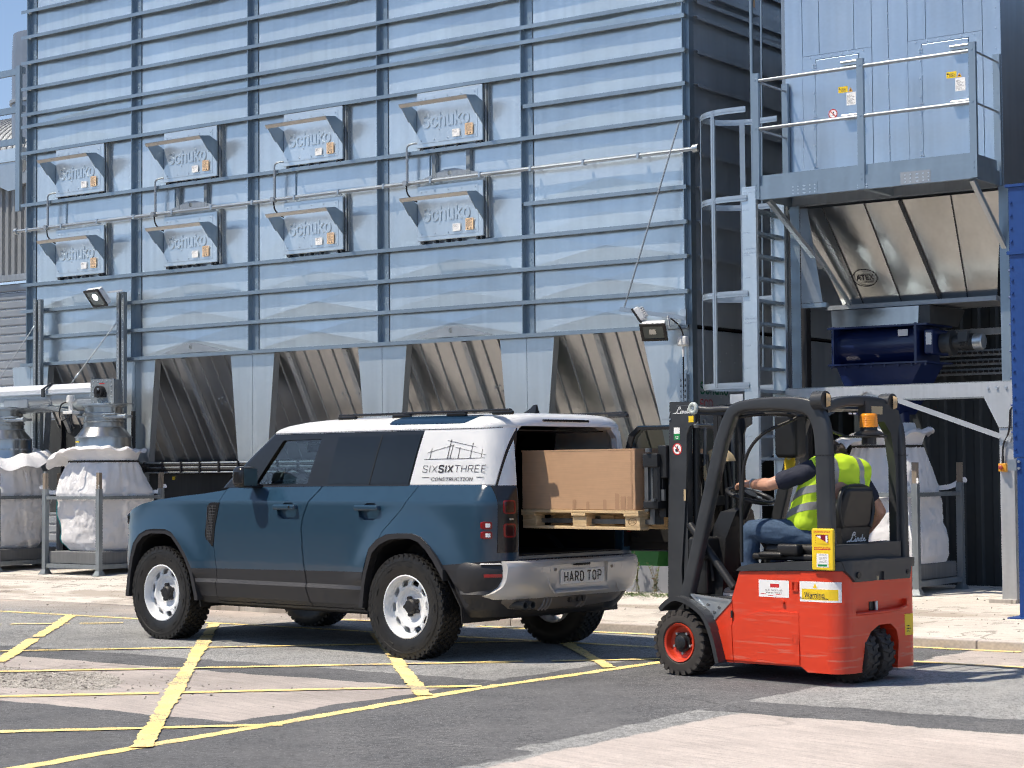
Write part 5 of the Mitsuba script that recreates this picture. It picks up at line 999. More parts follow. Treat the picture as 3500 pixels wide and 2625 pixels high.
for x, y, s, a in ((3.022, .853, 1, 8), (0, .853, 1, 21), (3.022, -.853, -1, 0), (0, -.853, -1, 13)):
    Tw = CARM @ trans(x, y, .404) @ rot(a, [0, 1, 0]); 
    if s < 0: Tw = CARM @ trans(x, y, .404) @ rot(180, [0, 0, 1]) @ rot(a, [0, 1, 0])
    wk = newkey(CAR + '__wheel'); CURT[0] = None
    for nm, (m_, mt, sm_) in wheel.items(): obj(nm, m_, mt, wk, sm_, T=Tw)
    obj('sidewall_marks', cat(RAISED), 'mat_tyre', wk, T=Tw)
    CURT[0] = CARM
CURT[0] = None
# ------------------------------------------------------------------ the red forklift
FKX, FKY = np.array([-.98815, .15349, 0]), np.array([-.15349, -.98815, 0])
FKM = frame(np.array([-6.9903, 12.1622, 0]), FKX, FKY); CURT[0] = FKM
FK = thing('forklift', 'red and black electric forklift truck carrying a pallet towards the blue car', 'forklift')
def fk_red(p, n, uv):
    big = fbm(p.x * 2.5, p.y * 2.5, p.z * 2.5, 3); sc = fbm(p.x * 5, p.y * 5, p.z * 46, 3)
    c = mix((.60, .040, .012), (.68, .052, .018), big)
    low = smoothstep(.62, .10, p.z)
    c = mix(c, (.60, .17, .12), smoothstep(.58, .74, sc) * (.10 + .55 * low))
    return mix(c, (.30, .06, .04), smoothstep(.70, .80, fbm(p.x * 9 + 5, p.y * 9, p.z * 30, 3)) * (.05 + .35 * low))
pbr('mat_fork_red', proc(fk_red), .36, 0, .35, .85)
pbr('mat_fork_rim', (.58, .050, .020), .4)
pbr('mat_fork_dark', proc(lambda p, n, uv: mix((.030, .033, .038), (.052, .056, .062), fbm(p.x * 6, p.y * 6, p.z * 6, 3))), .38, .15)
pbr('mat_fork_black', (.013, .014, .016), .42); pbr('mat_fork_vinyl', (.013, .013, .014), .45)
pbr('mat_fork_tyre', proc(lambda p, n, uv: mix((.022, .021, .021), (.065, .056, .050), fbm(p.x * 14, p.y * 14, p.z * 14, 3))), .75)
pbr('mat_beige', (.42, .33, .20), .5); pbr('mat_worn_steel', streaky((.16, .17, .18), .5, 6), .45, .7)
def fprism(p, a, b): return man(prism(p, a, b, 'y'))
plan_fk = man(prism(sbox(-1.33, -.46, .6, .46).intersection(sbox(-1.33 + .13, -.46 + .13, 2, .46 - .13).buffer(.13)), 0, 1))
SIDE = [(-.482, .740), (-.995, .757), (-.995, .12), (-.314, .112), (-.285, .27), (-.235, .385), (-.408, .540)]
body = fprism(SIDE, -.455, .455)
REAR = [(-1.003, .757), (-1.34, .765), (-1.34, .088), (-1.05, .088), (-1.0, .12), (-.971, .49)]
cw0 = fprism(REAR, -.46, .46) ^ plan_fk
arch = Polygon([(.25, .0), (.235, .12), (.20, .27), (.13, .35), (.03, .392), (-.10, .392), (-.17, .35), (-.195, .27), (-.18, .12), (-.17, .0)])
cw = cw0 - man(prism(arch, -1.5, -.99, 'x')) - man(prism(Polygon([(.30, .485), (-.30, .495), (-.30, .552), (.20, .552), (.28, .535)]), -1.5, -1.295, 'x'))
crease = Polygon([(-.25, .315), (-.40, .375), (-.46, .41), (-.62, .475), (-.72, .487), (-.99, .487), (-.99, .125), (-.33, .125), (-.30, .27)])
gl = LineString([(-.414, .54), (-.416, .3), (-.427, .10)]).buffer(.0035)
dj = fprism(gl, .44, .5)
obj('side_body', body - dj, 'mat_fork_red', FK, 30)
obj('side_panel', (fprism(crease.buffer(-.006), .45, .464)) - dj, 'mat_fork_red', FK, 30)
obj('counterweight', cw, 'mat_fork_red', FK, 30)
obj('wheel_bay', cat(bx(-1.28, -1.0, -.20, .26, .39, .40), bx(-1.0, -.998, -.3, .3, .05, .40)), 'mat_fork_black', FK)
for x, z in ((-.955, .655), (-.955, .30)):
    obj('latch', cat(prism(sbox(x - .022, z - .03, x + .022, z + .03).exterior.buffer(.003), .456, .466, 'y'), bx(x - .018, x + .0, .456, .4665, z - .024, z + .024)), 'mat_fork_black' if z < 0 else 'mat_fork_rim', FK)
obj('hinge', bx(-.424, -.410, .46, .468, .42, .47), 'mat_fork_black', FK); obj('panel_knob', cyl((-.855, .46, .545), (-.855, .475, .545), .012, 12), 'mat_fork_rim', FK)
for y in (.04,): obj('tow_pin', cyl((-1.312, y, .48), (-1.312, y, .57), .012, 12), 'mat_galv_bright', FK, True)
obj('pin_slot', bx(-1.3, -1.294, .0, .10, .49, .55), 'mat_fork_black', FK); obj('bumper_ridge', cat(tube(curve([(-1.325, .29, .475), (-1.345, .1, .478), (-1.348, -.15, .484), (-1.32, -.31, .50)], 6), .012, 8)), 'mat_fork_rim', FK, True)
deck = fprism([(-.46, .745), (-.50, .775), (-.62, .800), (-1.05, .822), (-1.35, .825), (-1.35, .768), (-1.0, .762), (-.482, .745)], -.47, .47) ^ man(prism(sbox(-1.345, -.47, .6, .47).intersection(sbox(-1.345 + .13, -.47 + .13, 2, .47 - .13).buffer(.13)), 0, 1))
obj('battery_hood', deck, 'mat_fork_dark', FK, 30)
obj('rear_cover', (man(prism([(.41, .765), (.33, .690), (-.31, .690), (-.33, .765), (-.36, .83), (.43, .83)], -1.352, -1.2, 'x')) ^ man(prism(sbox(-1.352, -.47, .6, .47).intersection(sbox(-1.352 + .13, -.47 + .13, 2, .47 - .13).buffer(.13)), 0, 1))) - man(bx(-1.5, -1.335, .0, .12, .68, .75)), 'mat_fork_dark', FK, 30)
obj('tow_bolt', cyl((-1.33, .05, .69), (-1.33, .05, .72), .012, 10), 'mat_beige', FK)
obj('lug', cat(cyl((-1.35, .30, .735), (-1.365, .30, .735), .022, 12), cyl((-1.35, -.28, .735), (-1.36, -.28, .735), .015, 12)), 'mat_fork_black', FK)
# step, fender, floor
stp = Polygon([(-.058, .562), (-.405, .535), (-.242, .388), (-.19, .46), (-.12, .515)])
obj('step_plate', fprism(stp, .43, .452), 'mat_galv_bright', FK); obj('step_rim', cat(prism(stp.exterior.buffer(.008), .44, .462, 'y')), 'mat_galv_bright', FK, 30)
obj('step_bolts', bolts([(-.2, .452, .50), (-.30, .452, .485), (-.255, .452, .45)], .012, .008, (0, 1, 0)), 'mat_worn_steel', FK)
obj('floor_plate', bx(-.48, .02, -.45, .43, .535, .552), 'mat_fork_dark', FK)
fo = curve([(.17, .455), (.11, .505), (.03, .538), (-.075, .515), (-.19, .455), (-.25, .385), (-.30, .27), (-.345, .11)], 6)
obj('front_fender', prism(LineString(fo).buffer(.016, cap_style=2), .36, .545, 'y'), 'mat_fork_dark', FK, 40); obj('front_fender', prism(LineString(fo).buffer(.016, cap_style=2), -.545, -.36, 'y'), 'mat_fork_dark', FK, 40)
obj('front_axle', cat(cyl((0, -.5, .23), (0, .5, .23), .07, 16), rb(-.3, .15, -.36, .36, .13, .45, .02), bx(-1.0, -.3, -.44, .44, .13, .5)), 'mat_fork_black', FK)
# wheels
def fwheel(R, w, rimr, rim_mat, lugs=24):
    prof = [(rimr, -w * .42), (rimr * 1.12, -w * .5), (R * .86, -w * .5), (R * .95, -w * .44), (R * .955, w * .44), (R * .86, w * .5), (rimr * 1.12, w * .5), (rimr, w * .42)]
    ms = [tm(rev(prof + [prof[0]], 48, 'y'))]
    for k in range(lugs):
        for s in (-1, 1):
            q = Polygon([(-.30 * R * .5, s * w * .02), (.0, s * w * .02), (.16 * R, s * w * .5), (-.02 * R, s * w * .5)])
            q = affinity.scale(q, .75, 1)
            b = trimesh.creation.extrude_polygon(shapely.geometry.polygon.orient(q), R * .065, engine='earcut'); b.apply_translation((0, 0, R * .94)); b.apply_transform(rot(360 / lugs * (k + (.5 if s > 0 else 0)), [0, 1, 0])); ms.append(b)
            c_ = bx(-.05 * R, .10 * R, s * w * .5 - .004, s * w * .5 + .004, R * .86, R * .985); c_.apply_transform(rot(360 / lugs * (k + (.5 if s > 0 else 0)) + 2, [0, 1, 0])); ms.append(c_)
    return cat(ms)
ft = fwheel(.229, .175, .132, None)
def rimmesh(rr_, w):
    p_ = [(rr_, -w * .42), (rr_ * 1.03, w * .44), (rr_ * 1.0, w * .50), (rr_ * .90, w * .46), (rr_ * .82, w * .22), (rr_ * .60, w * .17), (rr_ * .30, w * .17), (.0, w * .17), (.0, w * .05), (rr_ * .7, w * .05), (rr_ * .8, -w * .42)]
    return rev(p_ + [p_[0]], 40, 'y')
for s, x, y in ((1, 0, .45), (-1, 0, -.45)):
    wk = newkey(FK + '__front_wheel'); Tw = FKM @ trans(x, y, .229) @ (ident() if s > 0 else rot(180, [0, 0, 1])); CURT[0] = None
    scene[wk] = mikit.ply(tm(ft).copy().apply_transform(Tw), 'mat_fork_tyre', smooth=40)
    obj('rim', rimmesh(.134, .175), 'mat_fork_rim', wk, 30, T=Tw)
    obj('hub', rev([(0, .02), (.052, .02), (.050, .075), (.035, .083), (0, .084)], 24, 'y'), 'mat_fork_black', wk, 30, T=Tw)
    obj('wheel_nuts', cat([cyl((.076 * math.cos(t), .025, .076 * math.sin(t)), (.076 * math.cos(t), .055, .076 * math.sin(t)), .010, 6) for t in np.arange(5) * 2 * math.pi / 5 + .9]), 'mat_galv_bright', wk, T=Tw)
    CURT[0] = FKM
for y in (.125, -.055):
    wk = newkey(FK + '__rear_wheel'); Tw = FKM @ trans(-1.17, y, .19) @ rot(-4, [0, 0, 1]); CURT[0] = None
    scene[wk] = mikit.ply(tm(fwheel(.19, .125, .105, None, 20)).apply_transform(Tw), 'mat_fork_tyre', smooth=40)
    obj('rim', rimmesh(.107, .125), 'mat_fork_rim', wk, 30, T=Tw); CURT[0] = FKM
# overhead guard: two bent side tubes with a rear arch
def sweep_rect(path, w, h, side_):
    """rounded rectangular tube: path points, w along side_, h the other way"""
    P = np.array(path, float); t = np.gradient(P, axis=0); t /= np.linalg.norm(t, axis=1, keepdims=True); rings = []
    ang = np.linspace(0, 2 * math.pi, 24, endpoint=False); ex = .45
    for i in range(len(P)):
        s_ = np.array(side_, float); s_ -= t[i] * (s_ @ t[i]); s_ /= np.linalg.norm(s_); n_ = np.cross(t[i], s_)
        ww, hh = (w if np.isscalar(w) else w[i]), (h if np.isscalar(h) else h[i])
        rings.append([P[i] + s_ * ww / 2 * np.sign(math.cos(a)) * abs(math.cos(a)) ** ex + n_ * hh / 2 * np.sign(math.sin(a)) * abs(math.sin(a)) ** ex for a in ang])
    m = loft(rings)
    if m.volume < 0: m.invert()
    return m
for s in (1, -1):
    y = s * .425
    path = np.vstack([[(.015, y, .515)], curve([(-.32, y, 1.63), (-.40, y, 1.80), (-.455, y, 1.855), (-.56, y, 1.882), (-.80, y, 1.887), (-1.02, y, 1.868), (-1.12, y, 1.82), (-1.175, y, 1.70), (-1.19, y, 1.5)], 6), [(-1.195, y, 1.1), (-1.20, y, .80)]])
    n_ = len(path)
    ht = np.interp(np.arange(n_), [0, n_ * .25, n_ * .35, n_ * .75, n_ - 1], [.10, .085, .075, .125, .12])
    obj('guard_side', sweep_rect(path, .075, ht, (0, 1, 0)), 'mat_fork_dark', FK, 40)
for z in (1.53,): obj('guard_joint', cat(*[bx(-1.253, -1.128, s * .425 - .041, s * .425 + .041, z - .003, z + .003) for s in (1, -1)]), 'mat_fork_black', FK)
arcp = curve([(-1.16, .40, 1.845), (-1.17, .25, 1.885), (-1.175, 0, 1.90), (-1.17, -.25, 1.885), (-1.16, -.40, 1.845)], 8)
obj('guard_rear_arch', sweep_rect(arcp, .075, .085, (0, 0, 1)), 'mat_fork_dark', FK, 40)
obj('guard_front_bar', sweep_rect([(-.42, .42, 1.84), (-.42, 0, 1.85), (-.42, -.42, 1.84)], .06, .06, (0, 0, 1)), 'mat_fork_dark', FK, 40)
for x in (-.60, -.75, -.90, -1.03): obj('roof_bar', bar((x, .41, 1.872), (x, -.41, 1.872), .02, .05, (0.3, 0, 1)), 'mat_fork_dark', FK)
obj('rear_hoop', man(prism(Polygon([(.40, 1.84), (.47, 1.5), (.47, .82), (.35, .82), (.35, 1.45), (.30, 1.68), (.22, 1.76), (-.22, 1.76), (-.30, 1.68), (-.35, 1.45), (-.35, .82), (-.47, .82), (-.47, 1.5), (-.40, 1.84), (-.2, 1.90), (.2, 1.90)]), -1.225, -1.165, 'x')) - man(prism([(.0, 0), (.47, 0), (.47, 2), (.0, 2)], -1.5, -1, 'x')), 'mat_fork_dark', FK, 30)
obj('rear_crossbar', man(prism(Polygon([(.40, .83), (.40, .925), (-.36, .94), (-.36, .83)]), -1.25, -1.12, 'x')), 'mat_fork_dark', FK, 30)
obj('arch_label', bx(-1.2275, -1.2255, -.20, -.07, 1.81, 1.865), 'mat_beige', FK); obj('lamp_pips', cat([bx(-1.228, -1.2255, y - .018, y + .018, 1.805, 1.815) for y in (.13, .18)]), 'mat_paper', FK)
def lampod(c, s=1):
    k = newkey(FK + '__work_light'); c = np.array(c)
    scene[k] = mikit.ply(tm(man(cyl(c - [.06, 0, 0], c + [.03, 0, 0], .062, 24)) + man(cyl(c + [0, -.03, 0], c + [0, .03, 0], .055, 20))).apply_transform(FKM), 'mat_fork_dark', smooth=40)
    obj('lens', rev([(0, 0), (.035, 0), (.05, -.012), (.052, -.04), (0, -.04)], 24, 'x'), 'mat_beige', k, 40, T=FKM @ trans(*(c - [.06, 0, 0])) @ trans(0, 0, 0) @ rot(0, [0, 0, 1]) if False else trans(0, 0, 0))if False else None
    obj('bezel', cat(cyl(c + [-.05, -.012, 0], c + [-.072, -.030, 0], .050, 24, .036)), 'mat_lamp_amberish', k, 40)
    obj('bolt', cat(cyl(c + [0, .03, 0], c + [0, .042, 0], .020, 12)), 'mat_galv_bright', k)
pbr('mat_lamp_amberish', (.50, .36, .20), .3)
lampod((-1.165, .45, 1.895)); lampod((-1.165, -.33, 1.895))
# front lamp seen as a ring
fl_ = newkey(FK + '__headlight'); th = np.linspace(0, 2 * math.pi, 33)
scene[fl_] = mikit.ply(tm(tube([(-.105 + .028 * math.cos(t), .475, 1.872 + .030 * math.sin(t)) for t in th], .0155, 10, False)).apply_transform(FKM), 'mat_headlight_ring', smooth=True)
pbr('mat_headlight_ring', (.45, .50, .48), .3)
obj('bowl', cat(cyl((-.105, .46, 1.872), (-.105, .476, 1.872), .03, 20), cyl((-.105, .476, 1.872), (-.105, .482, 1.872), .012, 12)), 'mat_galv_bright', fl_); obj('arm', tube(curve([(-.12, .45, 1.872), (-.22, .44, 1.86), (-.32, .43, 1.862), (-.42, .42, 1.86)], 5), .022, 10), 'mat_fork_dark', fl_, True)
# beacon
BEk = newkey(FK + '__beacon'); c = np.array((-1.27, .03, 1.675))
pbr('mat_amber', (.78, .27, .012), .12, 0, .6)
ap = [(0, 0.092)] + [(.046, .092), (.056, .083), (.058, .074)] + [p for z in np.arange(.070, .0, -.012) for p in ((.059 + .005 * (1 - z / .08), z), (.0565 + .005 * (1 - z / .08), z - .006))] + [(.064, -.002), (0, -.002)]
scene[BEk] = mikit.ply(tm(rev(ap[::-1], 36)).apply_transform(FKM @ trans(*(c + [0, 0, .045]))), 'mat_amber', smooth=40)
obj('base', rev([(0, -.012), (.15, -.012), (.15, 0.0), (.125, .015), (.085, .024), (.08, .044), (0, .044)], 36), 'mat_fork_black', BEk, 30, T=FKM @ trans(*c) @ np.linalg.inv(np.eye(4))) if False else None
CURT[0] = None
obj('base', rev([(0, -.012), (.10, -.012), (.10, 0.0), (.085, .012), (.060, .022), (.056, .044), (0, .044)], 36), 'mat_fork_black', BEk, 30, T=FKM @ trans(*c)); CURT[0] = FKM
obj('bracket', cat(rb(-1.32, -1.19, -.12, .25, 1.648, 1.662, .005), bar((-1.21, .22, 1.655), (-1.2, .40, 1.70), .03, .012), cyl((-1.27, .03, 1.60), (-1.27, .03, 1.655), .05, 16)), 'mat_fork_black', BEk)
# mast
mp = Polygon([(.235, 1.93), (.005, 1.926), (.0, 1.775), (.055, 1.745), (.078, 1.69), (.082, 1.45), (.105, 1.1), (.14, .72), (.12, .42), (.27, .41), (.262, .9)])
for s in (1, -1):
    y0, y1 = (.318, .332) if s > 0 else (-.332, -.318)
    obj('mast_plate', fprism(mp, y0, y1), 'mat_fork_dark', FK)
    for xx, zz in ((.235, 1.93), (.12, 1.92)): pass
    obj('mast_channel', cat(bx(.20, .245, s * .317 - .07 * (s > 0), s * .317 + .07 * (s < 0), .30, 1.92), bx(.09, .13, s * .317 - .06 * (s > 0), s * .317 + .06 * (s < 0), .30, 1.90), bx(.13, .2, s * .29 - .008, s * .29 + .008, .3, 1.9)), 'mat_fork_dark', FK)
    obj('inner_channel', cat(bx(.24, .28, s * .25 - .03, s * .25 + .03, .45, 1.86), bx(.20, .235, s * .25 - .03, s * .25 + .03, .45, 1.86)), 'mat_fork_black', FK)
    obj('lift_cylinder', tube([(.08, s * .22, .4), (.08, s * .22, 1.84)], .028, 12), 'mat_fork_black', FK, True)
    obj('piston_rod', tube([(.05, s * .16, .9), (.05, s * .16, 1.80)], .014, 10), 'mat_worn_steel', FK, True)
    obj('tilt_cylinder', tube([(-.36, s * .36, .62), (.05, s * .34, 1.05)], .03, 12), 'mat_fork_black', FK, True)
obj('mast_web', cat(bx(.12, .20, -.318, .318, 1.84, 1.90), bx(.12, .2, -.318, .318, .42, .52), bx(.13, .19, -.318, .318, 1.18, 1.25)), 'mat_fork_dark', FK)
th = np.linspace(.1, math.pi - .1, 14)
obj('chain_pulley', man(cyl((-.02, .05, 1.46), (-.02, .13, 1.46), .13, 28)) ^ man(bx(-.3, .3, 0, .2, 1.50, 1.8)), 'mat_beige', FK, 40); obj('hose_guide', cat(rb(-.03, .06, .08, .18, 1.36, 1.48, .015)), 'mat_beige', FK, 40)
for y in (.02, -.03, .2, -.2): obj('hydraulic_hose', tube(curve([(.0, y, 1.55), (-.03, y, 1.2), (-.02, y + .02, .9), (-.08, y + .04, .65)], 6), .013, 8), 'mat_rubber_hose', FK, True)
obj('mast_mirror', cat(rb(-.13, -.07, .30, .44, 1.745, 1.765, .008), tube(curve([(-.03, .33, 1.78), (-.02, .36, 1.745), (-.08, .38, 1.742)], 5), .006, 6)), 'mat_worn_steel', FK, 40)
obj('rail_clip', bx(.22, .30, .33, .34, 1.80, 1.812), 'mat_galv_bright', FK); obj('clip_wire', tube([(.24, .335, 1.812), (.225, .335, 1.86)], .004, 6), 'mat_galv_bright', FK)
# carriage, load guard and forks
for s in (1, -1): obj('load_guard', bx(.44, .475, s * .20, s * .34, 1.14, 1.545), 'mat_worn_steel', FK)
obj('carriage', cat(rb(.30, .44, -.40, .40, 1.16, 1.22, .008), rb(.30, .44, -.40, .40, 1.46, 1.56, .008), *[bx(.30, .36, y - .06, y + .06, 1.1, 1.56) for y in (-.25, 0, .25)], rb(.30, .40, .20, .34, 1.22, 1.46, .01), tube([(.33, .36, 1.2), (.33, .36, 1.5)], .03, 10), rb(.25, .33, .30, .36, 1.38, 1.62, .01)), 'mat_fork_black', FK, 30)
obj('carriage_fittings', cat(cyl((.38, .40, 1.57), (.38, .40, 1.60), .025, 10), cyl((.33, .41, 1.215), (.33, .41, 1.235), .02, 10), bx(.27, .31, .34, .36, 1.22, 1.30), cyl((.505, .30, 1.205), (.478, .30, 1.205), .012, 8)), 'mat_worn_steel', FK)
for y in (.27, -.27): obj('fork', cat(bx(.42, 1.55, y - .05, y + .05, 1.045, 1.08), bx(.395, .4399, y - .05, y + .05, 1.045, 1.52)), 'mat_worn_steel', FK)
# controls, seat
obj('dash_column', loft([[( .06, -.20, .55), (.06, .22, .55), (-.14, .22, .55), (-.14, -.2, .55)][::-1], [(.0, -.16, .95), (.0, .2, .95), (-.16, .2, .95), (-.16, -.16, .95)][::-1], [(-.10, -.02, 1.14), (-.10, .18, 1.14), (-.24, .18, 1.14), (-.24, -.02, 1.14)][::-1], [(-.2, .04, 1.17), (-.2, .13, 1.17), (-.26, .13, 1.17), (-.26, .04, 1.17)][::-1]]), 'mat_fork_black', FK, 30)
obj('side_console', cat(rb(-.10, .09, .10, .33, .80, .965, .025), rb(-.05, .06, .14, .28, .55, .82, .02)), 'mat_fork_black', FK, 40)
cw = np.array([-.305, .10, 1.252]); e1, e2 = np.array([0, 1.0, 0]), np.array([.94, 0, .30]); e2 /= np.linalg.norm(e2); th = np.linspace(0, 2 * math.pi, 41)
SWk = newkey(FK + '__steering_wheel')
scene[SWk] = mikit.ply(tm(cat(tube([cw + .165 * (math.cos(t) * e1 + math.sin(t) * e2) for t in th], .0165, 10, False), *[bar(cw, cw + .16 * (math.cos(t) * e1 + math.sin(t) * e2), .035, .014, np.cross(e1, e2)) for t in (.3, 2.4, 4.5)])).apply_transform(FKM), 'mat_fork_black', smooth=40)
obj('hub', cat(cyl(cw + [.01, 0, -.015], cw + [-.01, 0, .02], .05, 18), tube([cw, (-.23, .09, 1.10)], .035, 12)), 'mat_fork_black', SWk, 40)
def rbs(x0, x1, y0, y1, z0, z1, r, n=12): return rb(x0, x1, y0, y1, z0, z1, r, n)
SEk = newkey(FK + '__seat')
scene[SEk] = mikit.ply(tm(rbs(-1.06, -.52, -.24, .24, .84, .93, .04)).apply_transform(FKM), 'mat_fork_vinyl', smooth=40)
obj('backrest', man(prism(Polygon([(-.20, .0), (.20, .0), (.235, .10), (.215, .27), (.15, .325), (-.15, .325), (-.215, .27), (-.235, .10)]).buffer(.0), -.04, .04, 'x')).rotate((0, 12, 0)).translate((-1.135, 0, 1.05)) if False else m3.Manifold.batch_hull([m3.Manifold.sphere(.035, 12).translate((-1.10 - .05 * (z > 1.2), y, z)) for y, z in ((.15, 1.06), (-.15, 1.06), (.17, 1.16), (-.17, 1.16), (.12, 1.28), (-.12, 1.28))]), 'mat_fork_vinyl', SEk, 40)
obj('backrest_edge', tube(curve([(-1.135, y, z) for y, z in ((.16, 1.04), (.198, 1.17), (.135, 1.305), (-.135, 1.305), (-.198, 1.17), (-.16, 1.04))], 5), .016, 8), 'mat_fork_black', SEk, True)
obj('backrest_base', man(prism(Polygon([(.175, 1.04), (-.175, 1.04), (-.12, .86), (.15, .86)]), -1.13, -1.07, 'x')), 'mat_fork_vinyl', SEk, 30)
obj('rail', cat(rb(-1.05, -.45, .16, .28, .815, .86, .015), rb(-.75, -.55, .24, .34, .835, .875, .018), rb(-.88, -.70, .25, .33, .85, .93, .02)), 'mat_fork_vinyl', SEk, 40)
# script lettering (drawn strokes), used twice
def script():
    st = [[(-.02, .0), (.03, .008), (.10, .02), (.16, .10), (.20, .17), (.24, .185), (.27, .165), (.25, .13), (.21, .13)], [(.16, .10), (.13, .04), (.10, .018), (.06, .0), (.10, .012), (.20, .0), (.24, .012)], [(.24, .012), (.28, .06), (.26, .01), (.30, .005), (.34, .065), (.32, .0), (.36, .06), (.39, .055), (.38, .008), (.43, .012)], [(.50, .055), (.45, .06), (.43, .02), (.46, .0), (.50, .04), (.53, .13), (.50, .02), (.53, .005)], [(.53, .005), (.57, .035), (.60, .055), (.575, .06), (.56, .025), (.60, .002), (.64, .02)]]
    P = shapely.unary_union([LineString(curve([(*q, 0) for q in s], 6)[:, :2]).buffer(.0115) for s in st]).union(Point(.285, .095).buffer(.012))
    return affinity.scale(P, .001 * 1000, 1, origin=(0, 0))
scr = script(); pbr('mat_script', (.62, .63, .64), .4)
def put_script(o, x, w, parent):
    m = prism(affinity.scale(scr, w / .66, w / .66, origin=(0, 0)), 0, .002); obj('lettering', place(m, o, x, (0, 0, 1)), 'mat_script', parent)
put_script((.195, .3322, 1.845), (-1, 0, 0), .165, FK)
obj('plate_groove', bx(.05, .17, .332, .333, 1.898, 1.903), 'mat_worn_steel', FK)
put_script((-1.1312, .10, .945), (0, -1, 0), .22, SEk)
# decals
def dec(name, x0, x1, z0, z1, mt, y=.3322, d=.0012): return obj(name, bx(x0, x1, y, y + d, z0, z1), mt, FK)
pbr('mat_green_sign', (.01, .22, .06), .5)
dec('white_label', .195, .14, 1.70, 1.745, 'mat_paper'); dec('green_label', .195, .14, 1.655, 1.6995, 'mat_green_sign'); dec('label_print', .185, .15, 1.675, 1.68, 'mat_paper', .3335); dec('label_print', .18, .155, 1.662, 1.667, 'mat_paper', .3335)
rgn = Point(0, 0).buffer(.043, 24)
obj('no_hands_sign', place(trimesh.creation.extrude_polygon(rgn, .001), (.165, .3322, 1.59), (-1, 0, 0), (0, 0, 1)), 'mat_paper', FK)
obj('red_ring', place(prism(rgn.difference(Point(0, 0).buffer(.035)).union(LineString([(-.026, .026), (.026, -.026)]).buffer(.0035)), .001, .002), (.165, .3322, 1.59), (-1, 0, 0), (0, 0, 1)), 'mat_red_sign', FK)
obj('hand_symbol', place(prism(Polygon([(-.015, -.02), (.012, -.02), (.016, 0), (.006, .004), (.004, .022), (-.003, .022), (-.006, .004), (-.02, 0)]), .001, .0015), (.165, .3322, 1.59), (-1, 0, 0), (0, 0, 1)), 'mat_print_dark', FK)
dec('yellow_tag', .055, .01, 1.78, 1.825, 'mat_yellow', .334); dec('brass_tag', .09, .11, 1.22, 1.30, 'mat_beige')
dec('supplier_label', -.648, -.902, .575, .690, 'mat_paper', .4555)
obj('supplier_mark', bx(-.745, -.82, .457, .4575, .640, .665), 'mat_red_sign', FK)
lp = [place(text('Materials Handling', .011, .0006), (-.775, .4571, .606), (-1, 0, 0), (0, 0, 1)), place(text('SALES  SERVICE  HIRE', .010, .0006), (-.775, .4571, .622), (-1, 0, 0), (0, 0, 1))]
obj('supplier_print', cat(lp), 'mat_print_dark', FK); obj('supplier_print', cat([bx(x, x - .04, .457, .4577, z, z + .005) for x, z in ((-.665, .593), (-.79, .593), (-.73, .583))]), 'mat_red_sign', FK)
W2 = fprism([(-.995, .557), (-1.4, .557), (-1.4, .692), (-.995, .692)], -.6, .6) ^ man(bx(-1.30, -.9, .35, .6, .5, .8))
def cwoff(d): return fprism(Polygon(REAR).buffer(d), -.46 - d, .46 + d) ^ man(prism(sbox(-1.33 - d, -.46 - d, .6, .46 + d).intersection(sbox(-1.33 + .13, -.46 + .13, 2, .46 - .13).buffer(.13 + d)), 0, 1))
obj('warning_label', cwoff(.0015) ^ W2, 'mat_paper', FK, 30)
obj('warning_panel', cwoff(.0025) ^ fprism([(-1.012, .570), (-1.4, .570), (-1.4, .642), (-1.012, .642)], .3, .6) ^ man(bx(-1.285, -.9, .35, .6, .5, .8)), 'mat_yellow', FK, 30)
obj('warning_print', cat(place(text('Warning', .032, .0008, True, sx=.95), (-1.115, .4627, .602), (-1, 0, 0), (0, 0, 1)), place(text('Please turn off before leaving this vehicle', .0085, .0008, True), (-1.11, .4627, .580), (-1, 0, 0), (0, 0, 1))), 'mat_print_dark', FK)
obj('warning_triangle', place(prism([(-.018, 0), (.018, 0), (0, .032)], 0, .001), (-1.12, .462, .648), (-1, 0, 0), (0, 0, 1)), 'mat_yellow', FK)
obj('yellow_rear_label', (cwoff(.002) - cwoff(-.01)) ^ man(prism([(-.275, .30), (-.40, .30), (-.40, .445), (-.27, .445)], -1.5, -1.2, 'x')), 'mat_yellow', FK, 30)
obj('yellow_label_print', cat([bx(-1.3335, -1.3325, -.32 - .02 * (j % 2), -.29, .325 + .018 * j, .331 + .018 * j) for j in range(3)]), 'mat_print_dark', FK)
YW_ = newkey(FK + '__document_wallet'); pbr('mat_wallet_red', (.20, .008, .02), .4)
scene[YW_] = mikit.ply(tm(rb(-1.292, -1.118, .466, .492, .770, 1.045, .008)).apply_transform(FKM), 'mat_yellow', smooth=40); labels[YW_] = {'label': 'yellow document wallet strapped to the rear left guard post'}
obj('window', bx(-1.255, -1.155, .492, .4935, .945, 1.005), 'mat_wallet_red', YW_); obj('paper', cat(bx(-1.255, -1.16, .492, .4937, .79, .88), bx(-1.25, -1.235, .4936, .4944, .955, 1.0), bx(-1.195, -1.165, .4936, .4944, .95, .998)), 'mat_paper', YW_); obj('green_band', bx(-1.245, -1.17, .4938, .4945, .795, .81), 'mat_green_sign', YW_)
obj('flap', place(prism([(0, 0), (.10, 0), (0, .05)], 0, .002), (-1.158, .4938, .945), (-1, 0, 0), (0, 0, 1)), 'mat_yellow', YW_); obj('print', cat([bx(-1.27, -1.14, .492, .4932, z, z + .006) for z in (.905, .915, 1.02)]), 'mat_red_sign', YW_); obj('lines', cat([bx(-1.24, -1.18, .4938, .4944, z, z + .002) for z in np.arange(.82, .875, .009)]), 'mat_worn_steel', YW_)
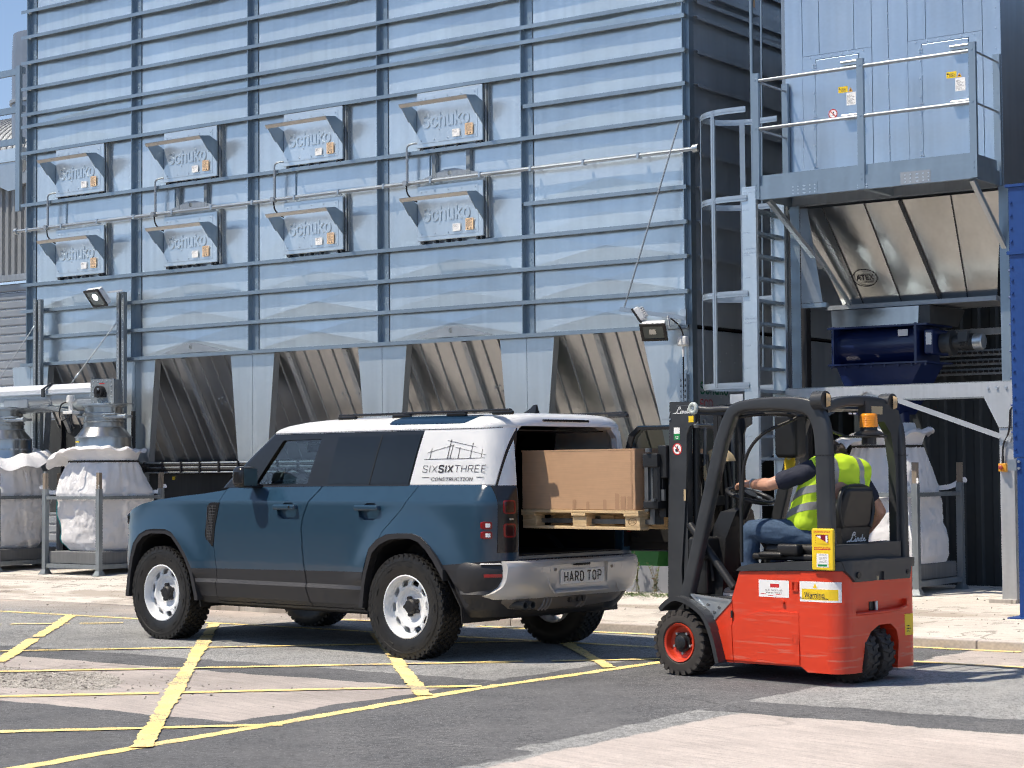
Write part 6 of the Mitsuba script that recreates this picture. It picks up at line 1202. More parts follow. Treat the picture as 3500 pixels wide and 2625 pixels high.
YD = thing('yellow_pouch', 'yellow document pouch hung on the far front pillar of the forklift cab', 'pouch')
obj('pouch', cat(rb(-.36, -.27, -.368, -.35, 1.40, 1.60, .006)).apply_transform(np.eye(4)), 'mat_yellow', YD, 40); obj('disc', cyl((-.315, -.35, 1.53), (-.315, -.345, 1.53), .022, 16), 'mat_paper', YD)
CB = thing('cab_fan', 'black canister fixed under the far front corner of the forklift roof', 'canister'); obj('shell', rb(-.46, -.26, -.38, -.24, 1.52, 1.84, .03), 'mat_fork_black', CB, 40)
obj('cab_cable', tube(curve([(-.42, .40, 1.80), (-.62, .34, 1.82), (-.80, .2, 1.80), (-.62, .36, 1.68), (-.50, .40, 1.50), (-.47, .40, 1.2)], 7), .012, 7), 'mat_rubber_hose', FK, True)
obj('screen_post', tube([(-.46, .40, .8), (-.46, .40, 1.62)], .012, 8), 'mat_fork_black', FK, True)
CURT[0] = None
# ------------------------------------------------------------------ pallet and box on the forks
CURT[0] = FKM
pbr('mat_pallet', proc(lambda p, n, uv: mix((.46, .32, .17), (.66, .50, .30), fbm(p.x * 5, p.y * 5, p.z * 60, 3)) * (.85 + .25 * noise(p.x * 30, p.y * 30, p.z * 120))), .75)
PL = thing('pallet', 'pale wooden pallet lifted on the forks, half inside the blue car', 'pallet')
x0, x1, z0 = .485, 1.685, 1.003
rp = random.Random(6)
for i, y in enumerate((.33, -.33, .0)):
    obj('bottom_board', rb(x0, x1, y - (.05 if i < 2 else .0725), y + (.05 if i < 2 else .0725), z0, z0 + .022, .003), 'mat_pallet', PL, 40)
    for x in (x0, (x0 + x1) / 2 - .0725, x1 - .145):
        obj('block', rb(x + rp.uniform(0, .004), x + .145, y - (.05 if i < 2 else .0725) + .001, y + (.05 if i < 2 else .0725) + (.0 if i else .001), z0 + .0222, z0 + .0998, .004), 'mat_pallet', PL, 40)
for x in (x0, (x0 + x1) / 2 - .0725, x1 - .145): obj('stringer_board', rb(x, x + .145, -.399, .399, z0 + .1, z0 + .1218, .003), 'mat_pallet', PL, 40)
for y, w in ((.3275, .145), (.17, .10), (0, .145), (-.17, .10), (-.3275, .145)): obj('deck_board', rb(x0 + rp.uniform(-.003, .003), x1, y - w / 2, y + w / 2, z0 + .122, z0 + .144, .003), 'mat_pallet', PL, 40)
pbr('mat_burnt_mark', (.20, .11, .05), .8)
el = affinity.scale(Point(0, 0).buffer(1, 24), .042, .027)
obj('stamp', place(cat(prism(el.difference(affinity.scale(el, .90, .86)), 0, .0008), text('EUR', .026, .0008, False, True)), (x0 + .075, .3815, z0 + .062), (-1, 0, 0), (0, 0, 1)), 'mat_burnt_mark', PL)
obj('stamp', place(cat(text('DB', .012, .0008), ), ((x0 + x1) / 2, .3815, z0 + .07), (-1, 0, 0), (0, 0, 1)), 'mat_burnt_mark', PL) if False else None
def card(p, n, uv):
    a = fbm(p.x * 3, p.y * 3, p.z * 3, 3); fl = noise(p.x * 8, p.y * 8, p.z * 160); s = noise(p.x * 40, p.y * 40, p.z * 40)
    return mix((.40, .245, .145), (.47, .295, .18), a) * (.93 + .10 * fl + .05 * s)
pbr('mat_cardboard', proc(card), .8); pbr('mat_cardboard_tape', (.36, .215, .125), .55)
BXT = thing('cardboard_box', 'large plain brown cardboard box on the pallet, entering the back of the car', 'box')
bm = tm(rb(.52, 1.68, -.392, .392, 1.1475, 1.596, .007, 8)); bm = trimesh.Trimesh(*trimesh.remesh.subdivide_to_size(bm.vertices, bm.faces, .06), process=True)
v = bm.vertices.copy(); bm.vertices = v + (meshkit.fbm(v * 4.0, 3)[:, None] - .5) * np.array([.004, .008, .004])
obj('carton', bm, 'mat_cardboard', BXT, 30)
for x, w, h in ((.545, .05, .10), (.61, .05, .10), (.675, .04, .12), (.80, .035, .075), (.975, .03, .06), (1.11, .035, .075)):
    obj('tape', bx(x, x + w, .3935, .3942, 1.15, 1.15 + h), 'mat_cardboard_tape', BXT)
obj('tape', bx(.545, .56, .3943, .3946, 1.15, 1.58), 'mat_cardboard_tape', BXT)
obj('flap_edge', cat(bx(.52, 1.68, .391, .3955, 1.588, 1.599), bx(.515, .5199, -.39, .39, 1.588, 1.599)), 'mat_cardboard', BXT)
CURT[0] = None
# ------------------------------------------------------------------ the driver
CURT[0] = FKM
PE = thing('person', 'driver in yellow hi-vis vest and jeans, twisted round in the forklift seat', 'person')
pbr('mat_skin', proc(lambda p, n, uv: mix((.46, .235, .155), (.54, .30, .21), fbm(p.x * 14, p.y * 14, p.z * 14, 3))), .5)
pbr('mat_jeans', proc(lambda p, n, uv: mix((.020, .045, .095), (.060, .105, .175), fbm(p.x * 9, p.y * 9, p.z * 9, 3)) * (.85 + .3 * noise(p.x * 120, p.y * 120, p.z * 60))), .85)
pbr('mat_navy', (.012, .016, .034), .8); pbr('mat_hair', (.030, .022, .018), .7); pbr('mat_shoe', (.20, .175, .165), .7); pbr('mat_shoe_sole', (.62, .58, .53), .6); pbr('mat_shoe_stripe', (.07, .06, .06), .7)
pbr('mat_vest', proc(lambda p, n, uv: mix((.50, .78, .02), (.66, .90, .05), fbm(p.x * 6, p.y * 6, p.z * 6, 3))), .7)
pbr('mat_reflective', (.30, .31, .31), .35, .3)
def limb(ch, seg=14):
    """joined hulls of spheres: [(p, r), ...]"""
    out = m3.Manifold()
    for (p, r), (q, s) in zip(ch, ch[1:]):
        out += m3.Manifold.batch_hull([m3.Manifold.sphere(r, seg).translate(tuple(p)), m3.Manifold.sphere(s, seg).translate(tuple(q))])
    return out
def soft(m, L=.02, n=8):
    t = tm(m.refine_to_length(L)); t = trimesh.Trimesh(t.vertices, t.faces, process=True); trimesh.smoothing.filter_taubin(t, .5, .53, n); return t
def wrinkle(t, amp, f, seed=0):
    v = np.array(t.vertices); t.vertices = v + t.vertex_normals * ((meshkit.fbm(v * f, 3, seed) - .5) * amp)[:, None]; return t
hip, waist, chest, neck = (-.90, .0, .97), (-.915, .01, 1.12), (-.945, .02, 1.31), (-.945, -.02, 1.44)
shL, elL, wrL = np.array((-.905, .205, 1.425)), np.array((-.665, .335, 1.335)), np.array((-.425, .235, 1.335))
shR, elR, wrR = np.array((-1.01, -.185, 1.405)), np.array((-1.10, -.33, 1.14)), np.array((-.93, -.36, .96))
# hands, built in their own axes: palm along d, back of the hand up
def hand(wr, d, up, thumb, curl):
    d = np.array(d, float); d /= np.linalg.norm(d); up = np.array(up, float); up -= d * (up @ d); up /= np.linalg.norm(up); s = np.cross(up, d) * thumb
    P = lambda a, b, c: tuple(wr + d * a + s * b + up * c)
    h = m3.Manifold.batch_hull([m3.Manifold.sphere(r, 12).translate(P(a, b, c)) for a, b, c, r in ((0, .016, 0, .02), (0, -.016, 0, .02), (.085, .033, .004, .0135), (.085, -.030, 0, .0125))])
    for b, L in ((.032, .078), (.011, .088), (-.011, .082), (-.031, .064)):
        j0 = (.084, b); pts = [((j0[0], b, .004), .0105)]
        a, c, ang = j0[0], .004, curl * .35
        for k, f in enumerate((.45, .32, .23)):
            a += L * f * math.cos(ang); c -= L * f * math.sin(ang); ang += curl; pts.append(((a, b * (1 + .05 * k), c), (.0098, .009, .0078)[k]))
        h += limb([(P(*p), r) for p, r in pts], 10)
    h += limb([(P(.018, .026, -.004), .013), (P(.052, .058, -.012), .0115), (P(.080, .062, -.026), .0095), (P(.097, .052, -.038), .008)], 10)
    return h
body_ = limb([(hip, .15), (waist, .135), (chest, .150), (neck, .06)]) + m3.Manifold.batch_hull([m3.Manifold.sphere(.075, 14).translate(tuple(p)) for p in (shL - [0, .03, .01], shR + [0, .03, -.01], np.array(chest))])
head_c = np.array((-.925, -.040, 1.512))
body_ += limb([(neck, .058), (tuple(head_c - [0, 0, .04]), .056)])
skull = limb([(tuple(head_c), .092), (tuple(head_c + np.array([.012, -.05, -.045])), .072)], 24) + limb([(tuple(head_c + [.01, -.055, -.07]), .05), (tuple(head_c + [.012, -.075, -.085]), .038)], 16)
fd = np.array([.12, -.95, -.28]); fd /= np.linalg.norm(fd); fs = np.cross([0, 0, 1], fd); fs /= np.linalg.norm(fs); fu = np.cross(fd, fs)
skull += limb([(tuple(head_c + fd * .098 + fu * .005), .012), (tuple(head_c + fd * .118 - fu * .028), .014)], 10)
for s in (1, -1): skull += limb([(tuple(head_c + fs * s * .092 - fu * .01), .018), (tuple(head_c + fs * s * .096 - fu * .04), .012)], 10)
body_ += skull
armL = limb([(shL, .062), (shL + (elL - shL) * .5, .052), (elL, .043), (elL + (wrL - elL) * .35, .046), (wrL, .029)])
armR = limb([(shR, .062), (elR, .045), (elR + (wrR - elR) * .35, .046), (wrR, .029)])
hl = hand(wrL, (.90, -.12, .06), (.15, .25, 1), -1, .62); hr_ = hand(wrR, (.75, -.1, -.35), (0, -1, .2), 1, .5)
skin = soft(body_ + armL + armR, .018, 14)
obj('body', skin, 'mat_skin', PE, True)
for nm, h in (('left_hand', hl), ('right_hand', hr_)): obj('hand', soft(h, .005, 6), 'mat_skin', PE, True)
for s in (1, -1):
    e = head_c + fd * .085 + fs * s * .034 + fu * .012; obj('eye', trimesh.creation.icosphere(2, .012).apply_translation(e), 'mat_paper', PE, True); obj('pupil', trimesh.creation.icosphere(1, .006).apply_translation(e + fd * .0085), 'mat_black', PE, True)
    obj('eyebrow', soft(limb([(tuple(e + fu * .022 - fs * .016 + fd * .004), .004), (tuple(e + fu * .024 + fs * .014), .004)], 8), .01, 2), 'mat_hair', PE, True)
pbr('mat_lips', (.40, .15, .12), .5); obj('mouth', soft(limb([(tuple(head_c + fd * .098 - fu * .062 - fs * .022), .005), (tuple(head_c + fd * .104 - fu * .060), .006), (tuple(head_c + fd * .098 - fu * .062 + fs * .022), .005)], 8), .01, 2), 'mat_lips', PE, True)
# curly hair: a cap over the crown and back of the head
hc = trimesh.creation.icosphere(5, .104); hv = hc.vertices.copy(); keep = (hv @ fd < .035) & (hv[:, 2] > -.075) | (hv[:, 2] > .055)
nz = meshkit.fbm(hv * 34, 3) - .5; nz2 = meshkit.noise(hv * 75, 4) - .5
hc.vertices = hv * (1 + .30 * nz + .16 * nz2)[:, None]; hc.update_faces(keep[hc.faces].all(1)); hc.remove_unreferenced_vertices(); hc.apply_translation(head_c + [0, .006, .012])
obj('hair', hc, 'mat_hair', PE, 50)
# clothes
jl = limb([((-.90, .09, .965), .118), ((-.66, .19, 1.005), .092), ((-.425, .235, 1.015), .075), ((-.40, .235, .86), .066), ((-.40, .235, .655), .060)])
jr = limb([((-.90, -.09, .965), .118), ((-.68, -.15, 1.0), .092), ((-.43, -.17, 1.01), .072), ((-.36, -.17, .85), .062), ((-.32, -.17, .655), .055)])
jeans = soft(jl + jr + limb([((-.905, .06, .98), .135), ((-.905, -.06, .98), .135)]), .016, 8)
obj('jeans', wrinkle(jeans, .020, np.array([9, 9, 22])), 'mat_jeans', PE, True)
for y, dx in ((.235, -.01), (-.17, .07)):
    k = newkey(PE + '__shoe'); a = np.array((-.345 + dx, y, .60))
    sh = m3.Manifold.batch_hull([m3.Manifold.sphere(r, 12).translate(tuple(a + p)) for p, r in (((-.075, 0, -.005), .036), ((-.02, .0, .04), .036), ((.05, 0, .0), .036), ((.15, .012, -.018), .026), ((.165, -.012, -.018), .024))])
    scene[k] = mikit.ply(soft(sh, .012, 5).apply_transform(FKM), 'mat_shoe', smooth=True)
    obj('sole', m3.Manifold.batch_hull([m3.Manifold.cylinder(.018, r, r, 14).translate(tuple(a + [px, py, -.046])) for px, py, r in ((-.075, 0, .036), (.06, .004, .040), (.155, 0, .034))]), 'mat_shoe_sole', k, 30)
    obj('stripes', cat([bar(a + [x, .037 + .0, -.03], a + [x + .035, .030, .035], .006, .012, (1, 0, 0)) for x in (-.02, .01, .04)]), 'mat_shoe_stripe', k); obj('collar', soft(limb([(tuple(a + [-.06, .0, .045]), .044), (tuple(a + [-.02, 0, .055]), .042)]), .012, 3), 'mat_shoe', k, True)
tee = soft(limb([(shL + [-.03, -.06, .0], .090), (shL + [0, 0, 0], .074), (shL + (elL - shL) * .35, .066), (shL + (elL - shL) * .66, .068)]) + limb([(shR, .066), (shR + (elR - shR) * .6, .064)]) + limb([(waist, .125), (chest, .135), (neck, .062)]), .018, 6)
obj('t_shirt', wrinkle(tee, .014, np.array([14, 14, 14])), 'mat_navy', PE, True)
SP = lambda L: m3.Manifold.batch_hull([m3.Manifold.sphere(r, 16).translate(tuple(p)) for p, r in L])
vest_s = SP([((-.745, .105, 1.10), .080), ((-.84, .13, 1.08), .10), ((-.97, -.10, 1.07), .115), ((-.82, .09, 1.25), .09), ((-.90, .13, 1.28), .105), ((-1.0, -.11, 1.27), .115)]) + SP([((-.82, .09, 1.25), .09), ((-.90, .13, 1.28), .105), ((-1.0, -.11, 1.27), .115), ((-.945, .135, 1.435), .088), ((-1.03, -.165, 1.41), .092), ((-.985, 0, 1.43), .105)])
vt = soft(vest_s - man(bx(-2, 0, -1, 1, 0, 1.035)) - man(cyl((-.955, -.03, 1.40), (-.965, -.03, 1.7), .066, 16)), .016, 4)
vt = wrinkle(vt, .022, np.array([8, 8, 13]), 3); vt.vertices = vt.vertices + vt.vertex_normals * .016
obj('hi_vis_vest', vt, 'mat_vest', PE, True)
def vband(z0, z1, tilt):
    g = m3.Manifold.cube((1.2, 1.2, z1 - z0), True).rotate((tilt, tilt * 1.4, 0)).translate((-.93, 0, (z0 + z1) / 2))
    w = trimesh.Trimesh(vt.vertices + vt.vertex_normals * .003, vt.faces, process=True)
    return man(w) ^ g
try:
    for z0, z1, t in ((1.125, 1.175, 9), (1.235, 1.285, 9)): obj('reflective_band', vband(z0, z1, t), 'mat_reflective', PE, 40)
    w = man(trimesh.Trimesh(vt.vertices + vt.vertex_normals * .0025, vt.faces, process=True))
    for y in (.10, -.13): obj('reflective_band', w ^ m3.Manifold.cube((1.2, .045, .6), True).rotate((0, 0, -12)).translate((-.95, y, 1.48)), 'mat_reflective', PE, 40)
except Exception as e: print('band', e)
obj('wristwatch', tube([wrL + np.array([-.018, 0, 0]) + .034 * (np.array([0, math.cos(t), 0]) + np.array([.05, 0, math.sin(t)])) for t in np.linspace(0, 2 * math.pi, 21)], .009, 8, False), 'mat_galv_bright', PE, True)
CURT[0] = None
# ------------------------------------------------------------------ big bags, their cradles, the filling spouts and conveyor
def bagcol(p, n, uv):
    w = noise(p.x * 210, p.y * 210, p.z * 210)
    return mix((.76, .76, .78), (.86, .86, .88), fbm(p.x * 3, p.y * 3, p.z * 3, 3)) * (.95 + .07 * w)
scene['mat_bag'] = {'type': 'principledthin', 'base_color': proc(bagcol), 'roughness': .6, 'diff_trans': .25, 'spec_trans': 0.0, 'eta': 1.3}
pbr('mat_strap_white', (.76, .77, .80), .7); pbr('mat_strap_teal', (.06, .36, .34), .7)
pbr('mat_cradle_base', streaky((.16, .165, .17), .3, 3), .6, .2); pbr('mat_timber_grey', streaky((.24, .20, .16), .3, 4), .8)
def bagmesh(c, lv, seed, n=240, folds=1.0):
    """lv: (z, half size x, half size y, squareness 2..8)"""
    zs = np.linspace(lv[0][0], lv[-1][0], 130); th = np.linspace(0, 2 * math.pi, n, endpoint=False); rings = []
    for z in zs:
        a, b, e = (np.interp(z, [q[0] for q in lv], [q[i] for q in lv]) for i in (1, 2, 3))
        ct, st = np.cos(th), np.sin(th)
        r = (np.abs(ct / a) ** e + np.abs(st / b) ** e) ** (-1 / e)
        t = (z - lv[0][0]) / (lv[-1][0] - lv[0][0])
        pl = np.sin(th * 17 + seed + 3 * np.sin(th * 3)) * .013 * np.clip((t - .45) / .5, 0, 1) * folds
        P = np.column_stack([c[0] + r * ct, c[1] + r * st, np.full(n, z)])
        nz = (meshkit.fbm(P * [2.6, 2.6, 3.2] + seed, 4) - .5) * .13 * np.clip(math.sin(math.pi * min(1, t * 1.15 + .04)), 0, 1) + (meshkit.fbm(P * [9, 9, 5] + seed + 7, 3) - .5) * .03 + (.5 - np.abs(meshkit.fbm(P * [7, 7, 2.6] + seed + 3, 3) - .5) * 4) * .014
        k = 1 + (nz + pl) / r
        rings.append(np.column_stack([c[0] + r * k * ct, c[1] + r * k * st, z + 0 * th]))
    return loft(rings, cap=False), rings
def collar(c, r0, z0, seed, dirx, n=150, drop=.0):
    """the loose neck of the bag, flopping outwards above the ring"""
    th = np.linspace(0, 2 * math.pi, n, endpoint=False); rings = []
    amp = meshkit.fbm(np.column_stack([np.cos(th) * 1.6 + seed, np.sin(th) * 1.6, 0 * th]), 3)
    w2 = np.sin(th * 9 + seed + 2 * np.sin(2 * th)) * .5 + np.sin(th * 15 + 1.3 * seed) * .3
    for t in np.linspace(0, 1, 16):
        out = r0 + (.04 + .24 * amp) * t ** 1.1 + .012 * w2 * t + np.clip(np.cos(th - dirx), 0, 1) ** 3 * .26 * t
        z = z0 + (.10 + .17 * amp) * math.sin(t * 2.2) - np.clip(np.cos(th - dirx), 0, 1) ** 3 * .22 * t * t + .030 * w2 * t + .05 * t * (meshkit.fbm(np.column_stack([np.cos(th) * 6 + seed, np.sin(th) * 6, 0 * th + t]), 3) - .5)
        rings.append(np.column_stack([c[0] + out * np.cos(th), c[1] + out * np.sin(th), z]))
    return loft(rings, cap=False)
def strap(pts, w=.05, nrm=None):
    p = curve(pts, 6); t = np.gradient(p, axis=0); t /= np.linalg.norm(t, axis=1, keepdims=True); s = np.array([0, 0, 1.]) if nrm is None else np.array(nrm, float)
    V = []; 
    for q, tt in zip(p, t): 
        e = s - tt * (s @ tt); e /= np.linalg.norm(e); f = np.cross(tt, e) * .0025
        V.append([q - e * w / 2 - f, q + e * w / 2 - f, q + e * w / 2 + f, q - e * w / 2 + f])
    return loft(np.array(V))
def cradle(name_label, x0, x1, y0, y1, gz, group=None, h=1.12):
    k = thing('bag_cradle', name_label, 'cradle', group)
    for i, (x, y) in enumerate(((x1, y0), (x0, y0), (x1, y1), (x0, y1))):
        obj('post', bx(x - .032, x + .032, y - .032, y + .032, gz, gz + h), 'mat_galv_frame', k)
        obj('foot', man(prism(sbox(x - .07, y - .07, x + .07, y + .07), gz, gz + .008)) + m3.Manifold.batch_hull([man(bx(x - .06, x + .06, y - .06, y + .06, gz + .008, gz + .01)), man(bx(x - .034, x + .034, y - .034, y + .034, gz + .06, gz + .065))]), 'mat_galv_frame', k)
        obj('timber_post', bx(x - .026, x + .026, y - .026, y + .026, gz + h - .002, gz + h + .21), 'mat_timber_grey', k)
    for (xa, ya, xb, yb_2) in ((x0 + .033, y0, x1 - .033, y0), (x0 + .033, y1, x1 - .033, y1)):
        for z, w in ((gz + 1.005, .042), (gz + .115, .055)): obj('rail', bx(xa, xb, ya - .02, ya + .02, z - w / 2, z + w / 2), 'mat_galv_frame', k)
    for x in (x0, x1):
        for z, w in ((gz + 1.005, .042), (gz + .115, .055)): obj('rail', bx(x - .02, x + .02, y0 + .033, y1 - .033, z - w / 2, z + w / 2), 'mat_galv_frame', k)
    obj('base_tray', rb(x0 + .035, x1 - .035, y0 + .024, y1 - .03, gz + .145, gz + .305, .01), 'mat_cradle_base', k, 40)
    return k
LVL = [(.42, .30, .30, 3), (.45, .37, .37, 4), (.55, .42, .42, 5), (.85, .46, .46, 5), (1.12, .49, .50, 6), (1.20, .50, .51, 6), (1.32, .49, .49, 4), (1.45, .47, .47, 3), (1.56, .455, .455, 2.3), (1.615, .44, .44, 2)]
pbr('mat_ring_black', (.015, .015, .015), .6)
def bagset(cx, cy, i, lab, clab, lv=LVL, rz=1.615, r0=.44, seed=1, dirx=2.6, x0=0, x1=0, y0=0, y1=0, gz=.136):
    k = thing('bulk_bag', lab, 'bag')
    m, rings = bagmesh((cx, cy), lv, seed); obj('sack', m, 'mat_bag', k, True)
    obj('neck', collar((cx, cy), r0, rz, seed, dirx), 'mat_bag', k, True)
    th = np.linspace(0, 2 * math.pi, 49); obj('clamp_ring', tube([(cx + (r0 + .012) * math.cos(t), cy + (r0 + .012) * math.sin(t), rz) for t in th], .013, 8, False), 'mat_ring_black', k, True)
    # coloured seams down the corners, lifting loops at the corner posts
    R = np.array(rings)
    for q, a in enumerate((math.pi / 4, 3 * math.pi / 4, 5 * math.pi / 4, 7 * math.pi / 4)):
        j = int(round(a / (2 * math.pi) * R.shape[1])) % R.shape[1]; sel = R[1:int(R.shape[0] * .62), j]; d = np.array([math.cos(a), math.sin(a), 0])
        obj('corner_seam', tube(sel + d * .004, .010, 6), 'mat_strap_teal' if q == 2 else 'mat_strap_white', k, True)
        zt = gz + 1.02; c_ = np.array((x1 if math.cos(a) > 0 else x0, y1 if math.sin(a) > 0 else y0))
        top = R[int(R.shape[0] * .655), j]
        obj('lifting_loop', strap([top, (*(c_ * .6 + top[:2] * .4), zt + .06), (c_[0] + d[0] * .045, c_[1] + d[1] * .045, zt + .13), (c_[0] + d[0] * .05, c_[1] + d[1] * .05, zt + .10)], .05), 'mat_strap_white', k, 40)
    return k
for i, (x1, lab, clab) in enumerate(((-18.96, 'white bulk bag hanging in its frame beside the front of the blue car', 'galvanised bag cradle nearest the front of the blue car'), (-20.98, 'white bulk bag cut by the left picture edge', 'galvanised bag cradle at the left picture edge'))):
    x0, y0, y1 = x1 - 1.04, 16.9, 17.98
    cradle(clab, x0, x1, y0, y1, .136)
    bk = bagset((x0 + x1) / 2, (y0 + y1) / 2, i, lab, clab, seed=3.1 + 2.7 * i, dirx=3.4 if i == 0 else -.3, x0=x0, x1=x1, y0=y0, y1=y1)
    cx, cy = (x0 + x1) / 2, (y0 + y1) / 2
    tie = [(cx + .17, cy - .47, 1.56), (cx + .15, cy - .53, 1.45), (cx + .11, cy - .55, 1.36), (cx + .02, cy - .56, 1.33)] if i == 0 else [(cx + .46, cy - .1, 1.60), (cx + .62, cy - .15, 1.48), (cx + .66, cy - .15, 1.36)]
    obj('tie_tape', strap(tie, .016, (1, 0, 0)), 'mat_strap_white', bk, 40)
    if i: obj('printed_mark', place(cat([prism(sbox(-.05 + .03 * q, -.04 + .02 * q, -.03 + .03 * q, .0 + .02 * q), 0, .001) for q in range(3)]), (x1 - .30, y0 - .02, .98), (1, 0, 0), (0.1, 0, 1)), 'mat_blue_steel', bk)
    SPT = thing('filling_spout', ['stainless filling spout with a slide valve above the bag beside the blue car', 'stainless filling spout at the left picture edge'][i], 'spout')
    Tm = trans(cx, cy, 0)
    obj('cone', rev([(.40, 1.66), (.37, 1.80), (.37, 1.935), (.265, 2.07), (.255, 2.07), (.355, 1.93), (.355, 1.80), (.38, 1.66), (.40, 1.66)], 56), 'mat_stainless', SPT, 30, T=Tm)
    for z, r in ((1.935, .376), (1.80, .380), (2.075, .272)): obj('joint_band', rev([(r - .012, z - .008), (r, z - .008), (r, z + .008), (r - .012, z + .008), (r - .012, z - .008)], 56), 'mat_galv_dull', SPT, 30, T=Tm)
    obj('clamp_bolts', cat([cyl((cx + .38 * math.cos(t), cy + .38 * math.sin(t), 1.80), (cx + .41 * math.cos(t), cy + .41 * math.sin(t), 1.80), .016, 10) for t in (-.45, 2.7, 3.9, 4.6, 5.3)]), 'mat_galv_bright', SPT)
    obj('pipe', rev([(.245, 2.06), (.262, 2.06), (.262, 2.13), (.275, 2.14), (.275, 2.16), (.26, 2.165), (.26, 2.21), (.28, 2.215), (.28, 2.25), (.25, 2.26), (.25, 2.33), (.275, 2.335), (.275, 2.355), (.24, 2.36), (.24, 2.06), (.245, 2.06)], 48), 'mat_stainless', SPT, 30, T=Tm)
    obj('pipe_flange', cat(rev([(0, 2.352), (.31, 2.352), (.31, 2.372), (0, 2.372)], 40).apply_transform(Tm), bx(cx - .3, cx + .34, cy - .22, cy + .22, 2.373, 2.383)), 'mat_galv_bright', SPT, 30)
    obj('valve_body', cat(rb(cx - .30, cx + .34, cy - .20, cy + .20, 2.195, 2.225, .006), rb(cx - .38, cx - .25, cy - .3, cy - .12, 2.245, 2.29, .004)), 'mat_galv_bright', SPT, 40)
    obj('actuator', cat(tube([(cx + .26, cy - .20, 2.20), (cx + .62, cy - .20, 2.20)], .026, 12), rb(cx + .25, cx + .50, cy - .26, cy - .16, 2.225, 2.245, .004), cyl((cx + .62, cy - .2, 2.2), (cx + .66, cy - .2, 2.2), .032, 12)), 'mat_galv_bright', SPT, 30)
    obj('yellow_label', bx(cx - .12, cx - .06, cy - .374, cy - .3715, 1.865, 1.885), 'mat_yellow', SPT)
    if i == 0:
        s0 = np.array((cx - .27, cy - .33, 2.29)); LSk = newkey(SPT + '__level_sensor')
        scene[LSk] = mikit.ply(tm(cat(rev([(0, .11), (.055, .11), (.058, .12), (.052, .195), (.048, .20), (0, .20)], 24).apply_transform(trans(*s0)), rev([(0, 0), (.028, 0), (.028, .07), (.036, .11), (0, .11)], 18).apply_transform(trans(*s0)))), 'mat_white_plastic', smooth=30)
        obj('block', rb(s0[0] - .08, s0[0] + .10, s0[1] - .07, s0[1] + .07, 2.245, 2.285, .005), 'mat_white_plastic', LSk, 40)
        obj('cable', tube(curve([s0 + [-.04, -.02, .12], s0 + [-.14, -.04, .08], s0 + [-.17, -.05, -.05], s0 + [-.10, -.06, -.13], s0 + [.02, -.05, -.08]], 7), .010, 7), 'mat_rubber_hose', LSk, True)
        obj('stay', tube(curve([s0 + [.05, -.03, -.02], s0 + [.06, -.04, -.14], s0 + [.09, -.02, -.24]], 6), .012, 7), 'mat_rubber_hose', LSk, True)
CVY = thing('screw_conveyor', 'galvanised screw conveyor trough running across above the two left hand bags', 'conveyor')
yv = 17.4
obj('lid', man(prism([(yv - .02, 2.545), (yv - .02, 2.60), (yv + .05, 2.672), (yv + .35, 2.672), (yv + .40, 2.60), (yv + .40, 2.545)], -24.5, -19.56, 'x')), 'mat_galv_lid', CVY); pbr('mat_galv_lid', streaky((.66, .68, .71), .08, 2), .38, .45)
obj('flange', bx(-24.5, -19.56, yv - .05, yv + .44, 2.530, 2.5445), 'mat_galv_bright', CVY)
tr = [(yv + .19 + .20 * math.cos(t), 2.47 + .17 * math.sin(t)) for t in np.linspace(math.pi, 2 * math.pi, 18)]
obj('trough', man(prism([(yv - .01, 2.5295)] + tr + [(yv + .39, 2.5295)], -24.5, -19.56, 'x')), 'mat_galv_bright', CVY, 40)
for x in (-23.2, -20.55): obj('lid_clamp', cat(bar((x - .03, yv - .07, 2.60), (x + .02, yv + .05, 2.695), .05, .02), bx(x - .05, x + .0, yv - .075, yv - .05, 2.50, 2.61)), 'mat_dark_steel', CVY)
for x in (-21.3, -20.5, -20.1): obj('trough_band', prism(LineString(tr).buffer(.008), x, x + .025, 'x'), 'mat_galv_dull', CVY)
obj('end_plate', bx(-19.555, -19.545, yv - .12, yv + .42, 2.36, 2.72), 'mat_galv_frame', CVY); EPk = CVY
obj('front_plate', bx(-19.55, -19.10, yv - .125, yv - .115, 2.37, 2.70), 'mat_galv_frame', CVY); obj('gear_cover', bx(-19.545, -19.11, yv - .114, yv - .05, 2.37, 2.695), 'mat_galv_frame', CVY)
obj('plate_bolts', bolts([(x, yv - .125, z) for x in np.linspace(-19.49, -19.16, 5) for z in (2.40, 2.67)] + [(x, yv - .125, z) for x in (-19.50, -19.15) for z in (2.47, 2.54, 2.61)], .009, .008, (0, -1, 0)), 'mat_bolt', CVY, stuff=True)
obj('bearing', cat(man(cyl((-19.33, yv - .125, 2.535), (-19.33, yv - .20, 2.535), .075, 24)) + man(bx(-19.44, -19.24, yv - .16, yv - .125, 2.46, 2.53)), cyl((-19.33, yv - .20, 2.535), (-19.33, yv - .24, 2.535), .03, 14)), 'mat_black', CVY, 40)
obj('bearing_cap', cyl((-19.31, yv - .205, 2.56), (-19.31, yv - .215, 2.56), .02, 12), 'mat_galv_bright', CVY); obj('red_mark', bx(-19.38, -19.28, yv - .127, yv - .1255, 2.635, 2.648), 'mat_red_sign', CVY)
obj('outlet_box', rb(-21.45, -20.95, yv - .02, yv + .4, 2.36, 2.50, .01), 'mat_galv_dull', CVY); obj('outlet_box', rb(-19.95, -19.5, yv - .02, yv + .4, 2.385, 2.45, .01), 'mat_galv_dull', CVY); obj('belt_guard', bar((-20.9, yv + .1, 2.42), (-19.75, yv - .05, 2.24), .12, .045), 'mat_galv_frame', CVY)
CBX = thing('control_cabinet', 'dark control cabinet with a blue drive unit in the shadow behind the two left bags', 'cabinet')
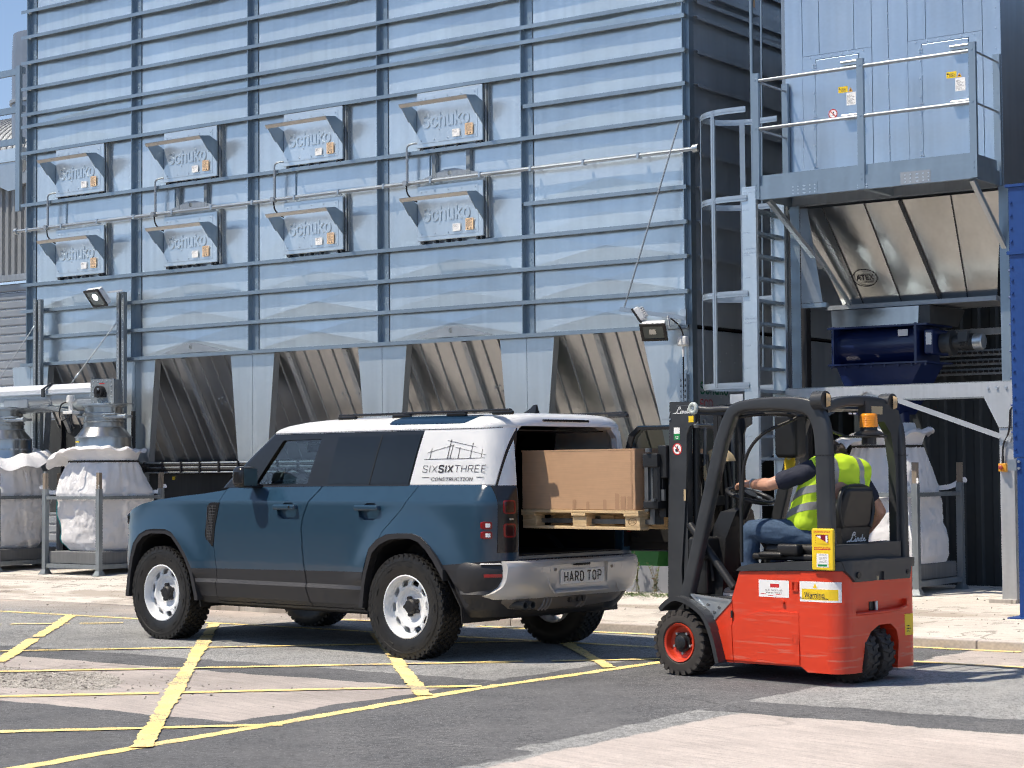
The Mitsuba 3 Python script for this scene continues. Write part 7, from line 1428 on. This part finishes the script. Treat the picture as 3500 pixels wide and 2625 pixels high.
obj('cabinet', rb(-22.2, -20.5, 18.75, 19.0, .9, 2.25, .01), 'mat_motor', CBX); obj('blue_drive', cat(rb(-21.36, -21.12, 18.6, 18.75, 1.86, 2.02, .015), rb(-21.10, -20.96, 18.6, 18.75, 1.87, 2.0, .01)), 'mat_blue_drive', CBX, 40); pbr('mat_blue_drive', (.01, .11, .30), .4)
obj('cable', tube(curve([(-20.98, 18.65, 1.87), (-21.08, 18.6, 1.76), (-21.33, 18.6, 1.72), (-21.48, 18.65, 1.80)], 6), .010, 6), 'mat_rubber_hose', CBX, True); obj('switch', rb(-21.58, -21.48, 18.65, 18.75, 1.72, 1.80, .01), 'mat_orange_box', CBX)
# right hand bag under the rotary valve
LVR = [(.40, .38, .38, 3), (.44, .50, .50, 4), (.55, .53, .53, 4.5), (.85, .50, .50, 4.5), (1.15, .46, .46, 4), (1.35, .43, .43, 3), (1.52, .39, .39, 2.4), (1.66, .35, .35, 2)]
cradle('galvanised bag cradle on the right, behind the forklift', -9.22, -8.11, 17.9, 19.0, .168)
bagset(-8.665, 18.45, 2, 'white bulk bag behind the forklift driver, hanging under the blue valve', '', LVR, 1.665, .35, 7.7, -2.4, x0=-9.22, x1=-8.11, y0=17.9, y1=19.0, gz=.168)
# green bin, grey sheet and weeds behind the car
pbr('mat_green_bin', (.008, .10, .012), .5)
GB = thing('green_skip', 'green steel skip in the shade behind the open car door', 'skip')
obj('body', man(prism([(-13.4, .25), (-11.6, .25), (-11.5, .95), (-13.5, .95)], 18.6, 19.9, 'y')), 'mat_green_bin', GB); obj('rim', bx(-13.55, -11.45, 18.55, 19.95, .92, .98), 'mat_green_bin', GB); obj('foot', cat(bx(-13.2, -13.0, 18.7, 19.8, .17, .25), bx(-12.0, -11.8, 18.7, 19.8, .17, .25)), 'mat_dark_steel', GB); obj('ridge', bx(-13.45, -11.55, 18.57, 18.6, .55, .60), 'mat_green_bin', GB)
GS = thing('bent_sheet', 'grey bent metal sheet standing on the apron behind the weeds', 'metal sheet')
sh_ = curve([(-11.55, 17.95, 0), (-11.52, 17.5, 0), (-11.35, 17.38, 0), (-10.95, 17.34, 0), (-10.55, 17.36, 0)], 6)[:, :2]
pbr('mat_grey_sheet', streaky((.30, .31, .34), .15, 2), .5, .3); obj('sheet', prism(LineString(sh_).buffer(.004), .15, .43), 'mat_grey_sheet', GS, 40)
scene['mat_leaf'] = {'type': 'twosided', 'bsdf': {'type': 'principled', 'base_color': proc(lambda p, n, uv: mix((.045, .085, .018), (.13, .17, .05), noise(p.x * 40, p.y * 40, p.z * 40))), 'roughness': .6}}
pbr('mat_stem', (.16, .14, .06), .7); pbr('mat_leaf_dry', (.20, .12, .06), .8)
rw = np.random.default_rng(17)
def weed(x, y, h, n, lab):
    k = thing('weed', lab, 'weed'); z0 = apron_z(x, y); st, lf, ld = [], [], []
    for q in range(n):
        a = rw.uniform(0, 2 * math.pi); hh = h * rw.uniform(.45, 1.0); b = rw.uniform(.05, .4)
        p = curve([(x + rw.normal(0, .03), y + rw.normal(0, .03), z0), (x + b * .3 * hh * math.cos(a), y + b * .3 * hh * math.sin(a), z0 + hh * .5), (x + b * hh * math.cos(a), y + b * hh * math.sin(a), z0 + hh)], 5)
        st.append(tube(p, .0028, 5))
        for _ in range(int(10 + 26 * hh)):
            c_ = p[rw.integers(1, len(p))] + rw.normal(0, .006, 3); L = rw.uniform(.018, .045); w = L * .32; an = rw.uniform(0, 2 * math.pi); up_ = rw.uniform(.0, .9)
            d = np.array([math.cos(an), math.sin(an), up_]); d /= np.linalg.norm(d); s_ = np.cross(d, [0, 0, 1]); s_ /= np.linalg.norm(s_)
            (lf if rw.random() < .85 else ld).append(trimesh.Trimesh([c_, c_ + d * L * .5 + s_ * w, c_ + d * L, c_ + d * L * .5 - s_ * w], [[0, 1, 2], [0, 2, 3]], process=False))
    obj('stems', cat(st), 'mat_stem', k, True); obj('leaves', cat(lf), 'mat_leaf', k, stuff=True)
    if ld: obj('dry_leaves', cat(ld), 'mat_leaf_dry', k, stuff=True)
weed(-10.98, 17.22, .50, 5, 'tallest weed, standing in front of the grey bent sheet'); weed(-10.72, 17.18, .32, 6, 'bushy weed at the right end of the grey bent sheet'); weed(-11.30, 17.08, .20, 7, 'low weed at the left end of the grey bent sheet')
weed(-11.62, 16.95, .15, 8, 'low spreading weed left of the grey bent sheet'); weed(-11.9, 17.0, .12, 7, 'smallest weed, nearest the blue car')
gl_, rg2 = [], np.random.default_rng(23)
for _ in range(1500):
    x, y = rg2.uniform(-12.1, -10.4), 17.02 + rg2.normal(0, .12); z = apron_z(x, y); L = rg2.uniform(.01, .035); a = rg2.uniform(0, 6.28); d = np.array([math.cos(a), math.sin(a), rg2.uniform(.1, .9)]); d /= np.linalg.norm(d); s_ = np.array([-math.sin(a), math.cos(a), 0]) * L * .3; c_ = np.array([x, y, z])
    gl_.append(trimesh.Trimesh([c_, c_ + d * L * .5 + s_, c_ + d * L, c_ + d * L * .5 - s_], [[0, 1, 2], [0, 2, 3]], process=False))
kk = obj('ground_cover', cat(gl_), 'mat_leaf', None); labels[kk] = {'label': 'thin green moss and seedlings growing in the joint of the apron', 'category': 'moss', 'kind': 'stuff'}
